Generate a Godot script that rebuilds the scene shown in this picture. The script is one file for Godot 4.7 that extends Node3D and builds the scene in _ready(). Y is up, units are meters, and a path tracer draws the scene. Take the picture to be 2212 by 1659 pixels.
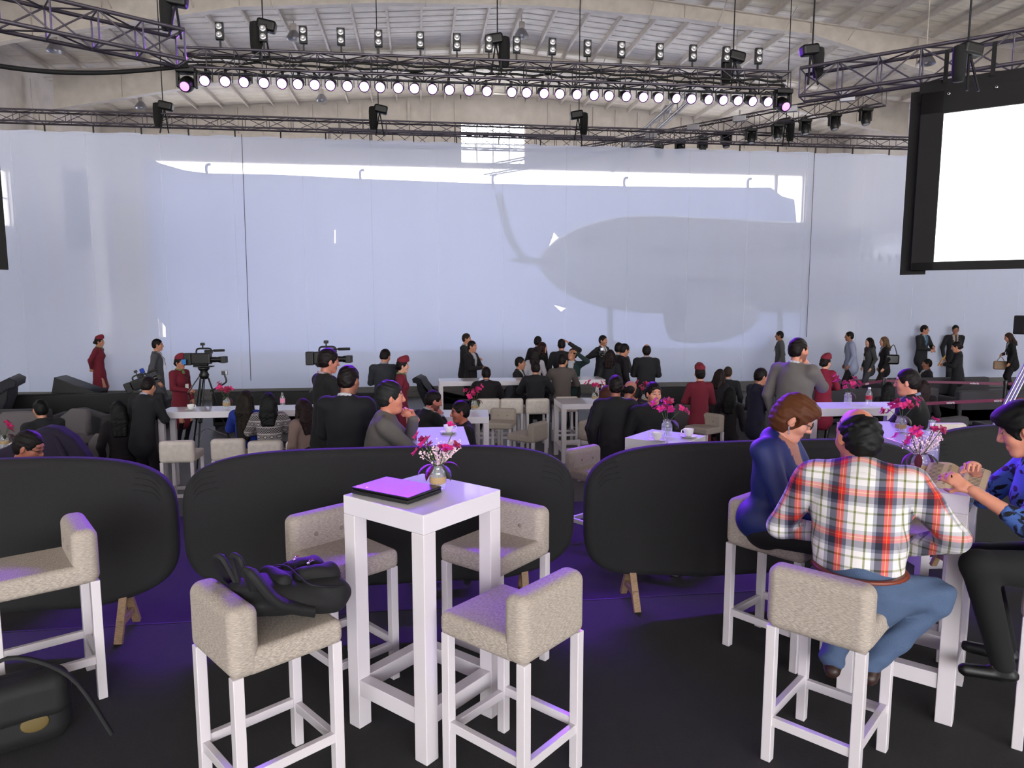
extends Node3D
# A press event in an aircraft hangar: high tables and stools on a carpeted platform, a white voile curtain with stage trusses above it.
const FPX := 1530.0
const EYE := Vector3(0, 1.97, 0)
const LOW := -0.6      # hall floor
const MID := -0.28     # middle platform
var CB := Basis.from_euler(Vector3(deg_to_rad(-6.74), deg_to_rad(-7.35), 0))
var M := {}
var names := {}
var rng := RandomNumberGenerator.new()
var cyl_unit: Mesh
var shared := {}

func _ready() -> void:
	rng.seed = 7
	# camera
	var cam := Camera3D.new()
	cam.name = "camera"
	add_child(cam)
	cam.transform = Transform3D(CB, EYE)
	cam.fov = 2.0 * rad_to_deg(atan(829.5 / FPX))
	cam.near = 0.05
	cam.far = 300.0
	cam.current = true
	# overcast daylight, reaching in through the open ends of the hangar and its windows
	var sky := ProceduralSkyMaterial.new()
	sky.sky_top_color = Color(0.93, 0.95, 1.0)
	sky.sky_horizon_color = Color(1.0, 0.99, 0.98)
	sky.ground_horizon_color = Color(0.93, 0.91, 0.87)
	sky.ground_bottom_color = Color(0.88, 0.86, 0.82)
	sky.sun_angle_max = 0.0
	var env := Environment.new()
	env.background_mode = Environment.BG_SKY
	env.sky = Sky.new()
	env.sky.sky_material = sky
	env.background_energy_multiplier = 13.0
	env.tonemap_mode = Environment.TONE_MAPPER_LINEAR
	env.tonemap_exposure = 1.0
	env.sdfgi_enabled = true
	env.ssao_enabled = true
	env.ssil_enabled = true
	var we := WorldEnvironment.new()
	we.name = "world_environment"
	we.environment = env
	add_child(we)
	materials()
	structure()
	rigging()
	furniture()
	people()

# ---------------------------------------------------------------- pixels to places
func ray(x: float, y: float) -> Vector3:
	return CB * Vector3((x - 1106.0) / FPX, -(y - 829.5) / FPX, -1.0)
func at_h(x: float, y: float, h: float) -> Vector3:
	var d := ray(x, y)
	return EYE + d * ((h - EYE.y) / d.y)
func at_z(x: float, y: float, z: float) -> Vector3:
	var d := ray(x, y)
	return EYE + d * (z / d.z)
func at_d(x: float, y: float, depth: float) -> Vector3:
	return EYE + ray(x, y) * depth

# ---------------------------------------------------------------- nodes
func numbered(called: String) -> String:
	var n: int = names.get(called, 0)
	names[called] = n + 1
	return called if n == 0 else "%s_%03d" % [called, n]
func tag(o: Node, label := "", category := "", group := "", kind := "") -> Node:
	if label: o.set_meta("label", label)
	if category: o.set_meta("category", category)
	if group: o.set_meta("group", group)
	if kind: o.set_meta("kind", kind)
	return o
func thing(called: String, label: String, category: String, at := Vector3.ZERO, turn := 0.0, group := "") -> Node3D:
	var o := Node3D.new()
	o.name = numbered(called)
	add_child(o)
	o.position = at
	o.rotation.y = turn
	tag(o, label, category, group)
	return o
func part(parent: Node, called: String, mesh: Mesh, m: Material, xf := Transform3D.IDENTITY) -> MeshInstance3D:
	var o := MeshInstance3D.new()
	o.name = called
	o.mesh = mesh
	o.material_override = m
	o.transform = xf
	parent.add_child(o, true)
	return o
func single(called: String, label: String, category: String, mesh: Mesh, m: Material, xf := Transform3D.IDENTITY, group := "") -> MeshInstance3D:
	var o := part(self, numbered(called), mesh, m, xf)
	tag(o, label, category, group)
	return o
func struct(called: String, mesh: Mesh, m: Material, label: String, xf := Transform3D.IDENTITY) -> MeshInstance3D:
	var o := part(self, called, mesh, m, xf)
	tag(o, label, "", "", "structure")
	return o
func copy_of(o: Node3D, at: Vector3, turn: float, label := "") -> Node3D:
	var c: Node3D = o.duplicate()
	var base := String(o.name)
	if base.length() > 4 and base[-4] == "_" and base.right(3).is_valid_int(): base = base.left(-4)
	c.name = numbered(base)
	add_child(c)
	c.position = at
	c.rotation = Vector3(0, turn, 0)
	if label: c.set_meta("label", label)
	return c
func facing(d: Vector2) -> float:
	return atan2(d.x, d.y)

# ---------------------------------------------------------------- mesh builder
class MB:
	var v := PackedVector3Array()
	var n := PackedVector3Array()
	var uv := PackedVector2Array()
	var c := PackedColorArray()
	var i := PackedInt32Array()
	var use_c := false
	var use_uv := false
	func tri(a: int, b: int, d: int) -> void:
		i.append(a); i.append(b); i.append(d)
	func vert(p: Vector3, nn: Vector3, t := Vector2.ZERO, col := Color.WHITE) -> int:
		v.append(p); n.append(nn); uv.append(t); c.append(col)
		return v.size() - 1
	func quad(a: Vector3, b: Vector3, d: Vector3, e: Vector3, u0 := 0.0, v0 := 0.0, u1 := 1.0, v1 := 1.0) -> void:
		# corners in order round the face; the normal comes from their turn
		var nn := (d - a).cross(b - a)
		if nn.length_squared() < 1e-14:
			nn = (e - a).cross(d - a)
		nn = nn.normalized()
		var s := vert(a, nn, Vector2(u0, v1))
		vert(b, nn, Vector2(u1, v1)); vert(d, nn, Vector2(u1, v0)); vert(e, nn, Vector2(u0, v0))
		tri(s, s + 1, s + 2); tri(s, s + 2, s + 3)
	func mesh() -> ArrayMesh:
		var a := []
		a.resize(Mesh.ARRAY_MAX)
		a[Mesh.ARRAY_VERTEX] = v
		a[Mesh.ARRAY_NORMAL] = n
		if use_uv: a[Mesh.ARRAY_TEX_UV] = uv
		if use_c: a[Mesh.ARRAY_COLOR] = c
		a[Mesh.ARRAY_INDEX] = i
		var m := ArrayMesh.new()
		m.add_surface_from_arrays(Mesh.PRIMITIVE_TRIANGLES, a)
		return m
	func box(at: Vector3, size: Vector3, r := 0.0, xf := Transform3D.IDENTITY, nb := 1) -> MB:
		# a box whose edges are rounded by r
		var h := size * 0.5
		r = minf(r, minf(h.x, minf(h.y, h.z)) * 0.98)
		var r0 := maxf(r, 0.0)
		for f in 6:
			var ax := f / 2
			var sg := 1.0 if f % 2 == 0 else -1.0
			var a1 := (ax + 1) % 3
			var a2 := (ax + 2) % 3
			var l1 := ticks(h[a1], r0, nb)
			var l2 := ticks(h[a2], r0, nb)
			var s := v.size()
			for x in l1:
				for y in l2:
					var p := Vector3.ZERO
					p[ax] = h[ax] * sg
					p[a1] = x
					p[a2] = y
					var q := Vector3(clampf(p.x, -h.x + r0, h.x - r0), clampf(p.y, -h.y + r0, h.y - r0), clampf(p.z, -h.z + r0, h.z - r0))
					var d := Vector3.ZERO
					if r0 > 0.0:
						d = (p - q).normalized()
					else:
						d[ax] = sg
					vert(xf * (at + q + d * r0), (xf.basis * d).normalized(), Vector2(x, y))
			var m := l2.size()
			for x in l1.size() - 1:
				for y in m - 1:
					var k := s + x * m + y
					if sg > 0:
						tri(k, k + m + 1, k + m); tri(k, k + 1, k + m + 1)
					else:
						tri(k, k + m, k + m + 1); tri(k, k + m + 1, k + 1)
		return self
	func ticks(h: float, r: float, nb: int) -> PackedFloat32Array:
		var o := PackedFloat32Array()
		if r <= 0.0:
			o.append(-h); o.append(h)
			return o
		for k in nb + 1:
			o.append(-h + r * (1.0 - tan((1.0 - float(k) / nb) * PI / 4.0)))
		for k in nb + 1:
			o.append(h - r * (1.0 - tan((float(k) / nb) * PI / 4.0)))
		return o
	func bar(a: Vector3, b: Vector3, w: float, h: float, r := 0.0, up := Vector3.UP) -> MB:
		# a rectangular bar from a to b
		var z := (b - a).normalized()
		if absf(z.dot(up)) > 0.98: up = Vector3.RIGHT
		var x := up.cross(z).normalized()
		var y := z.cross(x)
		return box(Vector3.ZERO, Vector3(w, h, (b - a).length()), r, Transform3D(Basis(x, y, z), (a + b) * 0.5))
	func tube(pts: PackedVector3Array, radii: PackedFloat32Array, seg := 8, cap := true, flat := 1.0) -> MB:
		var up := Vector3.UP
		var first := v.size()
		var m := pts.size()
		var x := Vector3.ZERO
		for k in m:
			var t := (pts[mini(k + 1, m - 1)] - pts[maxi(k - 1, 0)]).normalized()
			if k == 0:
				if absf(t.dot(up)) > 0.95: up = Vector3.RIGHT
				x = up.cross(t).normalized()
			else:
				x = (x - t * x.dot(t)).normalized()
			var y := t.cross(x)
			var rr: float = radii[mini(k, radii.size() - 1)]
			for s in seg:
				var a := TAU * s / seg
				var d := x * cos(a) + y * (sin(a) * flat)
				vert(pts[k] + d * rr, d.normalized(), Vector2(float(s) / seg, float(k)))
		for k in m - 1:
			for s in seg:
				var p := first + k * seg + s
				var q := first + k * seg + (s + 1) % seg
				tri(p, q + seg, q); tri(p, p + seg, q + seg)
		if cap:
			for e in 2:
				var k := 0 if e == 0 else m - 1
				var t := (pts[1] - pts[0]).normalized() * -1.0 if e == 0 else (pts[m - 1] - pts[m - 2]).normalized()
				var cc := vert(pts[k], t)
				var st := v.size()
				for s in seg:
					vert(v[first + k * seg + s], t)
				for s in seg:
					if e == 0: tri(cc, st + s, st + (s + 1) % seg)
					else: tri(cc, st + (s + 1) % seg, st + s)
		return self
	func lathe(prof: PackedVector2Array, seg := 20, xf := Transform3D.IDENTITY, sx := 1.0, sz := 1.0) -> MB:
		# profile of (radius, height), from the bottom up
		var first := v.size()
		for k in prof.size():
			var d := prof[mini(k + 1, prof.size() - 1)] - prof[maxi(k - 1, 0)]
			var nn := Vector2(d.y, -d.x).normalized()
			for s in seg + 1:
				var a := TAU * s / seg
				vert(xf * Vector3(cos(a) * prof[k].x * sx, prof[k].y, sin(a) * prof[k].x * sz), (xf.basis * Vector3(cos(a) * nn.x, nn.y, sin(a) * nn.x)).normalized(), Vector2(float(s) / seg, float(k) / (prof.size() - 1)))
		for k in prof.size() - 1:
			for s in seg:
				var p := first + k * (seg + 1) + s
				tri(p, p + 1, p + seg + 2); tri(p, p + seg + 2, p + seg + 1)
		return self
	func ball(at: Vector3, r: Vector3, seg := 10, rings := 6, xf := Transform3D.IDENTITY) -> MB:
		var first := v.size()
		for k in rings + 1:
			var b := PI * k / rings
			for s in seg + 1:
				var a := TAU * s / seg
				var d := Vector3(sin(b) * cos(a), -cos(b), sin(b) * sin(a))
				vert(xf * (at + d * r), (xf.basis * (d / r)).normalized(), Vector2(float(s) / seg, float(k) / rings))
		for k in rings:
			for s in seg:
				var p := first + k * (seg + 1) + s
				tri(p, p + 1, p + seg + 2); tri(p, p + seg + 2, p + seg + 1)
		return self
	func plate(outline: PackedVector2Array, z0: float, z1: float, rim := 0.0, xf := Transform3D.IDENTITY, steps := 3, dome := 0.0) -> MB:
		# a plate with that outline (counter-clockwise in x, y), from z0 to z1, its rim rounded
		var m := outline.size()
		var cen := Vector2.ZERO
		for p in outline: cen += p / m
		var rings := []
		for k in steps * 2 + 2:
			var front := k > steps
			var a := (float(k) / steps) * PI / 2 if not front else (float(k - steps - 1) / steps) * PI / 2
			var ins := rim * (1.0 - (sin(a) if not front else cos(a)))
			var z := z0 + rim * (1.0 - cos(a)) if not front else z1 - rim * (1.0 - sin(a))
			rings.append([ins, z])
		var first := v.size()
		var nor := PackedVector2Array()
		for s in m:
			var d := outline[(s + 1) % m] - outline[(s + m - 1) % m]
			nor.append(Vector2(d.y, -d.x).normalized())
		for k in rings.size():
			var a2 := (float(k) / steps) * PI / 2 - PI / 2 if k <= steps else (float(k - steps - 1) / steps) * PI / 2
			for s in m:
				var p: Vector2 = outline[s] - nor[s] * float(rings[k][0])
				vert(xf * Vector3(p.x, p.y, rings[k][1]), (xf.basis * Vector3(nor[s].x * cos(a2), nor[s].y * cos(a2), sin(a2))).normalized(), p)
		for k in rings.size() - 1:
			for s in m:
				var p := first + k * m + s
				var q := first + k * m + (s + 1) % m
				tri(p, q + m, q); tri(p, p + m, q + m)
		for e in 2:
			var k := 0 if e == 0 else rings.size() - 1
			var zz := -1.0 if e == 0 else 1.0
			var cc := vert(xf * Vector3(cen.x, cen.y, (z0 - dome) if e == 0 else (z1 + dome)), (xf.basis * Vector3(0, 0, zz)).normalized(), cen)
			var st := v.size()
			for s in m:
				vert(v[first + k * m + s], (xf.basis * Vector3(0, 0, zz)).normalized(), uv[first + k * m + s])
			for s in m:
				if e == 0: tri(cc, st + s, st + (s + 1) % m)
				else: tri(cc, st + (s + 1) % m, st + s)
		return self
	func add(o: MB, xf: Transform3D) -> MB:
		var s := v.size()
		for k in o.v.size():
			v.append(xf * o.v[k]); n.append((xf.basis * o.n[k]).normalized()); uv.append(o.uv[k]); c.append(o.c[k])
		for k in o.i: i.append(k + s)
		return self

func bx(size: Vector3, r := 0.0, nb := 1) -> Mesh:
	var key := "bx%s%s%s" % [size, r, nb]
	if not shared.has(key): shared[key] = MB.new().box(Vector3.ZERO, size, r, Transform3D.IDENTITY, nb).mesh()
	return shared[key]
func rod(r: float, seg := 6) -> Mesh:
	# one metre along y from the origin
	var key := "rod%s_%s" % [r, seg]
	if not shared.has(key): shared[key] = MB.new().tube(PackedVector3Array([Vector3.ZERO, Vector3.UP]), PackedFloat32Array([r]), seg).mesh()
	return shared[key]
func along(a: Vector3, b: Vector3) -> Transform3D:
	# lays a one-metre rod from a to b
	var y := b - a
	var u := y.normalized()
	var x := (Vector3.RIGHT if absf(u.dot(Vector3.RIGHT)) < 0.9 else Vector3.BACK).cross(u).normalized()
	return Transform3D(Basis(x, y, x.cross(u)), a)
func curve(pts: Array, steps := 6) -> PackedVector3Array:
	# a smooth line through the points
	var o := PackedVector3Array()
	for k in pts.size() - 1:
		var p0: Vector3 = pts[maxi(k - 1, 0)]
		var p1: Vector3 = pts[k]
		var p2: Vector3 = pts[k + 1]
		var p3: Vector3 = pts[mini(k + 2, pts.size() - 1)]
		for s in steps:
			o.append(p1.cubic_interpolate(p2, p0, p3, float(s) / steps))
	o.append(pts[pts.size() - 1])
	return o
func text_mesh(s: String, size: float, depth := 0.004, font := "Droid Sans", bold := true) -> TextMesh:
	var f := SystemFont.new()
	f.font_names = PackedStringArray([font])
	f.font_weight = 700 if bold else 400
	var t := TextMesh.new()
	t.font = f
	t.text = s
	t.font_size = 64
	t.pixel_size = size / 64.0
	t.depth = depth
	t.curve_step = 4.0
	return t

# ---------------------------------------------------------------- materials
func noise_tex(freq: float, lo: Color, hi: Color, sx := 1.0, sy := 1.0, size := 256, seed := 1, octaves := 3, contrast := 1.0) -> ImageTexture:
	var f := FastNoiseLite.new()
	f.seed = seed
	f.frequency = freq
	f.fractal_octaves = octaves
	f.noise_type = FastNoiseLite.TYPE_SIMPLEX_SMOOTH
	var im := Image.create(size, size, false, Image.FORMAT_RGB8)
	# four shifted looks blended so that the picture repeats without a seam
	for y in size:
		var wy := float(y) / size
		for x in size:
			var wx := float(x) / size
			var a := f.get_noise_2d(x * sx, y * sy)
			var b := f.get_noise_2d((x - size) * sx, y * sy)
			var c := f.get_noise_2d(x * sx, (y - size) * sy)
			var d := f.get_noise_2d((x - size) * sx, (y - size) * sy)
			var t := lerpf(lerpf(a, b, wx), lerpf(c, d, wx), wy)
			im.set_pixel(x, y, lo.lerp(hi, clampf(0.5 + t * contrast * 0.9, 0.0, 1.0)))
	return ImageTexture.create_from_image(im)
func mat(key: String, col: Color, rough := 0.7, metal := 0.0, spec := 0.5) -> StandardMaterial3D:
	var m := StandardMaterial3D.new()
	m.resource_name = key
	m.albedo_color = col
	m.roughness = rough
	m.metallic = metal
	m.metallic_specular = spec
	M[key] = m
	return m
func glow(key: String, col: Color, e: float) -> StandardMaterial3D:
	var m := mat(key, col, 0.4)
	m.emission_enabled = true
	m.emission = col
	m.emission_energy_multiplier = e
	return m
func tri(m: StandardMaterial3D, scale: float, tex: Texture2D, bump: Texture2D = null, depth := 0.0, world := false) -> void:
	m.uv1_triplanar = true
	m.uv1_world_triplanar = world
	m.uv1_triplanar_sharpness = 4.0
	m.uv1_scale = Vector3.ONE * scale
	if tex: m.albedo_texture = tex
	if bump:
		m.heightmap_enabled = true
		m.heightmap_texture = bump
		m.heightmap_scale = depth
func materials() -> void:
	cyl_unit = rod(1.0, 8)
	var weave := noise_tex(0.05, Color(0.72, 0.72, 0.72), Color(1, 1, 1), 1.0, 9.0, 256, 3, 4, 1.6)
	var fine := noise_tex(0.35, Color(0.55, 0.55, 0.55), Color(1, 1, 1), 1.0, 1.0, 256, 4, 2, 1.4)
	var cloud := noise_tex(0.02, Color(0.92, 0.92, 0.92), Color(1, 1, 1), 1.0, 1.0, 256, 5, 4, 1.3)
	tri(mat("linen", Color(0.73, 0.68, 0.63), 0.85), 3.0, weave, weave, 0.12)
	tri(mat("cream", Color(0.83, 0.79, 0.75), 0.5), 2.0, cloud)
	tri(mat("button", Color(0.6, 0.55, 0.5), 0.8), 9.0, weave)
	tri(mat("white_paint", Color(0.80, 0.775, 0.785), 0.28), 1.0, cloud)
	M.white_paint.albedo_texture = null
	mat("gloss_white", Color(0.82, 0.80, 0.82), 0.07)
	tri(mat("carpet", Color(0.19, 0.185, 0.185), 0.95), 3.5, fine, fine, 0.5, true)
	tri(mat("hall_floor", Color(0.3, 0.29, 0.3), 0.5), 0.3, cloud, null, 0.0, true)
	tri(mat("concrete", Color(0.8, 0.78, 0.75), 0.6), 0.3, cloud, null, 0.0, true)
	tri(mat("stage_wood", Color(0.42, 0.41, 0.4), 0.7), 1.2, weave)
	tri(mat("black_cloth", Color(0.10, 0.095, 0.10), 0.9), 2.0, fine, cloud, 0.6)
	tri(mat("wood", Color(0.62, 0.5, 0.38), 0.6), 2.0, weave)
	tri(mat("steel_paint", Color(0.82, 0.79, 0.76), 0.5), 0.35, cloud)
	tri(mat("wall_paint", Color(0.84, 0.81, 0.78), 0.8), 0.2, cloud)
	tri(mat("roof_metal", Color(0.9, 0.87, 0.82), 0.45), 0.25, cloud)
	tri(mat("truss", Color(0.36, 0.34, 0.38), 0.38, 0.6), 1.0, cloud)
	mat("truss_dark", Color(0.05, 0.05, 0.06), 0.6)
	tri(mat("black_metal", Color(0.025, 0.025, 0.03), 0.45), 2.0, cloud)
	mat("black_plastic", Color(0.02, 0.02, 0.022), 0.35)
	mat("rubber", Color(0.015, 0.015, 0.016), 0.7)
	mat("chrome", Color(0.75, 0.75, 0.77), 0.22, 1.0)
	mat("alu", Color(0.62, 0.62, 0.65), 0.35, 0.9)
	mat("china", Color(0.9, 0.89, 0.88), 0.12)
	mat("coffee", Color(0.06, 0.03, 0.015), 0.1)
	var g := mat("glass", Color(0.93, 0.96, 0.97, 0.1), 0.03)
	g.transparency = BaseMaterial3D.TRANSPARENCY_ALPHA
	var pane := mat("pane", Color(0.95, 0.96, 0.95, 0.12), 0.08)
	pane.transparency = BaseMaterial3D.TRANSPARENCY_ALPHA
	var wat := mat("water", Color(0.85, 0.9, 0.95, 0.04), 0.02)
	wat.transparency = BaseMaterial3D.TRANSPARENCY_ALPHA
	var sc := mat("voile", Color(0.84, 0.87, 0.96, 0.80), 0.9)
	sc.transparency = BaseMaterial3D.TRANSPARENCY_ALPHA
	sc.backlight_enabled = true
	sc.backlight = Color(0.8, 0.82, 0.88)
	var seam := mat("voile_seam", Color(0.9, 0.92, 1.0, 0.05), 0.9)
	seam.transparency = BaseMaterial3D.TRANSPARENCY_ALPHA
	tri(mat("drape", Color(0.85, 0.86, 0.92), 0.9), 1.0, weave)
	M.drape.backlight_enabled = true
	M.drape.backlight = Color(0.93, 0.95, 1.0)
	glow("par_lens", Color(0.78, 0.5, 1.0), 9.0)
	glow("head_lens", Color(0.85, 0.45, 1.0), 3.0)
	glow("led_screen", Color(1.0, 1.0, 1.0), 1.6)
	mat("lamp_glass", Color(0.8, 0.8, 0.82), 0.15, 0.5)
	tri(mat("velvet", Color(0.045, 0.035, 0.10), 0.75), 3.0, fine)
	M.velvet.rim_enabled = true
	M.velvet.rim = 0.5
	tri(mat("sofa_black", Color(0.03, 0.03, 0.034), 0.7), 3.0, fine)
	tri(mat("sofa_grey", Color(0.27, 0.26, 0.28), 0.85), 4.0, fine)
	tri(mat("chair_grey", Color(0.46, 0.43, 0.44), 0.85), 4.0, fine)
	mat("belt_purple", Color(0.36, 0.09, 0.22), 0.6)
	mat("print_pale", Color(0.75, 0.7, 0.75), 0.6)
	mat("leaf", Color(0.16, 0.25, 0.07), 0.55)
	mat("leaf_red", Color(0.30, 0.08, 0.10), 0.5)
	mat("petal", Color(0.80, 0.12, 0.42), 0.55)
	mat("petal_deep", Color(0.52, 0.04, 0.20), 0.55)
	mat("petal_pale", Color(0.93, 0.62, 0.75), 0.55)
	for k in ["petal", "petal_deep", "petal_pale", "leaf", "leaf_red"]:
		M[k].backlight_enabled = true
		M[k].backlight = Color(0.35, 0.2, 0.25)
	mat("breath", Color(0.93, 0.82, 0.82), 0.7)
	tri(mat("twine", Color(0.74, 0.62, 0.45), 0.9), 12.0, weave, weave, 0.1)
	mat("stem", Color(0.22, 0.33, 0.12), 0.6)
	tri(mat("aircraft_white", Color(0.82, 0.83, 0.86), 0.3), 0.1, cloud)
	mat("aircraft_dark", Color(0.08, 0.08, 0.1), 0.3)
	mat("aircraft_grey", Color(0.45, 0.46, 0.5), 0.35)
	mat("banner_dark", Color(0.17, 0.17, 0.22), 0.85)
	mat("banner_print", Color(0.6, 0.6, 0.65), 0.8)
	mat("paper", Color(0.82, 0.74, 0.6), 0.8)
	mat("paper_white", Color(0.88, 0.86, 0.83), 0.8)
	tri(mat("nylon", Color(0.07, 0.066, 0.075), 0.75), 6.0, fine, fine, 0.1)

# ---------------------------------------------------------------- the hangar
const RX := 4.0        # ridge
const XL := -14.9
const XR := 22.9
const ZF := -37.0
const ZB := 31.0
func roof_y(x: float) -> float:
	return 12.35 - 0.078 * absf(x - RX)
func slab(called: String, lo: Vector3, hi: Vector3, m: Material, label: String) -> MeshInstance3D:
	return struct(called, MB.new().box((lo + hi) * 0.5, hi - lo).mesh(), m, label)

func structure() -> void:
	# floors: carpeted platform, a step down to the middle platform, then the hall floor
	slab("floor", Vector3(XL, -1.2, -4.38), Vector3(XR, 0.0, 3.2), M.carpet, "dark charcoal carpet covering the upper platform")
	slab("floor_middle", Vector3(XL, -1.2, -7.6), Vector3(XR, MID, -4.38), M.carpet, "dark carpeted middle platform one step lower")
	slab("floor_hall", Vector3(XL, -1.2, ZF - 0.3), Vector3(XR, LOW, -7.6), M.hall_floor, "smooth grey hall floor in front of the stage")
	slab("floor_rear", Vector3(XL, -1.2, 3.2), Vector3(XR, LOW, ZB + 25.0), M.concrete, "pale concrete hangar floor running out to the apron")
	slab("floor_front", Vector3(XL, -1.2, -80.0), Vector3(XR, LOW + 0.003, -23.0), M.concrete, "pale concrete floor around the aircraft")
	struct("trim_1", MB.new().box(Vector3((XL + XR) / 2, -0.012, -4.385), Vector3(XR - XL, 0.03, 0.02), 0.006).mesh(), M.rubber, "black nosing on the edge of the upper platform")
	# roof of two slopes with its purlins
	var stripes := Image.create(64, 256, false, Image.FORMAT_RGB8)
	for y in 256:
		var t := 0.5 + 0.5 * cos(TAU * y / 32.0)
		var s := clampf((t - 0.35) * 2.2, 0.0, 1.0)
		for x in 64: stripes.set_pixel(x, y, Color(s, s, s))
	var rm: StandardMaterial3D = M.roof_metal
	rm.uv1_world_triplanar = true
	rm.heightmap_enabled = true
	rm.heightmap_texture = ImageTexture.create_from_image(stripes)
	rm.heightmap_scale = 4.0
	var roof := MB.new()
	for side: float in [XL, XR]:
		var a := Vector3(RX, roof_y(RX), ZB)
		var b := Vector3(side, roof_y(side), ZB)
		var dz := Vector3(0, 0, ZF - 0.3 - ZB)
		var up := Vector3(0, 0.14, 0)
		roof.quad(a, b, b + dz, a + dz)
		roof.quad(a + up, a + up + dz, b + up + dz, b + up)
		roof.quad(b, b + up, b + up + dz, b + dz)
		roof.quad(a, a + up, b + up, b)
		roof.quad(a + dz, b + dz, b + up + dz, a + up + dz)
	var ceil := struct("ceiling", roof.mesh(), rm, "corrugated metal hangar roof of two shallow slopes")
	var purlin := MB.new()
	purlin.box(Vector3(0, 0, 0), Vector3(0.012, 0.2, ZB - ZF))
	purlin.box(Vector3(0.035, -0.094, 0), Vector3(0.075, 0.012, ZB - ZF))
	purlin.box(Vector3(0.035, 0.094, 0), Vector3(0.075, 0.012, ZB - ZF))
	var pm := purlin.mesh()
	var k := 0
	while k < 32:
		var x := XL + 0.9 + k * 1.18
		if x < XR - 0.3:
			part(ceil, "purlin", pm, M.steel_paint, Transform3D(Basis.IDENTITY, Vector3(x, roof_y(x) - 0.1, (ZB + ZF) / 2)))
		k += 1
	# side walls; the left one has a window
	# each with a row of windows, one to a bay
	var bay := 6.5
	for side: float in [-1.0, 1.0]:
		var wx := XL - 0.15 if side < 0 else XR + 0.15
		var w := MB.new()
		w.box(Vector3(wx, 1.73, (ZF + ZB) / 2), Vector3(0.3, 5.86, ZB - ZF))
		w.box(Vector3(wx, 9.35, (ZF + ZB) / 2), Vector3(0.3, 5.3, ZB - ZF))
		var z := ZF
		for q in 9:
			var z0 := -28.95 + bay * q
			w.box(Vector3(wx, 5.68, (z + z0) / 2), Vector3(0.3, 2.05, z0 - z))
			window("window_%d" % ((4 if side < 0 else 13) + q), Vector3(wx, 4.66, z0), Vector3(0, 0, 3.2), 2.04, 3, 2, M.pane, "bright daylight window in the side wall of the hangar")
			z = z0 + 3.2
		w.box(Vector3(wx, 5.68, (z + ZB) / 2), Vector3(0.3, 2.05, ZB - z))
		struct("wall_left" if side < 0 else "wall_right", w.mesh(), M.wall_paint, "pale metal side wall of the hangar with a row of windows")
	# front wall with the big door opening, a window over it and a strip of glazing beside it
	var f := MB.new()
	var zc := ZF - 0.15
	for b in [[XL - 0.3, -1.2, -14.72, 11.0], [-14.72, -1.2, -13.4, 0.36], [-14.72, 6.6, -13.4, 11.0], [-13.4, -1.2, -12.64, 11.1], [20.77, -1.2, XR + 0.3, 10.9], [-12.64, 8.66, 2.16, 11.2], [5.47, 8.66, 20.77, 11.1], [2.16, 10.85, 5.47, 12.1], [2.16, 8.66, 5.47, 8.9]]:
		f.box(Vector3((b[0] + b[2]) / 2.0, (b[1] + b[3]) / 2.0, zc), Vector3(b[2] - b[0], b[3] - b[1], 0.3))
	# gable above the wall's straight head, on both faces
	for g in [[XL - 0.3, 10.6, 2.2, 10.8], [5.43, 10.8, XR + 0.3, 10.6], [2.16, 12.0, 5.47, 12.0]]:
		for face: float in [0.0, -0.3]:
			var q := f.v.size()
			for c in [Vector2(g[0], g[1]), Vector2(g[2], g[3]), Vector2(g[2], roof_y(g[2]) + 0.06), Vector2(g[0], roof_y(g[0]) + 0.06)]:
				f.vert(Vector3(c.x, c.y, ZF + (0.008 if face == 0.0 else -0.308)), Vector3(0, 0, 1 if face == 0.0 else -1))
			if face == 0.0:
				f.tri(q, q + 2, q + 1); f.tri(q, q + 3, q + 2)
			else:
				f.tri(q, q + 1, q + 2); f.tri(q, q + 2, q + 3)
	var fw := struct("wall_front", f.mesh(), M.wall_paint, "gable wall of the hangar behind the white curtain with a wide door opening")
	var gx := XL + 1.5
	while gx < XR:
		if gx < 2.0 or gx > 5.6:
			part(fw, "stud", MB.new().bar(Vector3(gx, 8.7, ZF + 0.08), Vector3(gx, roof_y(gx) - 0.15, ZF + 0.08), 0.12, 0.14).mesh(), M.steel_paint)
		gx += 1.18
	part(fw, "girt", bx(Vector3(14.4, 0.12, 0.16)), M.steel_paint, Transform3D(Basis.IDENTITY, Vector3(-5.3, 9.9, ZF + 0.1)))
	part(fw, "girt", bx(Vector3(15.0, 0.12, 0.16)), M.steel_paint, Transform3D(Basis.IDENTITY, Vector3(13.2, 9.9, ZF + 0.1)))
	window("window_2", Vector3(2.16, 8.9, zc), Vector3(3.31, 0, 0), 1.95, 4, 2, M.pane, "bright gable window high over the hangar door")
	var fr := mat("frosted", Color(0.72, 0.68, 0.58), 0.5)
	fr.backlight_enabled = true
	fr.backlight = Color(0.5, 0.47, 0.4)
	window("window_3", Vector3(-14.72, 0.36, zc), Vector3(1.32, 0, 0), 6.24, 2, 10, fr, "tall strip of yellowed glazing beside the hangar door")
	# steel portal frames
	var zs := [-30.5, -24.0, -17.5, -11.0, -4.5, 2.0, 8.5, 15.0, 21.5]
	for q in zs.size():
		portal("trim_%d" % (q + 2), zs[q])

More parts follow.
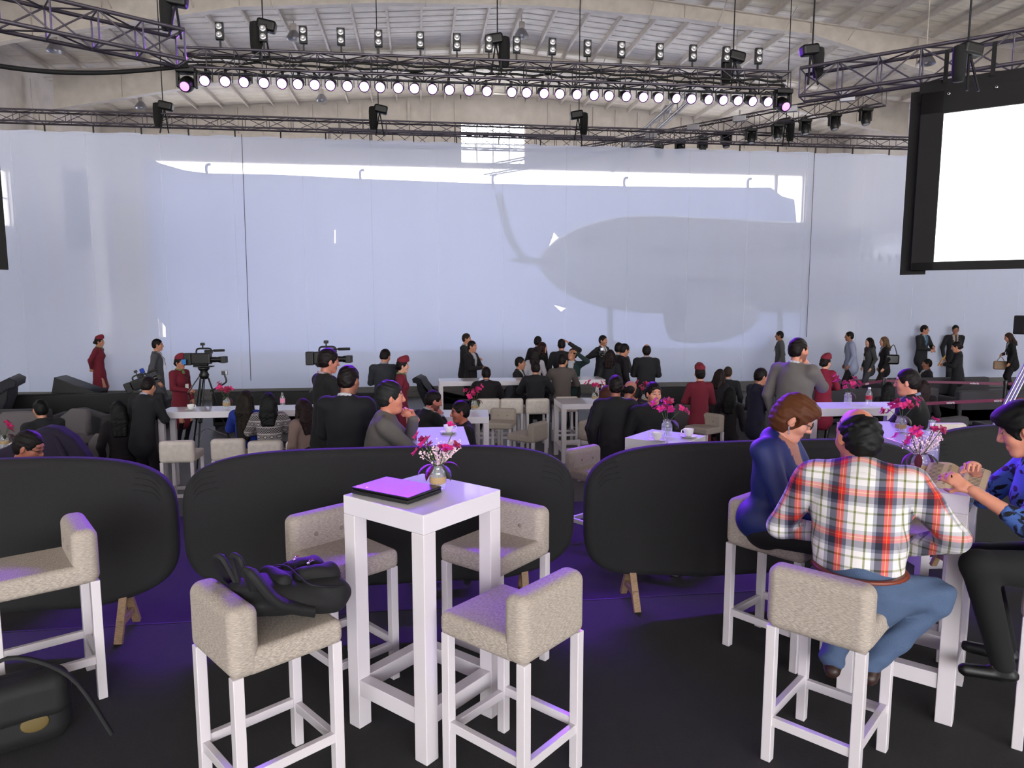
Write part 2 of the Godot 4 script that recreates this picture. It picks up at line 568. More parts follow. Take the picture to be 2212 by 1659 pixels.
func window(called: String, at: Vector3, across: Vector3, high: float, nx: int, ny: int, m: Material, label: String) -> void:
	var wx := across.length()
	var o := Node3D.new()
	o.name = called
	add_child(o)
	o.transform = Transform3D(Basis(across.normalized(), Vector3.UP, across.normalized().cross(Vector3.UP)), at)
	tag(o, label, "", "", "structure")
	var fr := MB.new()
	for e in [0.0, wx]: fr.box(Vector3(e, high / 2, 0), Vector3(0.08, high, 0.08), 0.01)
	for e in [0.0, high]: fr.box(Vector3(wx / 2, e, 0), Vector3(wx, 0.08, 0.08), 0.01)
	part(o, "window_frame", fr.mesh(), M.steel_paint)
	for x in nx - 1: part(o, "mullion", bx(Vector3(0.05, high, 0.05)), M.steel_paint, Transform3D(Basis.IDENTITY, Vector3(wx * (x + 1) / nx, high / 2, 0)))
	for y in ny - 1: part(o, "transom", bx(Vector3(wx, 0.09 if y % 2 == 1 else 0.04, 0.05)), M.steel_paint, Transform3D(Basis.IDENTITY, Vector3(wx / 2, high * (y + 1) / ny, 0)))
	for x in nx:
		for y in ny:
			part(o, "pane", bx(Vector3(wx / nx - 0.02, high / ny - 0.02, 0.008)), m, Transform3D(Basis.IDENTITY, Vector3(wx * (x + 0.5) / nx, high * (y + 0.5) / ny, 0)))

func portal(called: String, z: float) -> void:
	# a tapered welded frame: columns, haunches and rafters
	var o := Node3D.new()
	o.name = called
	add_child(o)
	tag(o, "white painted tapered steel frame spanning the hangar under the roof", "", "", "structure")
	for s: float in [-1.0, 1.0]:
		var xe := XL + 0.25 if s < 0 else XR - 0.25
		var lower := [Vector2(RX, 11.46), Vector2(RX + s * 4.9, 11.29), Vector2(RX + s * 9.4, 11.0 if s > 0 else 10.95), Vector2(RX + s * 13.4, 10.05 if s > 0 else 10.2), Vector2(xe - s * 0.75, 9.3)]
		var upper := []
		for p in lower: upper.append(Vector2(p.x, roof_y(p.x) - 0.22))
		var web := MB.new()
		for k in lower.size() - 1:
			for f in [-0.015, 0.015]:
				web.quad(Vector3(lower[k].x, lower[k].y, z + f), Vector3(lower[k + 1].x, lower[k + 1].y, z + f), Vector3(upper[k + 1].x, upper[k + 1].y, z + f), Vector3(upper[k].x, upper[k].y, z + f))
		part(o, "rafter_web", web.mesh(), M.steel_paint)
		var fl := MB.new()
		var tf := MB.new()
		for k in lower.size() - 1:
			fl.bar(Vector3(lower[k].x, lower[k].y, z), Vector3(lower[k + 1].x, lower[k + 1].y, z), 0.26, 0.03)
			tf.bar(Vector3(upper[k].x, upper[k].y, z), Vector3(upper[k + 1].x, upper[k + 1].y, z), 0.26, 0.03)
		part(o, "lower_flange", fl.mesh(), M.steel_paint)
		part(o, "upper_flange", tf.mesh(), M.steel_paint)
		part(o, "column", MB.new().box(Vector3(xe - s * 0.36, 4.0, z), Vector3(0.74, 10.4, 0.05)).box(Vector3(xe, 4.6, z), Vector3(0.03, 11.6, 0.26)).box(Vector3(xe - s * 0.74, 4.0, z), Vector3(0.03, 10.6, 0.26)).mesh(), M.steel_paint)
		for k in 4:
			var t: Vector2 = lower[k + 1] if k < 3 else Vector2(RX + s * 15.4, 9.85)
			part(o, "stiffener", MB.new().bar(Vector3(t.x, t.y, z), Vector3(t.x, roof_y(t.x) - 0.22, z), 0.2, 0.02).mesh(), M.steel_paint)
		if z < -3.0:
			var b := 0
			while b < 6:
				var px := RX + s * (1.3 + b * 2.36)
				var yl := 11.46 - absf(px - RX) * 0.055
				part(o, "flange_brace", rod(0.022, 4), M.steel_paint, along(Vector3(px, yl - 0.02, z + 0.1), Vector3(px, roof_y(px) - 0.18, z + 0.95)))
				b += 1

# ---------------------------------------------------------------- curtain, aircraft, trusses and lamps
func box_truss(called: String, label: String, a: Vector3, b: Vector3, w: float, h: float, bays: int, m: Material, rc := 0.025, rb := 0.011, group := "") -> Node3D:
	# four chords and their lacing; a and b are the middles of the top face
	var o := thing(called, label, "truss", Vector3.ZERO, 0.0, group)
	var z := (b - a).normalized()
	var x := z.cross(Vector3.UP).normalized() * w * 0.5
	var y := Vector3(0, -h, 0)
	var c := [a - x, a + x, a - x + y, a + x + y]
	var d := b - a
	for k in 4: part(o, "chord", rod(rc, 8), m, along(c[k], c[k] + d))
	var mr := rod(rb, 5)
	for k in bays + 1:
		var p := d * (float(k) / bays)
		for e in [[0, 2], [1, 3], [0, 1], [2, 3]]:
			part(o, "strut", mr, m, along(c[e[0]] + p, c[e[1]] + p))
		if k < bays:
			var q := d * (float(k + 1) / bays)
			for e in [[0, 2], [3, 1], [0, 1], [3, 2]]:
				if k % 2 == 0: part(o, "brace", mr, m, along(c[e[0]] + p, c[e[1]] + q))
				else: part(o, "brace", mr, m, along(c[e[1]] + p, c[e[0]] + q))
	return o

func rigging() -> void:
	curtain()
	backstage()
	# the truss that carries the curtain
	box_truss("truss", "long slender truss carrying the white curtain", Vector3(-14.0, 6.42, -18.72), Vector3(20.5, 6.42, -18.72), 0.29, 0.26, 60, M.truss, 0.022, 0.009)
	# front lighting truss
	var fz := -14.0
	box_truss("truss", "lighting truss hung with a row of purple stage lamps", Vector3(-4.2, 6.43, fz), Vector3(7.35, 6.46, fz), 0.36, 0.33, 24, M.truss)
	box_truss("truss", "bare truss beside the black bag hoist left of the purple lamps", Vector3(-3.0, 5.36, -10.0), Vector3(-6.6, 5.36, -7.6), 0.36, 0.36, 9, M.truss)
	box_truss("truss", "truss holding up the bright projection screen", Vector3(5.5, 5.23, -10.0), Vector3(9.6, 5.23, -6.39), 0.36, 0.38, 11, M.truss)
	box_truss("truss", "truss hung with dark moving head lamps behind the curtain line", Vector3(10.85, 6.87, -16.0), Vector3(2.5, 6.87, -26.6), 0.3, 0.34, 26, M.truss, 0.02, 0.009)
	box_truss("truss", "distant truss crossing the bright gable window", Vector3(-3.5, 8.75, -30.0), Vector3(8.2, 8.75, -30.0), 0.4, 0.6, 14, M.truss, 0.03, 0.014)
	box_truss("truss", "short tilted truss tower leaning behind the curtain top", Vector3(6.5, 6.7, -24.0), Vector3(8.9, 8.9, -23.2), 0.4, 0.4, 6, M.alu, 0.03, 0.015)
	# par cans with their lights
	var xs := [445, 488, 531, 571, 611, 646, 680, 716, 751, 787, 823, 859, 896, 934, 969, 1014, 1050, 1104, 1137, 1172, 1208, 1244, 1280, 1314, 1349, 1387, 1420, 1456, 1491, 1526, 1558, 1591, 1620, 1655]
	var can := MB.new()
	var tilt := Basis(Vector3.RIGHT, 0.42)
	can.lathe(PackedVector2Array([Vector2(0.0, -0.13), Vector2(0.06, -0.13), Vector2(0.085, -0.09), Vector2(0.092, 0.08), Vector2(0.1, 0.09), Vector2(0.1, 0.12), Vector2(0.086, 0.12)]), 14, Transform3D(tilt * Basis(Vector3.RIGHT, PI / 2), Vector3.ZERO))
	can.box(Vector3(0, 0, -0.11), Vector3(0.13, 0.12, 0.07), 0.015, Transform3D(tilt, Vector3.ZERO))
	var cm := can.mesh()
	var lens := MB.new().lathe(PackedVector2Array([Vector2(0.084, 0.112), Vector2(0.06, 0.122), Vector2(0.0, 0.127)]), 14, Transform3D(tilt * Basis(Vector3.RIGHT, PI / 2), Vector3.ZERO)).mesh()
	var yoke := MB.new()
	yoke.box(Vector3(-0.115, 0.05, 0), Vector3(0.012, 0.17, 0.04)).box(Vector3(0.115, 0.05, 0), Vector3(0.012, 0.17, 0.04)).box(Vector3(0, 0.135, 0), Vector3(0.24, 0.012, 0.04)).box(Vector3(0, 0.16, 0), Vector3(0.05, 0.06, 0.05), 0.01)
	var ym := yoke.mesh()
	var proto: Node3D
	for k in xs.size():
		var at := at_z(xs[k], 173.0 + (xs[k] - 445.0) * 0.0375, fz + 0.05)
		at.y = 5.925
		if k == 0:
			proto = thing("par_lamp", "round black stage lamp with glowing violet lens under the front truss", "stage lamp", at, 0.0, "violet stage lamps under the front truss")
			part(proto, "housing", cm, M.black_metal)
			part(proto, "lens", lens, M.par_lens)
			part(proto, "yoke", ym, M.black_metal)
			var sp := SpotLight3D.new()
			sp.name = "beam"
			sp.light_color = Color(0.50, 0.16, 1.0)
			sp.light_energy = 15.0
			sp.light_size = 0.085
			sp.spot_angle = 27.0
			sp.spot_angle_attenuation = 0.9
			sp.spot_range = 60.0
			sp.spot_attenuation = 2.0
			sp.shadow_enabled = true
			proto.add_child(sp)
			sp.transform = Transform3D(tilt * Basis(Vector3.UP, PI), tilt * Vector3(0, 0, 0.135))
		else:
			copy_of(proto, at, 0.12 * sin(k * 2.4))
	# blinders on top of it
	var bxs := [476, 570, 656, 737, 818, 908, 987, 1056, 1116, 1193, 1269, 1342, 1425, 1497, 1569, 1639]
	for k in bxs.size():
		var at := at_z(bxs[k], 105.0, fz + 0.2)
		at.y = 6.72
		if k == 0:
			proto = thing("blinder_lamp", "small unlit two-cell lamp standing on top of the front truss", "stage lamp", at, 0.0, "two-cell lamps on top of the front truss")
			part(proto, "housing", MB.new().box(Vector3.ZERO, Vector3(0.14, 0.3, 0.08), 0.01).box(Vector3(0, -0.2, -0.02), Vector3(0.03, 0.14, 0.03)).mesh(), M.black_metal)
			for e in [-0.07, 0.07]:
				part(proto, "lamp_cell", MB.new().lathe(PackedVector2Array([Vector2(0.055, 0.0), Vector2(0.05, 0.02), Vector2(0.02, 0.012), Vector2(0, 0.01)]), 12, Transform3D(Basis(Vector3.RIGHT, PI / 2), Vector3(0, e, 0.04))).mesh(), M.lamp_glass)
		else:
			copy_of(proto, at, 0.0)
	# hoists on chains
	var hoists := [[565, 75, -13.9, 1.0], [1078, 105, -13.9, -1.0], [1580, 140, -13.9, 1.0], [350, 243, -18.6, 1.0], [815, 250, -18.6, 1.0], [1253, 262, -18.6, -1.0], [1700, 277, -18.6, -1.0], [1757, 128, -9.9, -1.0], [372, 22, -9.9, 1.0], [2085, 130, -8.0, 1.0]]
	var hl := ["over the lamp row beside the hung bay lamp", "over the brightest middle lamps", "over the end of the lamp row", "over the curtain near the strip window", "over the curtain beside the distant truss", "over the curtain near the tilted tower", "over the curtain beside the moving heads", "at the end of the screen truss", "at the end of the bare truss", "on the screen truss above the screen"]
	for k in hoists.size():
		var h: Array = hoists[k]
		var at := at_z(h[0], h[1], h[2])
		var s: float = h[3] * (1.0 if h[2] < -12 else 0.75)
		var o := thing("chain_hoist", "black chain hoist with cloth bag hanging " + hl[k], "hoist", at, 0.0, "chain hoists")
		var q := absf(s)
		part(o, "motor", MB.new().box(Vector3(0.06 * s, 0.17 * q, 0), Vector3(0.34, 0.2, 0.2) * q, 0.05 * q, Transform3D(Basis(Vector3.BACK, -0.2 * s), Vector3.ZERO), 2).mesh(), M.black_metal)
		var bag := PackedVector2Array([Vector2(0.0, -0.34), Vector2(0.08, -0.33), Vector2(0.105, -0.2), Vector2(0.11, 0.1), Vector2(0.1, 0.2), Vector2(0.06, 0.22)])
		part(o, "chain_bag", MB.new().lathe(bag, 12, Transform3D(Basis.IDENTITY.scaled(Vector3.ONE * q), Vector3(-0.1 * s, 0, 0)), 1.0, 0.8).mesh(), M.black_cloth)
		part(o, "chain", rod(0.012, 5), M.rubber, along(Vector3(0.03 * s, 0.2 * q, 0), Vector3(0.03 * s, roof_y(at.x) - at.y - 0.24, 0)))
		part(o, "sling", rod(0.016, 5), M.rubber, along(Vector3(0.06 * s, 0.1, 0.0), Vector3(0.16 * s, -0.5 * q, 0.1)))
		part(o, "sling", rod(0.016, 5), M.rubber, along(Vector3(0.06 * s, 0.1, 0.0), Vector3(-0.04 * s, -0.5 * q, 0.1)))
	# moving heads: a lit one at each end of the front truss, dark ones behind the curtain
	for e in [[404, 178, fz + 0.1, true, "beside the first violet lamp"], [1690, 222, fz + 0.1, true, "beside the last violet lamp"]]:
		moving_head(at_z(e[0], e[1], e[2]), 1.0, true, "moving head lamp with violet lens hung at the truss end " + e[4], "")
	var mh := [1890, 1857, 1815, 1768, 1720, 1675, 1645, 1610, 1578]
	for k in mh.size():
		var t := k / 9.0
		var p := Vector3(10.6, 6.3, -16.3).lerp(Vector3(6.6, 6.3, -21.4), t)
		moving_head(p, 0.85, false, "dark moving head lamp hanging under the truss behind the curtain line", "dark moving heads")
	for k in 5:
		var p := Vector3(10.2, 6.72, -16.5).lerp(Vector3(6.4, 6.72, -21.3), k / 4.5)
		single("flood_lamp", "small box flood lamp clamped to the side of the moving head truss", "stage lamp", MB.new().box(Vector3.ZERO, Vector3(0.34, 0.16, 0.1), 0.02).box(Vector3(0, 0, 0.05), Vector3(0.28, 0.1, 0.02)).box(Vector3(0, 0.12, -0.05), Vector3(0.04, 0.2, 0.04)).mesh(), M.alu, Transform3D(Basis(Vector3.UP, -0.5), p + Vector3(-0.1, 0, 0.22)), "flood lamps on the truss")
	# bay lamps under the roof
	for e in [[1127, 72, -27.0], [635, 77, -27.0], [120, 103, -25.5], [305, 228, -34.0], [695, 212, -34.0], [1440, 236, -34.0], [1590, 150, -26.0], [2000, 130, -20.0]]:
		var at := at_z(e[0], e[1], e[2])
		var o := thing("bay_lamp", "unlit bell-shaped bay lamp hanging under the hangar roof", "lamp", at, 0.0, "bay lamps under the roof")
		part(o, "reflector", MB.new().lathe(PackedVector2Array([Vector2(0.27, -0.12), Vector2(0.25, -0.06), Vector2(0.17, 0.08), Vector2(0.1, 0.16), Vector2(0.0, 0.17)]), 18).mesh(), M.alu)
		part(o, "ballast", MB.new().box(Vector3(0, 0.27, 0), Vector3(0.2, 0.24, 0.2), 0.03).mesh(), M.steel_paint)
		part(o, "hanger", rod(0.015, 5), M.steel_paint, along(Vector3(0, 0.35, 0), Vector3(0, roof_y(at.x) - at.y + 0.03, 0)))
		part(o, "bulb", MB.new().ball(Vector3(0, -0.02, 0), Vector3(0.06, 0.09, 0.06), 8, 5).mesh(), M.china)
	# cables
	var sag := []
	for k in 9:
		var t := k / 8.0
		sag.append(Vector3(-6.4, 4.95, -7.3).lerp(Vector3(-3.0, 5.05, -9.95), t) + Vector3(0, -0.42 * sin(PI * t), -0.32))
	single("power_cable", "thick black cable bundle sagging under the bare truss", "cable", MB.new().tube(curve(sag), PackedFloat32Array([0.028]), 7).mesh(), M.rubber)
	for r in 3:
		var loom := []
		for k in 37:
			loom.append(Vector3(-4.1 + k * 0.315, 6.3 - 0.05 * r - 0.05 * absf(sin(k * 1.3 + r)), fz + 0.2 - 0.09 * r))
		single("power_cable", ["black cable loom lying along the front truss, uppermost", "black cable loom lying along the front truss, middle", "black cable loom lying along the front truss, lowest"][r], "cable", MB.new().tube(curve(loom, 3), PackedFloat32Array([0.022]), 6).mesh(), M.rubber)
	for e in [[522, 290, 542, 822, "nearer the strip window"], [1760, 325, 1742, 728, "beside the projection screen"]]:
		single("hanging_cord", "thin dark cord hanging down the white curtain " + e[4], "cord", rod(0.009, 5), M.truss, along(at_z(e[0], e[1], -18.93), at_z(e[2], e[3], -18.93)))
	screens()

func moving_head(at: Vector3, s: float, lit: bool, label: String, group: String) -> void:
	var o := thing("moving_head_lamp", label, "stage lamp", at, 0.0, group)
	o.scale = Vector3.ONE * s
	part(o, "base", MB.new().box(Vector3(0, 0.2, 0), Vector3(0.34, 0.1, 0.24), 0.025).box(Vector3(0, 0.29, 0), Vector3(0.06, 0.12, 0.06)).mesh(), M.black_metal)
	part(o, "yoke", MB.new().box(Vector3(-0.15, 0.05, 0), Vector3(0.05, 0.3, 0.12), 0.02).box(Vector3(0.15, 0.05, 0), Vector3(0.05, 0.3, 0.12), 0.02).box(Vector3(0, 0.17, 0), Vector3(0.34, 0.05, 0.12), 0.015).mesh(), M.black_metal)
	var t := Basis(Vector3.RIGHT, 0.5 if lit else 1.25)
	part(o, "head", MB.new().lathe(PackedVector2Array([Vector2(0, -0.18), Vector2(0.09, -0.17), Vector2(0.13, -0.08), Vector2(0.13, 0.08), Vector2(0.105, 0.17), Vector2(0.08, 0.18)]), 14, Transform3D(t * Basis(Vector3.RIGHT, PI / 2), Vector3(0, -0.03, 0))).mesh(), M.black_metal)
	part(o, "lens", MB.new().lathe(PackedVector2Array([Vector2(0.082, 0.17), Vector2(0.05, 0.185), Vector2(0, 0.19)]), 12, Transform3D(t * Basis(Vector3.RIGHT, PI / 2), Vector3(0, -0.03, 0))).mesh(), M.head_lens if lit else M.lamp_glass)

func curtain() -> void:
	# the white voile, sewn from panels, hanging from its truss to the stage edge
	var o := thing("voile_curtain", "huge white translucent curtain hanging across the hangar from truss to stage", "curtain", Vector3(0, -0.31, -19.0))
	var x0 := -14.8
	var n := 22
	var w := 1.7
	for k in n:
		var b := MB.new()
		var cols := 7
		var rows := 10
		for r in rows + 1:
			for c in cols:
				var x := x0 + k * w + w * c / (cols - 1.0)
				var t := float(r) / rows
				var y := 6.36 * t
				if r == rows: y -= 0.035 * (0.5 - 0.5 * cos(TAU * (x + 0.4) / 1.1))
				var z := 0.02 * sin(x * 2.6 + t) * (0.3 + 0.7 * t) + 0.015 * sin(x * 5.3 + 2.0 * t)
				var dz := 0.052 * cos(x * 2.6 + t) * (0.3 + 0.7 * t) + 0.08 * cos(x * 5.3 + 2.0 * t)
				b.vert(Vector3(x, y, z), Vector3(-dz, 0, 1).normalized())
		for r in rows:
			for c in cols - 1:
				var p := r * cols + c
				b.tri(p, p + cols + 1, p + 1); b.tri(p, p + cols, p + cols + 1)
		part(o, "panel", b.mesh(), M.voile)
		if k > 0: part(o, "seam", bx(Vector3(0.025, 6.28, 0.002)), M.voile_seam, Transform3D(Basis.IDENTITY, Vector3(x0 + k * w, 3.16, 0.045)))
	part(o, "top_hem", bx(Vector3(n * w, 0.05, 0.012)), M.voile_seam, Transform3D(Basis.IDENTITY, Vector3(x0 + n * w / 2, 6.3, 0.06)))
	for k in 34:
		part(o, "tie", bx(Vector3(0.03, 0.16, 0.03)), M.truss_dark, Transform3D(Basis.IDENTITY, Vector3(x0 + 0.4 + k * 1.1, 6.4, 0.05)))
	# the stage it stands on, faced with grey boards
	var st := thing("stage", "low stage faced with grey wooden boards under the white curtain", "stage", Vector3(4, LOW, -19.0))
	part(st, "deck", MB.new().box(Vector3(0, 0.265, -2.0), Vector3(37.6, 0.03, 4.0)).mesh(), M.stage_wood)
	for k in 16:
		for r in 2:
			part(st, "board", bx(Vector3(2.33, 0.128, 0.02), 0.004), M.stage_wood, Transform3D(Basis.IDENTITY, Vector3(-17.55 + k * 2.34 + (0.0 if r == 0 else 0.02), 0.066 + r * 0.133, 0.0)))

func backstage() -> void:
	# grey blackout drape in the door opening, hung below its head so that daylight shows above it
	var dz := -36.4
	var top := [[330, 345], [347, 353], [400, 368], [448, 374], [600, 377], [780, 386], [1066, 397], [1350, 402], [1600, 405], [1665, 405], [1690, 424], [1716, 431], [1724, 511], [1746, 512]]
	var pts := PackedVector2Array()
	pts.append(Vector2(-12.9, LOW)); pts.append(Vector2(-12.9, 8.7))
	for p in top:
		var q := at_z(p[0], p[1], dz)
		pts.append(Vector2(q.x, q.y))
	pts.append(Vector2(21.0, pts[pts.size() - 1].y)); pts.append(Vector2(21.0, LOW))
	var cs := CSGPolygon3D.new()
	cs.name = "backdrop_drape"
	cs.polygon = pts
	cs.depth = 0.06
	cs.material = M.drape
	add_child(cs)
	cs.position = Vector3(0, 0, dz)
	tag(cs, "grey blackout drape behind the voile, closing the door opening below a band of daylight", "drape")
	for hole in [[[1197, 502], [1227, 541], [1216, 545], [1214, 553], [1175, 563]], [[1197, 659], [1222, 666], [1212, 673]], [[341, 684], [357, 706], [358, 728], [344, 728]], [[722, 497], [725, 497], [725, 525], [722, 525]], [[2102, 600], [2145, 598], [2145, 611], [2103, 612]]]:
		var hp := PackedVector2Array()
		for p in hole:
			var q := at_z(p[0], p[1], dz)
			hp.append(Vector2(q.x, q.y))
		var h := CSGPolygon3D.new()
		h.name = "tear"
		h.polygon = hp
		h.depth = 0.4
		h.operation = CSGShape3D.OPERATION_SUBTRACTION
		cs.add_child(h, true)
		h.position = Vector3(0, 0, 0.2)
	for x in [[448, 368], [780, 380], [1066, 390], [1350, 396], [1617, 398]]:
		var q := at_z(x[0], x[1], dz)
		single("drape_clamp", "small clamp gripping the top of the blackout drape against the daylight", "clamp", MB.new().tube(curve([Vector3(0, -0.35, 0), Vector3(-0.05, 0.05, 0), Vector3(0.0, 0.25, 0), Vector3(0.16, 0.28, 0)]), PackedFloat32Array([0.07]), 6).mesh(), M.drape, Transform3D(Basis.IDENTITY, q), "clamps along the drape")
	# door jamb between opening and side glazing
	var jx := at_z(1677, 390, -36.7).x
	single("door_mullion", "pale upright mullion at the bright corner of the door opening", "mullion", MB.new().box(Vector3(0, 4.0, 0), Vector3(0.16, 9.3, 0.16)).box(Vector3(1.55, 4.0, 0), Vector3(0.1, 9.3, 0.12)).box(Vector3(0.9, 6.1, 0), Vector3(2.0, 0.12, 0.1)).mesh(), M.steel_paint, Transform3D(Basis.IDENTITY, Vector3(jx, 0, -36.75)))
	# hanging banner
	var bn := thing("wall_banner", "dark upright banner with pale lettering seen through the curtain", "banner", Vector3(-16.3, 4.4, -36.6) + Vector3(1.7, 0, 0.0))
	bn.position = at_z(150, 540, -33.0)
	part(bn, "cloth", MB.new().box(Vector3(0, 1.65, 0), Vector3(1.75, 3.3, 0.02)).mesh(), M.banner_dark)
	part(bn, "lettering", text_mesh("volaris", 0.72, 0.01), M.banner_print, Transform3D(Basis(Vector3.BACK, PI / 2), Vector3(0.2, 1.1, 0.02)))
	var pin := MB.new()
	for k in 4:
		pin.ball(Vector3(0.055 * cos(k * PI / 2), 2.75 + 0.055 * sin(k * PI / 2), 0.02), Vector3(0.05, 0.05, 0.01), 8, 4)
	part(bn, "emblem", pin.mesh(), M.banner_print)
	aircraft()

func aircraft() -> void:
	var o := thing("airliner", "white narrow body airliner parked behind the translucent curtain", "aircraft", Vector3(12.5, LOW, -29.0), deg_to_rad(14))
	# fuselage along x, nose to the left
	var prof := PackedVector2Array()
	var pp := [[-8.2, 0.05], [-8.0, 0.45], [-7.4, 0.95], [-6.4, 1.45], [-5.2, 1.78], [-3.8, 1.95], [-2.0, 1.98], [10.0, 1.98]]
	for p in pp: prof.append(Vector2(p[1], p[0]))
	part(o, "fuselage", MB.new().lathe(prof, 36, Transform3D(Basis(Vector3.BACK, -PI / 2), Vector3(0, 4.0, 0))).mesh(), M.aircraft_white)
	for k in 26:
		part(o, "cabin_window", MB.new().ball(Vector3.ZERO, Vector3(0.13, 0.19, 0.03), 10, 5).mesh() if k == 0 else shared["cw"], M.aircraft_dark, Transform3D(Basis(Vector3.RIGHT, -0.2), Vector3(-4.6 + k * 0.53, 4.42, 1.94)))
		if k == 0: shared["cw"] = (o.get_child(1) as MeshInstance3D).mesh
	part(o, "cockpit_window", MB.new().box(Vector3(-6.7, 4.75, 0.75), Vector3(0.7, 0.4, 0.9), 0.08).mesh(), M.aircraft_dark)
	part(o, "lettering", text_mesh("volaris", 1.5, 0.02), M.aircraft_grey, Transform3D(Basis(Vector3.RIGHT, -0.42), Vector3(4.2, 5.05, 1.84)))
	# wing towards the left of the picture, with its upturned tip
	var wing := MB.new()
	var a := [Vector3(-1.5, 3.1, 1.2), Vector3(3.5, 3.1, 1.2)]
	var b := [Vector3(-11.2, 3.75, 4.6), Vector3(-9.7, 3.75, 4.9)]
	for y in [0.0, 0.3]:
		wing.quad(a[0] + Vector3(0, y, 0), a[1] + Vector3(0, y * 0.6, 0), b[1] + Vector3(0, y * 0.3, 0), b[0] + Vector3(0, y * 0.4, 0))
	wing.quad(a[0], b[0], b[0] + Vector3(0, 0.12, 0), a[0] + Vector3(0, 0.3, 0))
	wing.quad(a[1], b[1], b[1] + Vector3(0, 0.1, 0), a[1] + Vector3(0, 0.18, 0))
	part(o, "wing", wing.mesh(), M.aircraft_white)
	part(o, "wing_tip", MB.new().tube(curve([Vector3(-10.4, 3.8, 4.75), Vector3(-11.0, 3.95, 4.95), Vector3(-11.4, 4.6, 5.0), Vector3(-11.7, 5.7, 5.0)]), PackedFloat32Array([0.5, 0.5, 0.42, 0.35, 0.2]), 10, true, 0.12).mesh(), M.aircraft_white)
	part(o, "engine", MB.new().lathe(PackedVector2Array([Vector2(0.75, -1.6), Vector2(0.98, -1.5), Vector2(1.05, -0.9), Vector2(1.02, 0.4), Vector2(0.7, 1.5), Vector2(0.4, 1.9)]), 28, Transform3D(Basis(Vector3.BACK, -PI / 2), Vector3(-2.2, 2.0, 2.6))).mesh(), M.aircraft_white)
	part(o, "engine_fan", MB.new().lathe(PackedVector2Array([Vector2(0.0, -1.35), Vector2(0.2, -1.2), Vector2(0.76, -1.2)]), 24, Transform3D(Basis(Vector3.BACK, -PI / 2), Vector3(-2.2, 2.0, 2.6))).mesh(), M.aircraft_dark)
	for x in [-5.4, 3.0]:
		var g := part(o, "landing_gear", MB.new().tube(PackedVector3Array([Vector3(x, 0.5, 0.6), Vector3(x, 2.6, 0.5)]), PackedFloat32Array([0.11]), 10).mesh(), M.aircraft_grey)
		for e in [-0.28, 0.28]:
			part(g, "wheel", MB.new().lathe(PackedVector2Array([Vector2(0.0, -0.12), Vector2(0.4, -0.12), Vector2(0.5, -0.06), Vector2(0.5, 0.06), Vector2(0.4, 0.12), Vector2(0, 0.12)]), 18, Transform3D(Basis(Vector3.RIGHT, PI / 2), Vector3(x, 0.5, 0.6 + e))).mesh(), M.rubber)

func screens() -> void:
	# projection screens hung from the side trusses
	var sets := [[Vector3(5.5, 0, -10.0), Vector3(9.6, 0, -6.39), 1983.0, "bright white projection screen in a black frame under its truss", 1.0], [Vector3(-3.0, 0, -10.0), Vector3(-6.6, 0, -7.6), -32.0, "dark edge of a hanging projection screen beside the bright wall window", -1.0]]
	for e in sets:
		var a: Vector3 = e[0]
		var d: Vector3 = (e[1] - a).normalized()
		# where the screen's near edge crosses the truss line
		var r := ray(e[2], 400.0)
		var t := (a.x * r.z - a.z * r.x) / (d.z * r.x - d.x * r.z)
		var p := a + d * t
		var s: float = e[4]
		var o := thing("projection_screen", e[3], "screen")
		var x := d if s > 0 else -d
		o.transform = Transform3D(Basis(x, Vector3.UP, x.cross(Vector3.UP)), Vector3(p.x, 0, p.z))
		o.position += o.basis.z * 0.26
		var w := 4.6 * s
		var y0 := 2.36
		var y1 := 4.62
		var fr := MB.new()
		fr.box(Vector3(0.13 * s, (y0 + y1) / 2, 0), Vector3(0.26, y1 - y0, 0.07), 0.01)
		fr.box(Vector3(w - 0.13 * s, (y0 + y1) / 2, 0), Vector3(0.26, y1 - y0, 0.07), 0.01)
		fr.box(Vector3(w / 2, y0 + 0.055, 0), Vector3(absf(w), 0.11, 0.07), 0.01)
		fr.box(Vector3(w / 2, y1 - 0.14, 0), Vector3(absf(w), 0.28, 0.07), 0.01)
		part(o, "frame", fr.mesh(), M.black_cloth)
		part(o, "drape_border", MB.new().box(Vector3(w / 2, y1 + 0.02, -0.03), Vector3(absf(w) + 0.06, 0.26, 0.03)).mesh(), M.black_cloth)
		var dp := MB.new().box(Vector3(0.02 * s, (y0 + y1) / 2, -0.06), Vector3(0.3, y1 - y0 + 0.1, 0.02), 0.005)
		part(o, "side_drape", dp.mesh(), M.black_cloth)
		part(o, "screen", MB.new().box(Vector3(w / 2, (y0 + y1) / 2, -0.01), Vector3(absf(w) - 0.3, y1 - y0 - 0.2, 0.02)).mesh(), M.led_screen if s > 0 else M.black_cloth)
		for k in 9:
			part(o, "grommet", MB.new().lathe(PackedVector2Array([Vector2(0.008, 0), Vector2(0.018, 0), Vector2(0.018, 0.008), Vector2(0.008, 0.008)]), 10, Transform3D(Basis(Vector3.RIGHT, PI / 2), Vector3((0.3 + k * 0.5) * s, y1 - 0.05, 0.037))).mesh(), M.chrome)
			part(o, "strap", bx(Vector3(0.05, 0.4, 0.012)), M.black_cloth, Transform3D(Basis.IDENTITY, Vector3((0.25 + k * 0.5) * s, y1 + 0.3, 0.0)))
		if s > 0:
			var al := AreaLight3D.new()
			al.name = "screen_light"
			al.area_size = Vector2(4.2, 2.0)
			al.light_color = Color(0.95, 0.97, 1.0)
			al.light_energy = 3.0
			al.area_range = 60.0
			al.shadow_enabled = true
			o.add_child(al)
			# it shines from the face of the screen into the hall
			al.transform = Transform3D(Basis.looking_at(Vector3(0, 0, 1), Vector3.UP), Vector3(w / 2, (y0 + y1) / 2, 0.06))

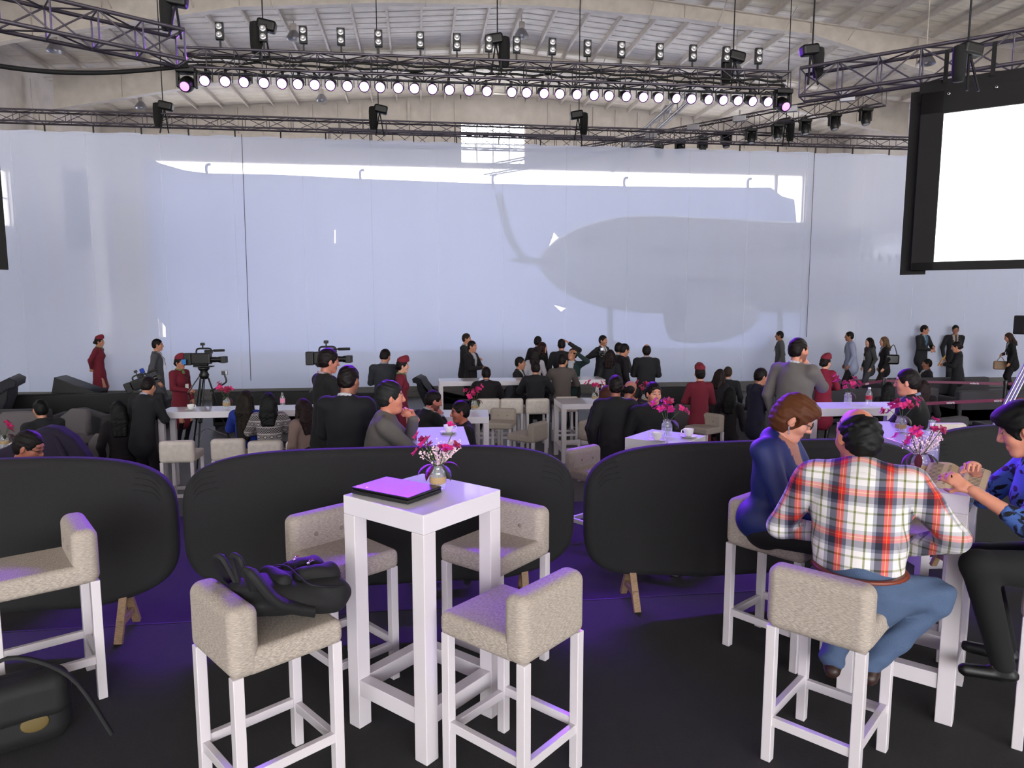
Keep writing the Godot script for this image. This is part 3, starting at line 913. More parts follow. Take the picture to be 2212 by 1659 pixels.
# ---------------------------------------------------------------- furniture and things on it
var stool_proto := {}
func stool(at: Vector3, dir: Vector2, label: String, kind := "linen", group := "") -> Node3D:
	var turn := facing(dir)
	if not stool_proto.has(kind):
		var o := thing("bar_stool", label, "stool", at, turn, group)
		var W := 0.40
		var D := 0.45
		var lg := MB.new()
		lg.box(Vector3(0, 0.305, 0), Vector3(0.042, 0.61, 0.042), 0.004)
		var lm := lg.mesh()
		for x in [-1, 1]:
			for z in [-1, 1]:
				part(o, "leg", lm, M.white_paint, Transform3D(Basis.IDENTITY, Vector3(x * (W / 2 - 0.024), 0, z * (D / 2 - 0.024))))
		for z in [-1, 1]:
			part(o, "stretcher", bx(Vector3(W - 0.08, 0.04, 0.028), 0.003), M.white_paint, Transform3D(Basis.IDENTITY, Vector3(0, 0.185, z * (D / 2 - 0.024))))
		for x in [-1, 1]:
			part(o, "stretcher", bx(Vector3(0.028, 0.04, D - 0.08), 0.003), M.white_paint, Transform3D(Basis.IDENTITY, Vector3(x * (W / 2 - 0.024), 0.205, 0)))
		var fab: Material = M[kind]
		# seat: a cushion with a slightly domed top
		var s := MB.new().box(Vector3(0, 0.65, 0.03), Vector3(W + 0.006, 0.1, D - 0.05), 0.03, Transform3D.IDENTITY, 4)
		for k in s.v.size():
			var p := s.v[k]
			if p.y > 0.65: s.v[k].y += 0.012 * maxf(0.0, 1.0 - pow(absf(p.x) / 0.2, 2.0)) * maxf(0.0, 1.0 - pow(absf(p.z - 0.03) / 0.21, 2.0))
		part(o, "seat", s.mesh(), fab)
		var bk := part(o, "backrest", MB.new().box(Vector3(0, 0.735, -D / 2 + 0.055), Vector3(W + 0.012, 0.275, 0.115), 0.045, Transform3D.IDENTITY, 4).mesh(), fab)
		if kind == "linen":
			var bm := MB.new().ball(Vector3.ZERO, Vector3(0.012, 0.012, 0.006), 8, 5).mesh()
			for x in [-0.075, 0.075]:
				part(bk, "button", bm, M.button, Transform3D(Basis.IDENTITY, Vector3(x, 0.765, -D / 2 + 0.114)))
		stool_proto[kind] = o
		return o
	var c := copy_of(stool_proto[kind], at, turn, label)
	if group: c.set_meta("group", group)
	return c

var table_proto := {}
func high_table(at: Vector3, turn: float, label: String, w := 0.505, d := 0.505, h := 1.1, rails := true) -> Node3D:
	var o := thing("high_table" if h > 0.9 else "low_table", label, "table", at, turn)
	var l := 0.0725
	part(o, "tabletop", MB.new().box(Vector3(0, h - 0.0425, 0), Vector3(w, 0.085, d), 0.004, Transform3D.IDENTITY, 2).mesh(), M.gloss_white)
	for x in [-1, 1]:
		for z in [-1, 1]:
			part(o, "leg", bx(Vector3(l, h - 0.085, l), 0.004), M.white_paint, Transform3D(Basis.IDENTITY, Vector3(x * (w - l) / 2, (h - 0.085) / 2, z * (d - l) / 2)))
	if h > 0.9 and rails:
		for z in [-1, 1]:
			part(o, "stretcher", bx(Vector3(w - l * 2, 0.075, 0.06), 0.003), M.white_paint, Transform3D(Basis.IDENTITY, Vector3(0, 0.2, z * (d - l) / 2)))
		for x in [-1, 1]:
			part(o, "stretcher", bx(Vector3(0.06, 0.075, d - l * 2), 0.003), M.white_paint, Transform3D(Basis.IDENTITY, Vector3(x * (w - l) / 2, 0.2, 0)))
	return o

func partition(cx: float, z: float, w: float, y0: float, y1: float, turn: float, label: String, fl := 0.0) -> void:
	# black stretch cloth over a stadium-shaped board on wooden feet
	var o := thing("cloth_partition", label, "partition", Vector3(cx, fl, z), turn, "")
	var pts := PackedVector2Array()
	var hw := w / 2
	var hh := (y1 - y0) / 2
	var n := 72
	for k in n:
		var a := TAU * k / n
		var ca := cos(a)
		var sa := sin(a)
		var x := signf(ca) * pow(absf(ca), 0.46) * hw
		var y := signf(sa) * pow(absf(sa), 0.52) * hh
		pts.append(Vector2(x, (y0 + y1) / 2 + y - fl + (0.012 * sin(x * 7.0) if y < 0 else 0.0)))
	var b := MB.new().plate(pts, -0.06, 0.06, 0.05, Transform3D.IDENTITY, 4, 0.03)
	part(o, "cloth_cover", b.mesh(), M.black_cloth)
	for s: float in [-1.0, 1.0]:
		var lx := s * (hw - 0.32)
		var f := MB.new()
		f.bar(Vector3(lx, y0 + 0.12 - fl, 0), Vector3(lx, 0.0, -0.16), 0.045, 0.03, 0.004)
		f.bar(Vector3(lx, y0 + 0.12 - fl, 0), Vector3(lx, 0.0, 0.16), 0.045, 0.03, 0.004)
		f.bar(Vector3(lx, 0.1, -0.12), Vector3(lx, 0.1, 0.12), 0.03, 0.04, 0.004)
		part(o, "foot", f.mesh(), M.wood)
	# gathered folds near the upper corners
	for s: float in [-1.0, 1.0]:
		var fo := MB.new()
		for k in 4:
			var y := y1 - fl - 0.1 - k * 0.035
			fo.tube(curve([Vector3(s * (hw - 0.2 - k * 0.01), y, 0.062), Vector3(s * (hw - 0.12), y - 0.02, 0.072), Vector3(s * (hw - 0.07), y - 0.09, 0.055)], 4), PackedFloat32Array([0.002, 0.006, 0.002]), 5)
		part(o, "fold", fo.mesh(), M.black_cloth)

func petal_mesh(l: float, w: float, curl: float) -> MB:
	var b := MB.new()
	var n := 5
	for k in n + 1:
		var t := float(k) / n
		var ww := w * sin(PI * clampf(t * 0.92 + 0.06, 0, 1))
		for s in 3:
			var x := (s - 1) * ww
			b.vert(Vector3(x, l * t * cos(curl * t) + (0.0 if s == 1 else -0.15 * ww), l * t * sin(curl * t) + (0.25 * ww if s != 1 else 0.0)), Vector3(-(s - 1) * 0.4, -0.3, 1).normalized())
	for k in n:
		for s in 2:
			var p := k * 3 + s
			b.tri(p, p + 4, p + 1); b.tri(p, p + 3, p + 4)
	return b
func blossom(size: float, petals := 6) -> Mesh:
	var key := "blossom%s_%s" % [size, petals]
	if shared.has(key): return shared[key]
	var b := MB.new()
	var p := petal_mesh(size, size * 0.38, 0.5)
	for k in petals:
		b.add(p, Transform3D(Basis(Vector3.UP, TAU * k / petals + (0.3 if k % 2 else 0.0)) * Basis(Vector3.RIGHT, 0.75 + 0.25 * (k % 2)), Vector3.ZERO))
	b.ball(Vector3(0, size * 0.2, 0), Vector3.ONE * size * 0.14, 6, 4)
	shared[key] = b.mesh()
	return shared[key]
func jar_mesh(r: float, h: float) -> Mesh:
	return MB.new().lathe(PackedVector2Array([Vector2(0, 0.003), Vector2(r * 0.85, 0), Vector2(r, 0.012), Vector2(r, h * 0.68), Vector2(r * 0.93, h * 0.78), Vector2(r * 0.74, h * 0.86), Vector2(r * 0.74, h * 0.98), Vector2(r * 0.78, h), Vector2(r * 0.70, h), Vector2(r * 0.68, h * 0.86), Vector2(r * 0.90, h * 0.75), Vector2(r * 0.94, h * 0.66), Vector2(r * 0.94, 0.016), Vector2(0, 0.012)]), 24).mesh()
func vase(at: Vector3, label: String, big: bool, seed: int, group := "", s := 1.0, twine := true) -> Node3D:
	var o := thing("flower_vase", label, "vase", at, 0.0, group)
	var g := RandomNumberGenerator.new()
	g.seed = seed
	var r := 0.037 * s
	var h := 0.115 * s
	part(o, "jar", jar_mesh(r, h), M.glass)
	part(o, "water", MB.new().lathe(PackedVector2Array([Vector2(0, 0.018), Vector2(r * 0.92, 0.018), Vector2(r * 0.92, h * 0.5), Vector2(0, h * 0.5)]), 18).mesh(), M.water)
	if twine: part(o, "twine_band", MB.new().lathe(PackedVector2Array([Vector2(r * 1.0, h * 0.28), Vector2(r * 1.05, h * 0.32), Vector2(r * 1.06, h * 0.5), Vector2(r * 1.0, h * 0.55)]), 24).mesh(), M.twine)
	var stems := 7 if big else 4
	var tips := []
	for k in stems:
		var a := TAU * k / stems + g.randf() * 0.6
		var sp := (0.055 + 0.055 * g.randf()) * s
		var tip := Vector3(cos(a) * sp, (0.17 + 0.09 * g.randf()) * s, sin(a) * sp)
		tips.append(tip)
		part(o, "stem", MB.new().tube(curve([Vector3(-cos(a) * r * 0.4, 0.02, -sin(a) * r * 0.4), Vector3(cos(a) * r * 0.3, h * 0.9, sin(a) * r * 0.3), tip], 4), PackedFloat32Array([0.0022 * s]), 5).mesh(), M.stem)
	var kinds := ["petal", "petal_deep", "petal"]
	for k in (12 if big else 16):
		var t: Vector3 = tips[k % tips.size()] + Vector3(g.randf_range(-1, 1), g.randf_range(-0.9, 0.9), g.randf_range(-1, 1)) * 0.036 * s
		var out := Vector3(t.x, 0.05 * s, t.z).normalized()
		var bs := Basis(Quaternion(Vector3.UP, (out + Vector3(g.randf_range(-0.4, 0.4), g.randf_range(0, 0.6), g.randf_range(-0.4, 0.4))).normalized()))
		part(o, "blossom", blossom(0.026 * s if big else 0.031 * s, 6), M[kinds[k % 3]], Transform3D(bs, t))
	for k in (6 if big else 3):
		var a := TAU * k / 6.0 + g.randf()
		var l := petal_mesh(0.085 * s, 0.018 * s, 0.9)
		var dr := Basis(Vector3.UP, a) * Basis(Vector3.RIGHT, g.randf_range(0.9, 2.0))
		part(o, "leaf", l.mesh(), M.leaf_red if k % 3 else M.leaf, Transform3D(dr, Vector3(sin(a) * r * 0.8, h * 1.05, cos(a) * r * 0.8)))
	if big:
		# gypsophila: a cloud of tiny flowers on hair-thin stalks
		var tiny := MB.new().ball(Vector3.ZERO, Vector3.ONE * 0.0042, 6, 4)
		var cl := MB.new()
		for k in 170:
			var a := g.randf() * TAU
			var rr := pow(g.randf(), 0.7)
			var p := Vector3(cos(a) * 0.085 * rr, 0.15 + 0.06 * g.randf() * (1.4 - rr) + 0.02 * g.randf_range(-1, 1), sin(a) * 0.085 * rr) * s
			if k > 110: p = Vector3(0.08 + 0.03 * g.randf_range(-1, 1), 0.205 + 0.03 * g.randf_range(-1, 1), 0.03 * g.randf_range(-1, 1)) * s
			cl.add(tiny, Transform3D(Basis.IDENTITY.scaled(Vector3.ONE * g.randf_range(0.7, 1.25) * s), p))
			if k % 4 == 0: cl.tube(PackedVector3Array([Vector3(0, h, 0), p * Vector3(0.55, 0.8, 0.55), p]), PackedFloat32Array([0.0007 * s]), 3, false)
		var ms := part(o, "gypsophila", cl.mesh(), M.breath)
		ms.set_meta("kind", "stuff")
	return o
func cup(at: Vector3, label: String, turn := 0.0, group := "coffee cups") -> void:
	var o := thing("coffee_cup", label, "cup", at, turn, group)
	part(o, "saucer", MB.new().lathe(PackedVector2Array([Vector2(0, 0.002), Vector2(0.03, 0.0), Vector2(0.055, 0.006), Vector2(0.075, 0.014), Vector2(0.075, 0.017), Vector2(0.05, 0.011), Vector2(0, 0.008)]), 24).mesh(), M.china)
	part(o, "bowl", MB.new().lathe(PackedVector2Array([Vector2(0, 0.010), Vector2(0.024, 0.01), Vector2(0.028, 0.018), Vector2(0.038, 0.035), Vector2(0.043, 0.062), Vector2(0.044, 0.075), Vector2(0.041, 0.075), Vector2(0.036, 0.04), Vector2(0.0, 0.02)]), 24).mesh(), M.china)
	part(o, "handle", MB.new().tube(curve([Vector3(0.04, 0.065, 0), Vector3(0.062, 0.068, 0), Vector3(0.068, 0.05, 0), Vector3(0.055, 0.034, 0), Vector3(0.036, 0.034, 0)], 4), PackedFloat32Array([0.0045]), 6).mesh(), M.china)
	part(o, "spoon", MB.new().tube(PackedVector3Array([Vector3(-0.03, 0.018, 0.05), Vector3(0.06, 0.02, 0.055)]), PackedFloat32Array([0.002]), 5).ball(Vector3(-0.04, 0.018, 0.05), Vector3(0.014, 0.003, 0.009), 8, 4).mesh(), M.chrome)

func laptop(at: Vector3, turn: float) -> void:
	var o := thing("laptop", "closed black laptop lying on the white high table beside the flowers", "laptop", at, turn)
	part(o, "base", MB.new().box(Vector3(0, 0.011, 0), Vector3(0.335, 0.018, 0.232), 0.004).mesh(), M.black_plastic)
	part(o, "lid", MB.new().box(Vector3(0, 0.027, 0), Vector3(0.335, 0.012, 0.230), 0.004).mesh(), mat("lid", Color(0.03, 0.028, 0.035), 0.22))
	for x in [-0.11, 0.11]:
		part(o, "hinge", MB.new().tube(PackedVector3Array([Vector3(x - 0.02, 0.02, -0.114), Vector3(x + 0.02, 0.02, -0.114)]), PackedFloat32Array([0.007]), 8).mesh(), M.black_plastic)
	part(o, "badge", MB.new().lathe(PackedVector2Array([Vector2(0.006, 0), Vector2(0.006, 0.001), Vector2(0, 0.001)]), 12, Transform3D(Basis.IDENTITY, Vector3(-0.10, 0.033, 0.085))).mesh(), M.chrome)
	part(o, "lettering", text_mesh("lenovo", 0.012, 0.0005), M.chrome, Transform3D(Basis(Vector3.RIGHT, -PI / 2), Vector3(-0.135, 0.0333, 0.095)))
	for k in 4:
		part(o, "port", bx(Vector3(0.014, 0.005, 0.002)), M.rubber, Transform3D(Basis(Vector3.UP, PI / 2), Vector3(0.168, 0.011, -0.07 + k * 0.035)))
	for x in [-0.14, 0.14]:
		for z in [-0.09, 0.09]:
			part(o, "rubber_foot", bx(Vector3(0.03, 0.004, 0.012)), M.rubber, Transform3D(Basis.IDENTITY, Vector3(x, 0.002, z)))

func backpack(at: Vector3, turn: float) -> void:
	var o := thing("backpack", "black backpack with metal zip pulls lying on the grey stool", "backpack", at, turn)
	# lying on its back: z along it, top of the bag towards -z, resting partly over the stool's back
	var tilt := Basis(Vector3.RIGHT, 0.2)
	var f := Field.new()
	f.cap(tilt * Vector3(-0.085, 0.085, 0.15), tilt * Vector3(-0.075, 0.085, -0.17), 0.085, 0.06, Color.WHITE, 0.06, Vector3.UP, 1.15)
	f.cap(tilt * Vector3(0.085, 0.085, 0.15), tilt * Vector3(0.075, 0.085, -0.17), 0.085, 0.06, Color.WHITE, 0.06, Vector3.UP, 1.15)
	f.cap(tilt * Vector3(0, 0.09, 0.14), tilt * Vector3(0, 0.09, -0.16), 0.085, 0.07, Color.WHITE, 0.05)
	var bm := MB.new()
	f.mesh_into(bm, 0.012, null, 0.006, 24.0)
	part(o, "main_bag", bm.mesh(), M.nylon)
	var g := Field.new()
	g.cap(tilt * Vector3(-0.06, 0.165, 0.15), tilt * Vector3(-0.05, 0.16, 0.02), 0.045, 0.035, Color.WHITE, 0.05)
	g.cap(tilt * Vector3(0.06, 0.165, 0.15), tilt * Vector3(0.05, 0.16, 0.02), 0.045, 0.035, Color.WHITE, 0.05)
	var gm := MB.new()
	g.mesh_into(gm, 0.01, null, 0.004, 30.0)
	part(o, "front_pocket", gm.mesh(), M.nylon)
	var u := Field.new()
	u.cap(tilt * Vector3(-0.06, 0.15, -0.07), tilt * Vector3(0.06, 0.15, -0.07), 0.035, 0.035, Color.WHITE, 0.03)
	var um := MB.new()
	u.mesh_into(um, 0.009, null, 0.003, 36.0)
	part(o, "upper_pocket", um.mesh(), M.nylon)
	for x in [-0.07, 0.07]:
		part(o, "shoulder_strap", MB.new().tube(curve([tilt * Vector3(x, 0.12, -0.19), tilt * Vector3(x * 1.4, 0.22, -0.25), tilt * Vector3(x * 1.9, 0.2, -0.24), tilt * Vector3(x * 2.3, 0.1, -0.14), tilt * Vector3(x * 2.3, 0.05, 0.02)], 5), PackedFloat32Array([0.028]), 8, true, 0.35).mesh(), M.nylon)
	part(o, "top_handle", MB.new().tube(curve([tilt * Vector3(-0.04, 0.13, -0.2), tilt * Vector3(-0.03, 0.24, -0.25), tilt * Vector3(0.03, 0.24, -0.25), tilt * Vector3(0.04, 0.13, -0.2)], 5), PackedFloat32Array([0.011]), 6).mesh(), M.nylon)
	part(o, "side_loop", MB.new().tube(curve([Vector3(0.13, 0.06, 0.14), Vector3(0.19, 0.04, 0.16), Vector3(0.2, 0.03, 0.06), Vector3(0.15, 0.07, 0.0)], 5), PackedFloat32Array([0.006]), 6).mesh(), M.nylon)
	for p0: Vector3 in [Vector3(0.03, 0.205, 0.03), Vector3(-0.04, 0.205, 0.05), Vector3(0.115, 0.165, 0.09), Vector3(0.12, 0.15, 0.15), Vector3(0.165, 0.105, 0.02), Vector3(0.17, 0.09, 0.12)]:
		var p: Vector3 = tilt * p0
		var z := part(o, "zip_pull", MB.new().tube(curve([p, p + Vector3(0.012, 0.006, 0.014), p + Vector3(0.022, 0.0, 0.03), p + Vector3(0.012, 0.0, 0.036), p + Vector3(0.004, 0.004, 0.018), p], 4), PackedFloat32Array([0.0022]), 5).mesh(), M.chrome)
		part(z, "slider", bx(Vector3(0.011, 0.009, 0.013), 0.003), M.chrome, Transform3D(Basis.IDENTITY, p))
		part(z, "bead", MB.new().ball(p + Vector3(0.017, 0.002, 0.03), Vector3.ONE * 0.006, 8, 5).mesh(), M.copper)
	part(o, "zip", MB.new().tube(curve([tilt * Vector3(-0.155, 0.13, 0.16), tilt * Vector3(-0.145, 0.15, 0.0), tilt * Vector3(0, 0.19, -0.02), tilt * Vector3(0.145, 0.15, 0.0), tilt * Vector3(0.155, 0.13, 0.16)], 6), PackedFloat32Array([0.004]), 5).mesh(), M.rubber)

func open_book(at: Vector3, turn: float) -> void:
	var o := thing("open_book", "open paperback book tilted on the white high table in a woman's hands", "book", at, turn)
	var page := MB.new()
	var tilt := Basis(Vector3.RIGHT, 0.45)
	for s: float in [-1.0, 1.0]:
		var pts := [Vector3(0, 0, 0), Vector3(s * 0.03, 0.018, 0), Vector3(s * 0.08, 0.016, 0), Vector3(s * 0.128, 0.002, 0)]
		var c := curve(pts, 4)
		for k in c.size() - 1:
			page.quad(tilt * (c[k] + Vector3(0, 0.012, -0.1)), tilt * (c[k + 1] + Vector3(0, 0.012, -0.1)), tilt * (c[k + 1] + Vector3(0, 0.012, 0.1)), tilt * (c[k] + Vector3(0, 0.012, 0.1)))
			for z in [-0.1, 0.1]:
				page.quad(tilt * (c[k] + Vector3(0, 0, z)), tilt * (c[k + 1] + Vector3(0, 0, z)), tilt * (c[k + 1] + Vector3(0, 0.012, z)), tilt * (c[k] + Vector3(0, 0.012, z)))
		page.quad(tilt * (c[c.size() - 1] + Vector3(0, 0, -0.1)), tilt * (c[c.size() - 1] + Vector3(0, 0, 0.1)), tilt * (c[c.size() - 1] + Vector3(0, 0.012, 0.1)), tilt * (c[c.size() - 1] + Vector3(0, 0.012, -0.1)))
	part(o, "pages", page.mesh(), M.paper)
	part(o, "cover", MB.new().box(Vector3(0, -0.004, 0), Vector3(0.02, 0.004, 0.204), 0.001, Transform3D(tilt, Vector3.ZERO)).box(Vector3(0.064, -0.002, 0), Vector3(0.13, 0.003, 0.204), 0.001, Transform3D(tilt * Basis(Vector3.BACK, 0.05), Vector3.ZERO)).box(Vector3(-0.064, -0.002, 0), Vector3(0.13, 0.003, 0.204), 0.001, Transform3D(tilt * Basis(Vector3.BACK, -0.05), Vector3.ZERO)).mesh(), M.paper_white)
	var lines := MB.new()
	for s: float in [-1.0, 1.0]:
		lines = MB.new()
		for k in 15:
			lines.box(Vector3(s * 0.066, 0.0305, -0.08 + k * 0.0105), Vector3(0.082, 0.0004, 0.003), 0.0, Transform3D(tilt, Vector3.ZERO))
		part(o, "print", lines.mesh(), M.print_grey).set_meta("kind", "stuff")

func bottle(at: Vector3) -> void:
	var o := thing("glass_bottle", "tall clear glass bottle standing behind the flowers", "bottle", at)
	part(o, "glass", MB.new().lathe(PackedVector2Array([Vector2(0, 0.004), Vector2(0.04, 0), Vector2(0.042, 0.01), Vector2(0.042, 0.17), Vector2(0.036, 0.2), Vector2(0.018, 0.225), Vector2(0.016, 0.26), Vector2(0.018, 0.264), Vector2(0.013, 0.264), Vector2(0.014, 0.228), Vector2(0.038, 0.18), Vector2(0.038, 0.014), Vector2(0, 0.012)]), 24).mesh(), M.glass)
	part(o, "water", MB.new().lathe(PackedVector2Array([Vector2(0, 0.016), Vector2(0.037, 0.016), Vector2(0.037, 0.11), Vector2(0, 0.11)]), 20).mesh(), M.water)

func sofa(called: String, label: String, at: Vector3, turn: float, w: float, m: Material, h := 0.75, d := 0.85, seat := 0.4) -> void:
	var o := thing(called, label, "sofa" if w > 1.2 else "armchair", at, turn)
	part(o, "base", MB.new().box(Vector3(0, seat * 0.5 + 0.03, 0), Vector3(w, seat - 0.06, d), 0.03, Transform3D.IDENTITY, 2).mesh(), m)
	part(o, "backrest", MB.new().box(Vector3(0, h / 2 + 0.05, -d / 2 + 0.09), Vector3(w, h - 0.1, 0.18), 0.05, Transform3D.IDENTITY, 3).mesh(), m)
	for s in [-1, 1]:
		part(o, "armrest", MB.new().box(Vector3(s * (w / 2 - 0.08), h * 0.42, 0.02), Vector3(0.16, h * 0.74, d - 0.04), 0.04, Transform3D.IDENTITY, 3).mesh(), m)
	var n := maxi(1, int(round(w / 0.75)))
	for k in n:
		part(o, "cushion", MB.new().box(Vector3((k + 0.5) * (w - 0.32) / n - (w - 0.32) / 2, seat + 0.05, 0.08), Vector3((w - 0.34) / n, 0.14, d - 0.26), 0.05, Transform3D.IDENTITY, 3).mesh(), m)
	for x in [-1, 1]:
		for z in [-1, 1]:
			part(o, "foot", bx(Vector3(0.05, 0.06, 0.05)), M.black_metal, Transform3D(Basis.IDENTITY, Vector3(x * (w / 2 - 0.06), 0.03, z * (d / 2 - 0.06))))

func shell_chair(at: Vector3, turn: float, label: String, m: Material, group := "") -> void:
	# tub chair with an octagonal upholstered back
	var o := thing("tub_chair", label, "chair", at, turn, group)
	var pts := PackedVector2Array([Vector2(-0.2, 0.42), Vector2(0.2, 0.42), Vector2(0.33, 0.55), Vector2(0.34, 0.72), Vector2(0.2, 0.86), Vector2(-0.2, 0.86), Vector2(-0.34, 0.72), Vector2(-0.33, 0.55)])
	var fine := PackedVector2Array()
	for k in pts.size():
		for s in 4: fine.append(pts[k].lerp(pts[(k + 1) % pts.size()], s / 4.0))
	var b := MB.new().plate(fine, -0.05, 0.05, 0.035, Transform3D.IDENTITY, 3)
	for k in b.v.size():
		b.v[k].z += -0.24 + 1.5 * b.v[k].x * b.v[k].x
	part(o, "backrest", b.mesh(), m)
	part(o, "seat", MB.new().box(Vector3(0, 0.41, 0.03), Vector3(0.58, 0.13, 0.54), 0.05, Transform3D.IDENTITY, 3).mesh(), m)
	for x in [-1, 1]:
		for z in [-1, 1]:
			part(o, "leg", rod(0.016, 6), M.black_metal, along(Vector3(x * 0.24, 0.0, z * 0.22 + 0.02), Vector3(x * 0.2, 0.36, z * 0.19 + 0.02)))

func chaise(at: Vector3, turn: float, label: String, s := 1.0) -> void:
	# velvet chaise with a rolled, curling head end
	var o := thing("velvet_chaise", label, "chaise", at, turn)
	var prof := PackedVector2Array()
	for p in [[-0.8, 0.3], [0.35, 0.3], [0.5, 0.42], [0.62, 0.66], [0.72, 0.86], [0.86, 0.93], [0.95, 0.87], [0.93, 0.78], [0.84, 0.76], [0.82, 0.6], [0.74, 0.4], [0.64, 0.2], [0.5, 0.12], [-0.8, 0.12]]:
		prof.append(Vector2(p[0], p[1]) * s)
	prof.reverse()
	part(o, "upholstery", MB.new().plate(prof, -0.36 * s, 0.36 * s, 0.03, Transform3D.IDENTITY, 2).mesh(), M.velvet)
	for x in [-0.7, 0.45]:
		for z in [-0.28, 0.28]:
			part(o, "leg", rod(0.025, 6), M.black_metal, along(Vector3(x * s, 0, z * s), Vector3(x * s, 0.16 * s, z * s)))
	for k in 5:
		part(o, "button", MB.new().ball(Vector3.ZERO, Vector3(0.02, 0.02, 0.01), 6, 4).mesh(), M.velvet, Transform3D(Basis.IDENTITY, Vector3(0.62 + 0.02 * k, 0.5 + 0.06 * k, (k % 2 - 0.5) * 0.3) * s))

func stanchion(at: Vector3, label: String) -> void:
	var o := thing("belt_post", label, "post", at, 0.0, "belt posts")
	part(o, "pole", rod(0.032, 12), M.black_metal, along(Vector3(0, 0.02, 0), Vector3(0, 0.98, 0)))
	part(o, "base", MB.new().lathe(PackedVector2Array([Vector2(0.17, 0), Vector2(0.17, 0.02), Vector2(0.05, 0.04), Vector2(0.0, 0.045)]), 20).mesh(), M.black_metal)
	part(o, "cap", MB.new().lathe(PackedVector2Array([Vector2(0.04, 0.93), Vector2(0.042, 1.0), Vector2(0.03, 1.02), Vector2(0, 1.022)]), 14).mesh(), M.black_plastic)

func video_camera(at: Vector3, turn: float, label: String, tripod_h := 0.0, which := "", size := 1.0) -> Node3D:
	var pan := 0.0
	# origin under the lens axis at the base plate; looks along +z
	var o := thing("video_camera", label, "camera", at, turn)
	o.scale = Vector3.ONE * size
	part(o, "body", MB.new().box(Vector3(0, 0.13, -0.03), Vector3(0.13, 0.2, 0.34), 0.02, Transform3D.IDENTITY, 2).mesh(), M.black_plastic)
	part(o, "battery", MB.new().box(Vector3(0, 0.12, -0.27), Vector3(0.11, 0.22, 0.13), 0.015).mesh(), M.black_metal)
	part(o, "lens", MB.new().lathe(PackedVector2Array([Vector2(0, 0.12), Vector2(0.045, 0.12), Vector2(0.05, 0.2), Vector2(0.045, 0.26), Vector2(0.055, 0.28), Vector2(0.06, 0.34), Vector2(0.05, 0.34), Vector2(0.04, 0.31), Vector2(0, 0.31)]), 18, Transform3D(Basis(Vector3.RIGHT, PI / 2), Vector3(0, 0.11, 0))).mesh(), M.black_plastic)
	part(o, "lens_hood", MB.new().box(Vector3(0, 0.11, 0.37), Vector3(0.14, 0.12, 0.09), 0.012).mesh(), M.black_metal)
	part(o, "handle", MB.new().tube(curve([Vector3(0, 0.22, -0.12), Vector3(0, 0.3, -0.1), Vector3(0, 0.31, 0.02), Vector3(0, 0.30, 0.14), Vector3(0, 0.22, 0.16)], 4), PackedFloat32Array([0.016]), 8).mesh(), M.black_plastic)
	part(o, "viewfinder", MB.new().box(Vector3(0.1, 0.25, 0.06), Vector3(0.07, 0.06, 0.14), 0.015).mesh(), M.black_plastic)
	part(o, "microphone", MB.new().tube(PackedVector3Array([Vector3(-0.05, 0.27, 0.06), Vector3(-0.05, 0.275, 0.2), Vector3(-0.05, 0.275, 0.21), Vector3(-0.05, 0.28, 0.4)]), PackedFloat32Array([0.011, 0.011, 0.023, 0.023]), 10).mesh(), M.rubber)
	part(o, "light", MB.new().box(Vector3(0, 0.39, 0.0), Vector3(0.06, 0.05, 0.07), 0.01).box(Vector3(0, 0.34, 0.0), Vector3(0.02, 0.06, 0.02)).mesh(), M.black_plastic)
	part(o, "shoulder_pad", MB.new().box(Vector3(0, 0.02, -0.05), Vector3(0.09, 0.04, 0.26), 0.015).mesh(), M.rubber)
	if tripod_h > 0.0:
		var t := thing("tripod", "black video tripod with thin metal legs carrying the camera " + which, "tripod", at - Vector3(0, tripod_h, 0), turn)
		part(t, "head", MB.new().lathe(PackedVector2Array([Vector2(0, -0.22), Vector2(0.06, -0.2), Vector2(0.075, -0.14), Vector2(0.05, -0.09), Vector2(0.085, -0.05), Vector2(0.085, -0.02), Vector2(0, 0)]), 16, Transform3D(Basis.IDENTITY, Vector3(0, tripod_h, 0))).mesh(), M.black_metal)
		part(t, "plate", bx(Vector3(0.1, 0.02, 0.3), 0.005), M.black_metal, Transform3D(Basis.IDENTITY, Vector3(0, tripod_h - 0.01, 0)))
		part(t, "pan_handle", rod(0.01, 6), M.alu, along(Vector3(0.06, tripod_h - 0.1, -0.05), Vector3(0.2, tripod_h - 0.45, -0.35)))
		for k in 3:
			var a := TAU * k / 3 + 0.5 + pan
			var foot := Vector3(sin(a) * 0.42, 0.0, cos(a) * 0.42)
			var top := Vector3(sin(a) * 0.06, tripod_h - 0.2, cos(a) * 0.06)
			var side := Vector3(cos(a), 0, -sin(a)) * 0.028
			var mid := top.lerp(foot, 0.48)
			var lg := part(t, "leg", MB.new().tube(PackedVector3Array([top + side, mid + side]), PackedFloat32Array([0.011]), 6).tube(PackedVector3Array([top - side, mid - side]), PackedFloat32Array([0.011]), 6).tube(PackedVector3Array([mid + (top - mid) * 0.3, foot]), PackedFloat32Array([0.014]), 6).mesh(), M.black_metal)
			part(lg, "clamp", MB.new().ball(mid, Vector3(0.04, 0.03, 0.04), 8, 5).mesh(), M.black_metal)
			part(lg, "spreader", rod(0.007, 5), M.alu, along(top.lerp(foot, 0.7), Vector3(0, tripod_h * 0.36, 0)))
	return o

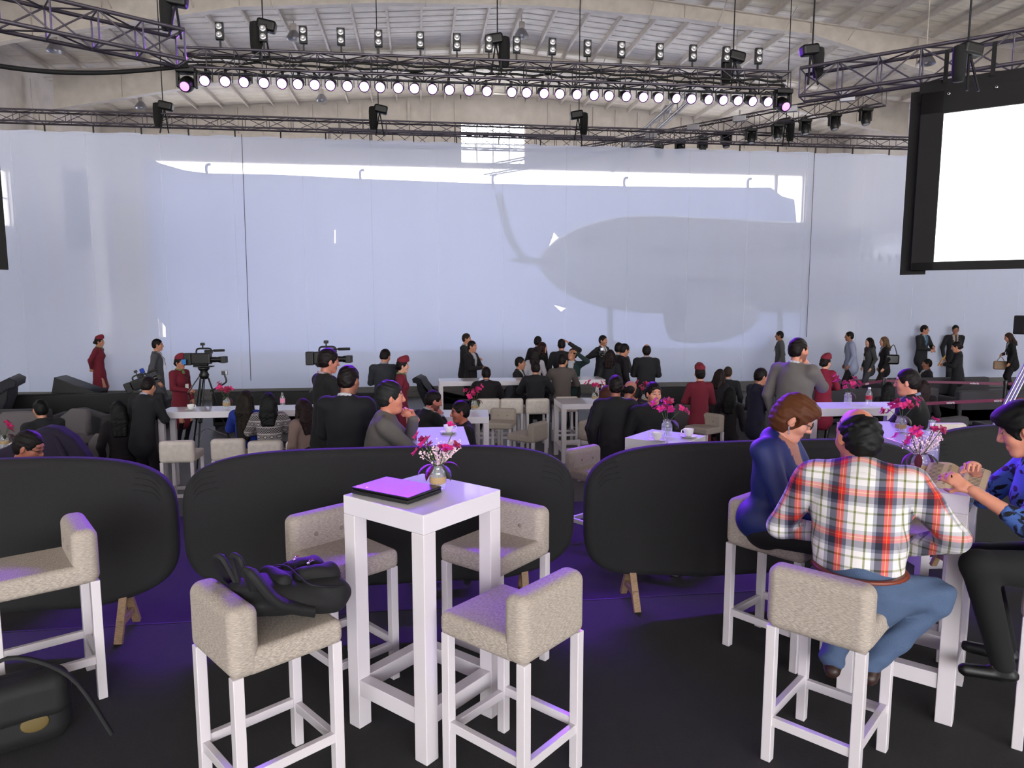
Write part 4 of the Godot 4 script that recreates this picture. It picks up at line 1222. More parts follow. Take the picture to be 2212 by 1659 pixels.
func furniture() -> void:
	mat("copper", Color(0.6, 0.3, 0.2), 0.35, 0.8)
	mat("print_grey", Color(0.3, 0.29, 0.28), 0.8)
	# near tables
	high_table(Vector3(0, 0, -3.18), PI / 4, "white lacquered high table carrying a closed laptop and flowers")
	high_table(Vector3(2.42, 0, -3.15), PI / 4, "white lacquered high table where three people sit")
	var G := "grey linen bar stools"
	stool(Vector3(-0.627, 0, -2.797), Vector2(0.8, -0.6), "grey linen bar stool with a black backpack on its seat", "linen", G)
	stool(Vector3(0.36, 0, -2.77), Vector2(-0.68, -0.735), "empty grey linen bar stool showing its back beside the laptop table", "linen", G)
	stool(Vector3(-0.425, 0, -3.62), Vector2(0.61, 0.79), "grey linen bar stool with buttoned back beyond the laptop", "linen", G)
	stool(Vector3(0.385, 0, -3.64), Vector2(-0.707, 0.707), "grey linen bar stool with buttoned back beyond the flowers on the laptop table", "linen", G)
	stool(Vector3(-1.865, 0, -3.61), Vector2(-0.85, 0.53), "grey linen bar stool standing alone in front of a black partition", "linen", G)
	stool(Vector3(1.985, 0, -3.62), Vector2(0.56, 0.83), "grey linen bar stool under the woman in blue", "linen", G)
	stool(Vector3(1.725, 0, -2.685), Vector2(0.76, -0.65), "grey linen bar stool under the man in the checked shirt", "linen", G)
	stool(Vector3(2.86, 0, -2.60), Vector2(-0.707, -0.707), "grey linen bar stool under the woman reading", "linen", G)
	stool(Vector3(2.80, 0, -3.62), Vector2(-0.65, 0.76), "empty grey linen bar stool beyond the table of three", "linen", G)
	laptop(at_h(857, 1066, 1.1), deg_to_rad(-40))
	vase(at_h(946, 1057, 1.1), "glass jar with twine band holding pink flowers and gypsophila beside the laptop", true, 11)
	backpack(Vector3(-0.565, 0.705, -2.855), facing(Vector2(0.8, -0.6)) + 0.1)
	vase(at_h(1984, 1030, 1.1), "glass jar with twine band holding pink flowers before the reading woman", true, 23)
	bottle(at_h(2006, 1018, 1.1))
	open_book(at_h(2062, 1040, 1.12), deg_to_rad(-50))
	# black partitions along the platform edge
	partition(-0.23, -4.3, 2.36, 0.22, 1.085, 0.0, "long black cloth partition behind the laptop table")
	partition(-2.62, -4.25, 2.36, 0.18, 1.085, 0.05, "long black cloth partition behind the lone grey stool")
	partition(2.2, -4.32, 2.36, 0.16, 1.06, 0.0, "long black cloth partition behind the woman in blue")
	partition(4.62, -4.42, 2.36, 0.2, 1.1, -0.1, "long black cloth partition behind the reading woman")
	# middle platform
	high_table(Vector3(0.13, MID, -5.96), 0.0, "white high table lit violet before the grey-blazered man", 0.5, 0.92)
	var t2 := at_h(1438, 943, MID + 1.1)
	high_table(Vector3(t2.x, MID, t2.z), PI / 4, "white high table with two coffee cups and orchids behind the partition")
	high_table(Vector3(4.16, MID, -5.52), -0.06, "long white high table beyond the checked shirt man", 0.56, 1.34)
	high_table(Vector3(4.72, MID, -7.2), deg_to_rad(-4), "long white high table in front of the man in a black coat", 1.15, 0.46, 1.1, false)
	cup(at_h(969, 936, MID + 1.1), "white coffee cup on the violet-lit table before the kneeling man")
	cup(at_h(1419, 953, MID + 1.1), "white coffee cup with a spoon to one side of the orchids", 2.5)
	cup(at_h(1487, 945, MID + 1.1), "white coffee cup beside the orchids with its handle turned away", 3.3)
	vase(at_h(1440, 944, MID + 1.1), "jar of magenta orchids between two coffee cups", false, 5, "", 1.25, false)
	vase(at_h(1945, 934, MID + 1.1), "jar of magenta orchids with twine band on the long table", false, 6, "", 1.2)
	vase(at_h(1831, 872, MID + 1.1), "small jar of magenta orchids by the man in a black coat", false, 8, "", 1.1, false)
	var wb := thing("water_bottle", "small plastic water bottle with red label in a man's grip", "bottle", at_h(1876, 876, MID + 1.1))
	part(wb, "body", MB.new().lathe(PackedVector2Array([Vector2(0, 0), Vector2(0.032, 0.002), Vector2(0.033, 0.13), Vector2(0.014, 0.17), Vector2(0.013, 0.185), Vector2(0, 0.186)]), 16).mesh(), M.glass)
	part(wb, "label_band", MB.new().lathe(PackedVector2Array([Vector2(0.034, 0.07), Vector2(0.034, 0.11)]), 16).mesh(), mat("label_red", Color(0.7, 0.12, 0.2), 0.5))
	part(wb, "cap", MB.new().lathe(PackedVector2Array([Vector2(0.015, 0.183), Vector2(0.015, 0.2), Vector2(0, 0.2)]), 12).mesh(), M.china)
	# stools on the middle platform and in the hall
	var ms := at_h(1247, 1178, MID)
	stool(Vector3(ms.x + 0.2, MID, ms.z - 0.12), Vector2(0.55, 0.83), "grey linen bar stool in the gap between two partitions", "linen", G)
	var H := "grey linen bar stools in the hall"
	stool(at_h(1095, 1000, LOW) + Vector3(-0.1, 0, 0.1), Vector2(-0.3, 0.95), "grey linen bar stool with violet-lit seat behind the kneeling man", "linen", H)
	stool(at_h(1108, 1010, LOW) + Vector3(0.1, 0, 0.85), Vector2(-0.75, -0.65), "grey linen bar stool turned away from the violet-lit stool", "linen", H)
	stool(at_h(1290, 1003, LOW) + Vector3(-0.25, 0, 1.0), Vector2(0.75, 0.66), "grey linen bar stool half hidden by the man in navy", "linen", H)
	stool(at_h(1582, 985, LOW) + Vector3(-0.9, 0, 0.95), Vector2(-0.8, 0.5), "grey linen bar stool beyond the coffee cups", "linen", H)
	var far := [[1055, 861, "under the man in black"], [1105, 861, "between two seated men"], [1161, 861, "under the man in navy"], [1224, 857, "under the brown blazered man"]]
	for f in far:
		var p := at_h(f[0], f[1], LOW + 0.87)
		stool(Vector3(p.x, LOW, p.z - 0.17), Vector2(0.0, -1.0), "cream leather stool at the bar table " + f[2], "cream", "cream bar stools")
	for f in [[382, 952, 0.0, "beside the tripod"], [494, 948, 0.05, "under the woman in blue jacket"], [573, 952, 0.0, "under the woman in patterned sweater"], [655, 952, 0.0, "behind the two standing men"], [2050, 914, 0.1, "at the long white table"]]:
		var p := at_h(f[0], f[1], LOW + 0.87) if f[0] < 2000 else at_h(f[0], f[1], MID + 0.87)
		stool(Vector3(p.x, LOW if f[0] < 2000 else MID, p.z - 0.17), Vector2(f[2], -1.0), "cream leather bar stool " + f[3], "cream", "cream bar stools")
	# bar table behind them, other hall tables
	var bt := at_h(1130, 826, LOW + 1.1)
	high_table(Vector3(bt.x + 0.05, LOW, -13.12), 0.0, "very long white bar table with seated guests", 3.1, 0.55, 1.1, false)
	var wt := at_h(985, 893, LOW + 1.1)
	high_table(Vector3(wt.x, LOW, wt.z), deg_to_rad(-4), "white high table with a jar of orchids behind the kneeling man", 0.85, 0.6)
	vase(at_h(1025, 888, LOW + 1.1), "small jar of magenta orchids on the table behind the kneeling man", false, 9, "", 1.25)
	var gt := at_h(1290, 865, LOW + 0.95)
	high_table(Vector3(gt.x, LOW, gt.z), 0.0, "whitewashed table with slatted base beside the velvet chaise", 1.3, 0.7, 0.95)
	vase(at_h(1284, 866, LOW + 0.95), "small jar of dark red flowers on the whitewashed table", false, 10, "", 1.2)
	vase(at_h(1392, 872, LOW + 0.95), "small jar of pink orchids behind the man on the phone", false, 14, "", 1.3)
	var lt := at_h(520, 903, LOW + 1.1)
	high_table(Vector3(lt.x - 0.05, LOW, -10.0), 0.0, "long white high table with cups beside the video tripod", 2.3, 0.5, 1.1, false)
	cup(Vector3(at_z(412, 884, -9.92).x, LOW + 1.1, -9.92), "white coffee cup on the long table beside the tripod")
	vase(Vector3(at_z(490, 884, -10.0).x, LOW + 1.1, -10.0), "jar of pink flowers on the long table behind the tripod", false, 15, "", 1.3)
	var wl := thing("water_bottle", "small water bottle with pale label beside the patterned sweater", "bottle", Vector3(at_z(611, 884, -10.05).x, LOW + 1.1, -10.05))
	part(wl, "body", MB.new().lathe(PackedVector2Array([Vector2(0, 0), Vector2(0.032, 0.002), Vector2(0.033, 0.13), Vector2(0.014, 0.17), Vector2(0.013, 0.2), Vector2(0, 0.2)]), 14).mesh(), M.glass)
	part(wl, "label_band", MB.new().lathe(PackedVector2Array([Vector2(0.034, 0.06), Vector2(0.034, 0.12)]), 14).mesh(), M.petal_pale)
	# low seating
	var lw := at_h(25, 945, LOW + 0.5)
	high_table(Vector3(lw.x - 0.2, LOW, lw.z + 0.75), 0.1, "low white coffee table with pink flowers and a cup", 1.0, 0.7, 0.5)
	vase(Vector3(at_z(10, 955, lw.z + 0.75).x, LOW + 0.5, lw.z + 0.75), "jar of bright pink flowers on the low coffee table", false, 16, "", 1.5)
	cup(Vector3(at_z(26, 955, lw.z + 0.9).x, LOW + 0.5, lw.z + 0.9), "white coffee cup on the low coffee table", 1.0)
	shell_chair(Vector3(at_h(255, 930, LOW + 0.86).x, LOW, at_h(255, 930, LOW + 0.86).z), PI, "pale grey tub chair under the dark haired woman", M.chair_grey, "grey tub chairs")
	shell_chair(Vector3(at_h(178, 937, LOW + 0.86).x - 0.25, LOW, at_h(178, 937, LOW + 0.86).z + 0.3), PI * 0.95, "pale grey tub chair beside the draped violet coat", M.chair_grey, "grey tub chairs")
	shell_chair(Vector3(at_h(30, 893, LOW + 0.86).x, LOW, at_h(30, 893, LOW + 0.86).z), 0.2, "pale grey tub chair beyond the pink flowers", M.chair_grey, "grey tub chairs")
	shell_chair(Vector3(0.12 + at_h(130, 888, LOW + 0.86).x, LOW, at_h(130, 888, LOW + 0.86).z), -0.6, "pale grey tub chair turned sideways beyond the seated man", M.chair_grey, "grey tub chairs")
	shell_chair(Vector3(at_h(1470, 868, LOW + 0.86).x, LOW, at_h(1470, 868, LOW + 0.86).z), PI * 1.1, "pale grey tub chair behind the woman in the red coat", M.chair_grey, "grey tub chairs")
	var cv := thing("draped_coat", "violet coat draped over a chair behind the man in glasses", "coat", Vector3(at_h(110, 918, MID + 0.95).x, MID, at_h(110, 918, MID + 0.95).z))
	var cp := PackedVector2Array()
	for p in [[-0.62, 0.02], [0.42, 0.02], [0.44, 0.35], [0.36, 0.62], [0.24, 0.82], [0.1, 0.93], [-0.02, 0.95], [-0.2, 0.88], [-0.42, 0.74], [-0.62, 0.66]]: cp.append(Vector2(p[0], p[1]))
	var cb := MB.new().plate(cp, -0.11, 0.11, 0.06, Transform3D.IDENTITY, 3, 0.05)
	for k in cb.v.size(): cb.v[k].z += 0.03 * sin(cb.v[k].x * 14.0) * (1.0 - cb.v[k].y)
	tri(mat("coat_violet", Color(0.13, 0.085, 0.2), 0.9), 4.0, M.sofa_grey.albedo_texture)
	part(cv, "cloth", cb.mesh(), M.coat_violet)
	for x in [-0.25, 0.25]: part(cv, "fold", MB.new().tube(curve([Vector3(x * 0.3, 0.86, 0.1), Vector3(x * 0.9, 0.5, 0.16), Vector3(x * 1.1, 0.05, 0.15)], 5), PackedFloat32Array([0.012, 0.03, 0.03]), 7).mesh(), M.coat_violet)
	var B := func(px: float, py: float, h: float) -> Vector3: return Vector3(at_h(px, py, LOW + h).x, LOW, at_h(px, py, LOW + h).z)
	sofa("long_sofa", "long black sofa in front of the curtain beside the woman in the red coat", B.call(200, 848, 0.72), PI, 3.0, M.sofa_black)
	sofa("long_sofa", "dark sofa in front of the stage behind the patterned sweater", B.call(600, 840, 0.75), PI, 2.4, M.sofa_black)
	sofa("long_sofa", "dark sofa in front of the stage behind the grey-blazered man", B.call(796, 838, 0.8), PI, 1.0, M.sofa_black)
	sofa("long_sofa", "grey sofa with pale edge behind the seated dark haired woman", B.call(215, 882, 0.75) + Vector3(0.3, 0, 0.1), PI * 0.72, 1.3, M.sofa_grey)
	sofa("long_sofa", "grey sofa behind the pink flowers and tub chairs", B.call(40, 886, 0.72) + Vector3(-0.4, 0, -0.25), PI, 1.9, M.sofa_grey)
	sofa("long_sofa", "long black sofa behind the coffee cup table", B.call(1465, 842, 0.75) + Vector3(0.3, 0, -0.9), PI, 2.0, M.sofa_black)
	sofa("lounge_chair", "black armchair with a person in it behind the woman in the red coat", B.call(1600, 843, 0.9) + Vector3(0.15, 0, 0.75), PI, 1.1, M.sofa_black, 0.95)
	sofa("lounge_chair", "dark grey armchair with white side beside the red coat", B.call(1598, 882, 0.85), PI * 0.93, 0.75, M.sofa_grey, 0.85, 0.7)
	for f in [[1860, 835, 3.0, "behind the first belt post"], [2005, 812, 2.6, "with a man slumped on it"], [2165, 838, 2.6, "between the belt posts"]]:
		sofa("long_sofa", "long dark grey sofa behind the purple belts " + f[3], B.call(f[0], f[1], 0.75), PI, f[2], M.sofa_grey)
	sofa("lounge_chair", "dark grey armchair with curved back behind the man in a black coat", B.call(2035, 890, 0.8) + Vector3(-0.45, 0, 0.2), PI * 1.1, 0.9, M.sofa_grey, 0.8)
	sofa("lounge_chair", "dark violet armchair behind the reading woman's head", B.call(2135, 893, 0.8) + Vector3(0.45, 0, 0.2), PI * 0.95, 1.1, M.velvet, 0.8)
	chaise(B.call(10, 833, 0.9) + Vector3(-0.5, 0, 0.95), 0.3, "dark blue velvet chaise with curled head end beside the long black sofa", 1.25)
	chaise(B.call(962, 808, 0.86) + Vector3(0.15, 0, 0.3), PI - 0.2, "black velvet chaise with curled head beside the standing man", 0.92)
	chaise(B.call(1078, 792, 0.8) + Vector3(-0.55, 0, 3.2), 0.3, "black velvet chaise humped behind the bar table", 0.8)
	chaise(B.call(1290, 812, 0.9) + Vector3(-0.1, 0, 2.6), 0.1, "dark violet velvet chaise beside the whitewashed table", 0.8)
	single("floor_monitor", "black wedge loudspeaker lying on the sofa against the curtain", "loudspeaker", MB.new().plate(PackedVector2Array([Vector2(-0.35, 0), Vector2(0.5, 0), Vector2(-0.28, 0.32)]), -0.25, 0.25, 0.015).box(Vector3(0.05, 0.13, 0.251), Vector3(0.2, 0.02, 0.01), 0.004).mesh(), M.black_metal, Transform3D(Basis.IDENTITY, at_h(165, 846, LOW + 0.74)))
	# belts
	var posts := []
	for p in [[1872, 811], [2125, 817], [1890, 856], [1800, 822]]:
		var q := at_h(p[0], p[1], LOW + 1.0)
		posts.append(Vector3(q.x, LOW, q.z + 0.55))
	stanchion(posts[0], "black belt post with purple belts beside the two walking women")
	stanchion(posts[1], "black belt post with purple belts beside the woman holding papers")
	stanchion(posts[2], "short looking black belt post beside the water bottle")
	for f in [[posts[3], posts[0], "to the first post"], [posts[0], posts[1], "between the two posts"], [posts[1], posts[1] + Vector3(3, 0, 0.3), "beyond the second post"], [posts[2] + Vector3(0.5, 0, 0), posts[2] + Vector3(5.2, 0, -0.6), "low behind the man in a black coat"]]:
		var o := thing("barrier_belt", "purple printed barrier belt stretched " + f[2], "belt")
		var a: Vector3 = f[0] + Vector3(0, 0.95, 0)
		var b: Vector3 = f[1] + Vector3(0, 0.95, 0)
		part(o, "webbing", MB.new().bar(a, b, 0.004, 0.05).mesh(), M.belt_purple)
		var dv := (b - a).normalized()
		var ry := atan2(-dv.z, dv.x)
		var n := int((b - a).length() / 0.9)
		for k in n:
			part(o, "print", text_mesh("volaris", 0.05, 0.002), M.print_pale, Transform3D(Basis(Vector3.UP, ry), a.lerp(b, (k + 0.5) / maxf(n, 1)) + Vector3(0, -0.006, 0.004)))
	# video cameras
	var c1 := at_h(440, 790, LOW + 1.55)
	video_camera(c1, PI / 2 - 0.1, "black broadcast camera with a blue sticker on a tripod", 1.55, "with the blue sticker", 0.87)
	single("sticker", "small blue sticker on the back of the tripod camera", "sticker", bx(Vector3(0.07, 0.075, 0.002)), mat("sticker_blue", Color(0.1, 0.4, 0.65), 0.5), Transform3D(Basis(Vector3.UP, -0.1), c1 + Vector3(-0.27, 0.07, 0.085)))
	var ac := thing("action_camera", "tiny silver action camera on a bent arm beside the tripod", "camera", c1 + Vector3(0.34, -0.1, 0.12))
	part(ac, "body", bx(Vector3(0.09, 0.075, 0.04), 0.01), M.alu)
	part(ac, "face", bx(Vector3(0.06, 0.055, 0.006), 0.004), M.black_plastic, Transform3D(Basis.IDENTITY, Vector3(-0.012, 0, 0.021)))
	part(ac, "arm", MB.new().tube(curve([Vector3(0, -0.04, 0), Vector3(0.02, -0.14, 0), Vector3(-0.06, -0.2, -0.02), Vector3(-0.25, -0.3, -0.1)], 4), PackedFloat32Array([0.014]), 6).mesh(), M.black_plastic)
	var c2 := at_d(706, 790, 1530.0 / 136.0)
	video_camera(c2, PI / 2 - 0.15, "big black broadcast camera behind the head of the man in profile", c2.y - LOW, "behind the man in profile", 0.97)
	var c3 := at_d(310, 838, 1530.0 / 150.0)
	var v3 := video_camera(c3, PI / 2 + 0.5, "tilted black shoulder camera beside the man looking down", 0.0, "", 0.66)
	v3.rotation.x = -0.35
	part(v3, "foam_windshield", MB.new().box(Vector3(-0.02, 0.36, 0.12), Vector3(0.07, 0.1, 0.09), 0.02).mesh(), mat("foam_blue", Color(0.08, 0.2, 0.55), 0.8))
	var c4 := at_d(2262, 726, 1530.0 / 190.0)
	video_camera(c4, 0.4, "black camera at the edge of the view over a silver tripod", 0.0)
	var tp := thing("silver_tripod", "silver tripod legs leaning beside the belts", "tripod", Vector3.ZERO)
	for k in 3:
		var a := at_d(2236 + 7 * k, 745, 1530.0 / 190.0)
		var e := at_d(2166 + 8 * k, 880, 1530.0 / 190.0)
		part(tp, "leg", rod(0.014, 8), M.alu, along(a, a + (e - a) * ((a.y - MID) / (a.y - e.y))))
	# dark bag in the near corner
	var bag := thing("shoulder_bag", "dark bag with a round tan patch on the carpet beside the lone stool", "bag", at_h(40, 1620, 0.0) + Vector3(-0.02, 0, -0.05), 0.5)
	part(bag, "body", MB.new().box(Vector3(0, 0.16, 0), Vector3(0.42, 0.32, 0.22), 0.09, Transform3D.IDENTITY, 5).mesh(), M.nylon)
	part(bag, "flap", MB.new().box(Vector3(0, 0.23, 0.06), Vector3(0.4, 0.2, 0.14), 0.06, Transform3D.IDENTITY, 4).mesh(), M.nylon)
	part(bag, "patch", MB.new().ball(Vector3(0.06, 0.13, 0.112), Vector3(0.055, 0.04, 0.008), 16, 8).mesh(), mat("tan_patch", Color(0.36, 0.3, 0.14), 0.7))
	part(bag, "strap", MB.new().tube(curve([Vector3(-0.18, 0.28, 0), Vector3(-0.02, 0.42, 0.03), Vector3(0.2, 0.3, 0.1), Vector3(0.34, 0.02, 0.2)], 6), PackedFloat32Array([0.02]), 7, true, 0.3).mesh(), M.nylon)

# ---------------------------------------------------------------- people
# A figure is a set of tapered capsules and ellipsoids joined by a smooth minimum and meshed as surface nets.
class Field:
	var prims := []
	func cap(a: Vector3, b: Vector3, ra: float, rb: float, col := Color.WHITE, k := 0.03, f := Vector3.ZERO, q := 1.0) -> void:
		prims.append([0, a, b, ra, rb, f, q - 1.0, k, col])
	func ell(c: Vector3, r: Vector3, bs: Basis, col := Color.WHITE, k := 0.02) -> void:
		prims.append([1, c, r, bs, 0, 0, 0, k, col])
	func cut(c: Vector3, r: Vector3, bs: Basis, k := 0.01) -> void:
		prims.append([2, c, r, bs, 0, 0, 0, k, Color.WHITE])
	func mesh_into(b: MB, cell: float, paint = null, lump := 0.0, lf := 20.0) -> void:
		var lo := Vector3.ONE * 1e9
		var hi := -lo
		for p in prims:
			if p[0] == 2: continue
			var m: Vector3
			if p[0] == 0:
				m = Vector3.ONE * maxf(p[3], p[4])
				lo = lo.min(p[1] - m).min(p[2] - m)
				hi = hi.max(p[1] + m).max(p[2] + m)
			else:
				m = Vector3.ONE * maxf(p[2].x, maxf(p[2].y, p[2].z))
				lo = lo.min(p[1] - m)
				hi = hi.max(p[1] + m)
		lo -= Vector3.ONE * (cell * 2.5 + lump)
		hi += Vector3.ONE * (cell * 2.5 + lump)
		var nx := int((hi.x - lo.x) / cell) + 1
		var ny := int((hi.y - lo.y) / cell) + 1
		var nz := int((hi.z - lo.z) / cell) + 1
		var sy := nx
		var sz := nx * ny
		var far := cell * 6.0
		var d := PackedFloat32Array()
		d.resize(sz * nz)
		d.fill(far)
		var who := PackedByteArray()
		who.resize(sz * nz)
		var near := PackedFloat32Array()
		near.resize(sz * nz)
		near.fill(1e3)
		for pi in prims.size():
			var p: Array = prims[pi]
			var kind: int = p[0]
			var kk: float = p[7]
			var a: Vector3 = p[1]
			var mlo: Vector3
			var mhi: Vector3
			var pad := kk + cell * 2.2
			if kind == 0:
				var bb: Vector3 = p[2]
				var mr := Vector3.ONE * (maxf(p[3], p[4]) + pad)
				mlo = a.min(bb) - mr
				mhi = a.max(bb) + mr
			else:
				var rr: Vector3 = p[2]
				var mr := Vector3.ONE * (maxf(rr.x, maxf(rr.y, rr.z)) + pad)
				mlo = a - mr
				mhi = a + mr
			var i0 := maxi(0, int((mlo.x - lo.x) / cell))
			var i1 := mini(nx - 1, int((mhi.x - lo.x) / cell) + 1)
			var j0 := maxi(0, int((mlo.y - lo.y) / cell))
			var j1 := mini(ny - 1, int((mhi.y - lo.y) / cell) + 1)
			var k0 := maxi(0, int((mlo.z - lo.z) / cell))
			var k1 := mini(nz - 1, int((mhi.z - lo.z) / cell) + 1)
			var ab := Vector3.ZERO
			var inv := 0.0
			var ra := 0.0
			var dr := 0.0
			var f := Vector3.ZERO
			var q := 0.0
			var rx := Vector3.ZERO
			var ry := Vector3.ZERO
			var rz := Vector3.ZERO
			var ir := Vector3.ZERO
			var rmin := 0.0
			if kind == 0:
				ab = p[2] - a
				inv = 1.0 / maxf(ab.length_squared(), 1e-9)
				ra = p[3]
				dr = p[4] - ra
				f = p[5]
				q = p[6]
			else:
				var bs: Basis = p[3]
				rx = bs.x; ry = bs.y; rz = bs.z
				ir = Vector3.ONE / (p[2] as Vector3)
				rmin = minf(p[2].x, minf(p[2].y, p[2].z))
			var i4 := 0.25 / kk
			for kz in range(k0, k1 + 1):
				for jy in range(j0, j1 + 1):
					var at := kz * sz + jy * sy + i0
					var w := Vector3(lo.x + i0 * cell - a.x, lo.y + jy * cell - a.y, lo.z + kz * cell - a.z)
					for ix in range(i0, i1 + 1):
						var e: float
						if kind == 0:
							var t := clampf(w.dot(ab) * inv, 0.0, 1.0)
							var v := w - ab * t
							if q != 0.0: v += f * (v.dot(f) * q)
							e = v.length() - ra - dr * t
						else:
							var v := Vector3(w.dot(rx), w.dot(ry), w.dot(rz)) * ir
							var l := v.length()
							e = l * (l - 1.0) / maxf((v * ir).length(), 1e-6)
						var c := d[at]
						if kind == 2:
							# carve away
							e = -e
							var h2 := maxf(kk - absf(c - e), 0.0)
							d[at] = maxf(c, e) + h2 * h2 * i4
						else:
							if e < near[at]:
								near[at] = e
								who[at] = pi
							var h := maxf(kk - absf(c - e), 0.0)
							d[at] = minf(c, e) - h * h * i4
						at += 1
						w.x += cell
		if lump > 0.0:
			for kz in nz:
				for jy in ny:
					var at := kz * sz + jy * sy
					for ix in nx:
						var c := d[at]
						if c < far * 0.7 and c > -far:
							var x := (lo.x + ix * cell) * lf
							var y := (lo.y + jy * cell) * lf
							var z := (lo.z + kz * cell) * lf
							d[at] = c + lump * (sin(x + 1.7 * sin(y * 0.8 + z * 0.6)) * sin(y * 1.25 + 1.3 * sin(z + x * 0.5)) + 0.5 * sin(y * 2.3 + x * 1.4 + z))
						at += 1
		var vid := PackedInt32Array()
		vid.resize(sz * nz)
		vid.fill(-1)
		var cells := PackedInt32Array()
		var skip := cell * 2.8 + lump
		for kz in nz - 1:
			for jy in ny - 1:
				var at := kz * sz + jy * sy
				for ix in nx - 1:
					var c0 := d[at]
					if c0 < skip and c0 > -skip:
						var c1 := d[at + 1]
						var c2 := d[at + sy]
						var c3 := d[at + sy + 1]
						var c4 := d[at + sz]
						var c5 := d[at + sz + 1]
						var c6 := d[at + sz + sy]
						var c7 := d[at + sz + sy + 1]
						var mn := minf(minf(minf(c0, c1), minf(c2, c3)), minf(minf(c4, c5), minf(c6, c7)))
						var mx := maxf(maxf(maxf(c0, c1), maxf(c2, c3)), maxf(maxf(c4, c5), maxf(c6, c7)))
						if mn < 0.0 and mx >= 0.0:
							var s := Vector3.ZERO
							var n := 0
							if (c0 < 0.0) != (c1 < 0.0): s += Vector3(c0 / (c0 - c1), 0, 0); n += 1
							if (c2 < 0.0) != (c3 < 0.0): s += Vector3(c2 / (c2 - c3), 1, 0); n += 1
							if (c4 < 0.0) != (c5 < 0.0): s += Vector3(c4 / (c4 - c5), 0, 1); n += 1
							if (c6 < 0.0) != (c7 < 0.0): s += Vector3(c6 / (c6 - c7), 1, 1); n += 1
							if (c0 < 0.0) != (c2 < 0.0): s += Vector3(0, c0 / (c0 - c2), 0); n += 1
							if (c1 < 0.0) != (c3 < 0.0): s += Vector3(1, c1 / (c1 - c3), 0); n += 1
							if (c4 < 0.0) != (c6 < 0.0): s += Vector3(0, c4 / (c4 - c6), 1); n += 1
							if (c5 < 0.0) != (c7 < 0.0): s += Vector3(1, c5 / (c5 - c7), 1); n += 1
							if (c0 < 0.0) != (c4 < 0.0): s += Vector3(0, 0, c0 / (c0 - c4)); n += 1
							if (c1 < 0.0) != (c5 < 0.0): s += Vector3(1, 0, c1 / (c1 - c5)); n += 1
							if (c2 < 0.0) != (c6 < 0.0): s += Vector3(0, 1, c2 / (c2 - c6)); n += 1
							if (c3 < 0.0) != (c7 < 0.0): s += Vector3(1, 1, c3 / (c3 - c7)); n += 1
							s /= maxf(n, 1)
							var g := Vector3(c1 + c3 + c5 + c7 - c0 - c2 - c4 - c6, c2 + c3 + c6 + c7 - c0 - c1 - c4 - c5, c4 + c5 + c6 + c7 - c0 - c1 - c2 - c3)
							var pos := lo + (Vector3(ix, jy, kz) + s) * cell
							var col: Color = prims[who[at]][8]
							if paint != null: col = paint.call(pos, col)
							vid[at] = b.vert(pos, g.normalized(), Vector2.ZERO, col)
							cells.append(at)
					at += 1
		for at in cells:
			var c0 := d[at] < 0.0
			if c0 != (d[at + 1] < 0.0):
				var q0 := vid[at - sy - sz]
				var q1 := vid[at - sz]
				var q2 := vid[at]
				var q3 := vid[at - sy]
				if q0 >= 0 and q1 >= 0 and q3 >= 0:
					if c0: b.tri(q0, q2, q1); b.tri(q0, q3, q2)
					else: b.tri(q0, q1, q2); b.tri(q0, q2, q3)
			if c0 != (d[at + sy] < 0.0):
				var q0 := vid[at - 1 - sz]
				var q1 := vid[at - sz]
				var q2 := vid[at]
				var q3 := vid[at - 1]
				if q0 >= 0 and q1 >= 0 and q3 >= 0:
					if c0: b.tri(q0, q1, q2); b.tri(q0, q2, q3)
					else: b.tri(q0, q2, q1); b.tri(q0, q3, q2)
			if c0 != (d[at + sz] < 0.0):
				var q0 := vid[at - 1 - sy]
				var q1 := vid[at - sy]
				var q2 := vid[at]
				var q3 := vid[at - 1]
				if q0 >= 0 and q1 >= 0 and q3 >= 0:
					if c0: b.tri(q0, q2, q1); b.tri(q0, q3, q2)
					else: b.tri(q0, q1, q2); b.tri(q0, q2, q3)

func lin(c: Color) -> Color:
	return c.srgb_to_linear()
func hex(s: String) -> Color:
	return Color(s).srgb_to_linear()

func two_bone(a: Vector3, c: Vector3, l1: float, l2: float, pole: Vector3) -> Vector3:
	# the joint between a and c, bent towards pole
	var d := c - a
	var l := clampf(d.length(), absf(l1 - l2) + 0.01, l1 + l2 - 0.002)
	var u := d.normalized()
	var x := (l1 * l1 - l2 * l2 + l * l) / (2.0 * l)
	var y := sqrt(maxf(l1 * l1 - x * x, 0.0))
	var p := (pole - u * pole.dot(u)).normalized()
	return a + u * x + p * y

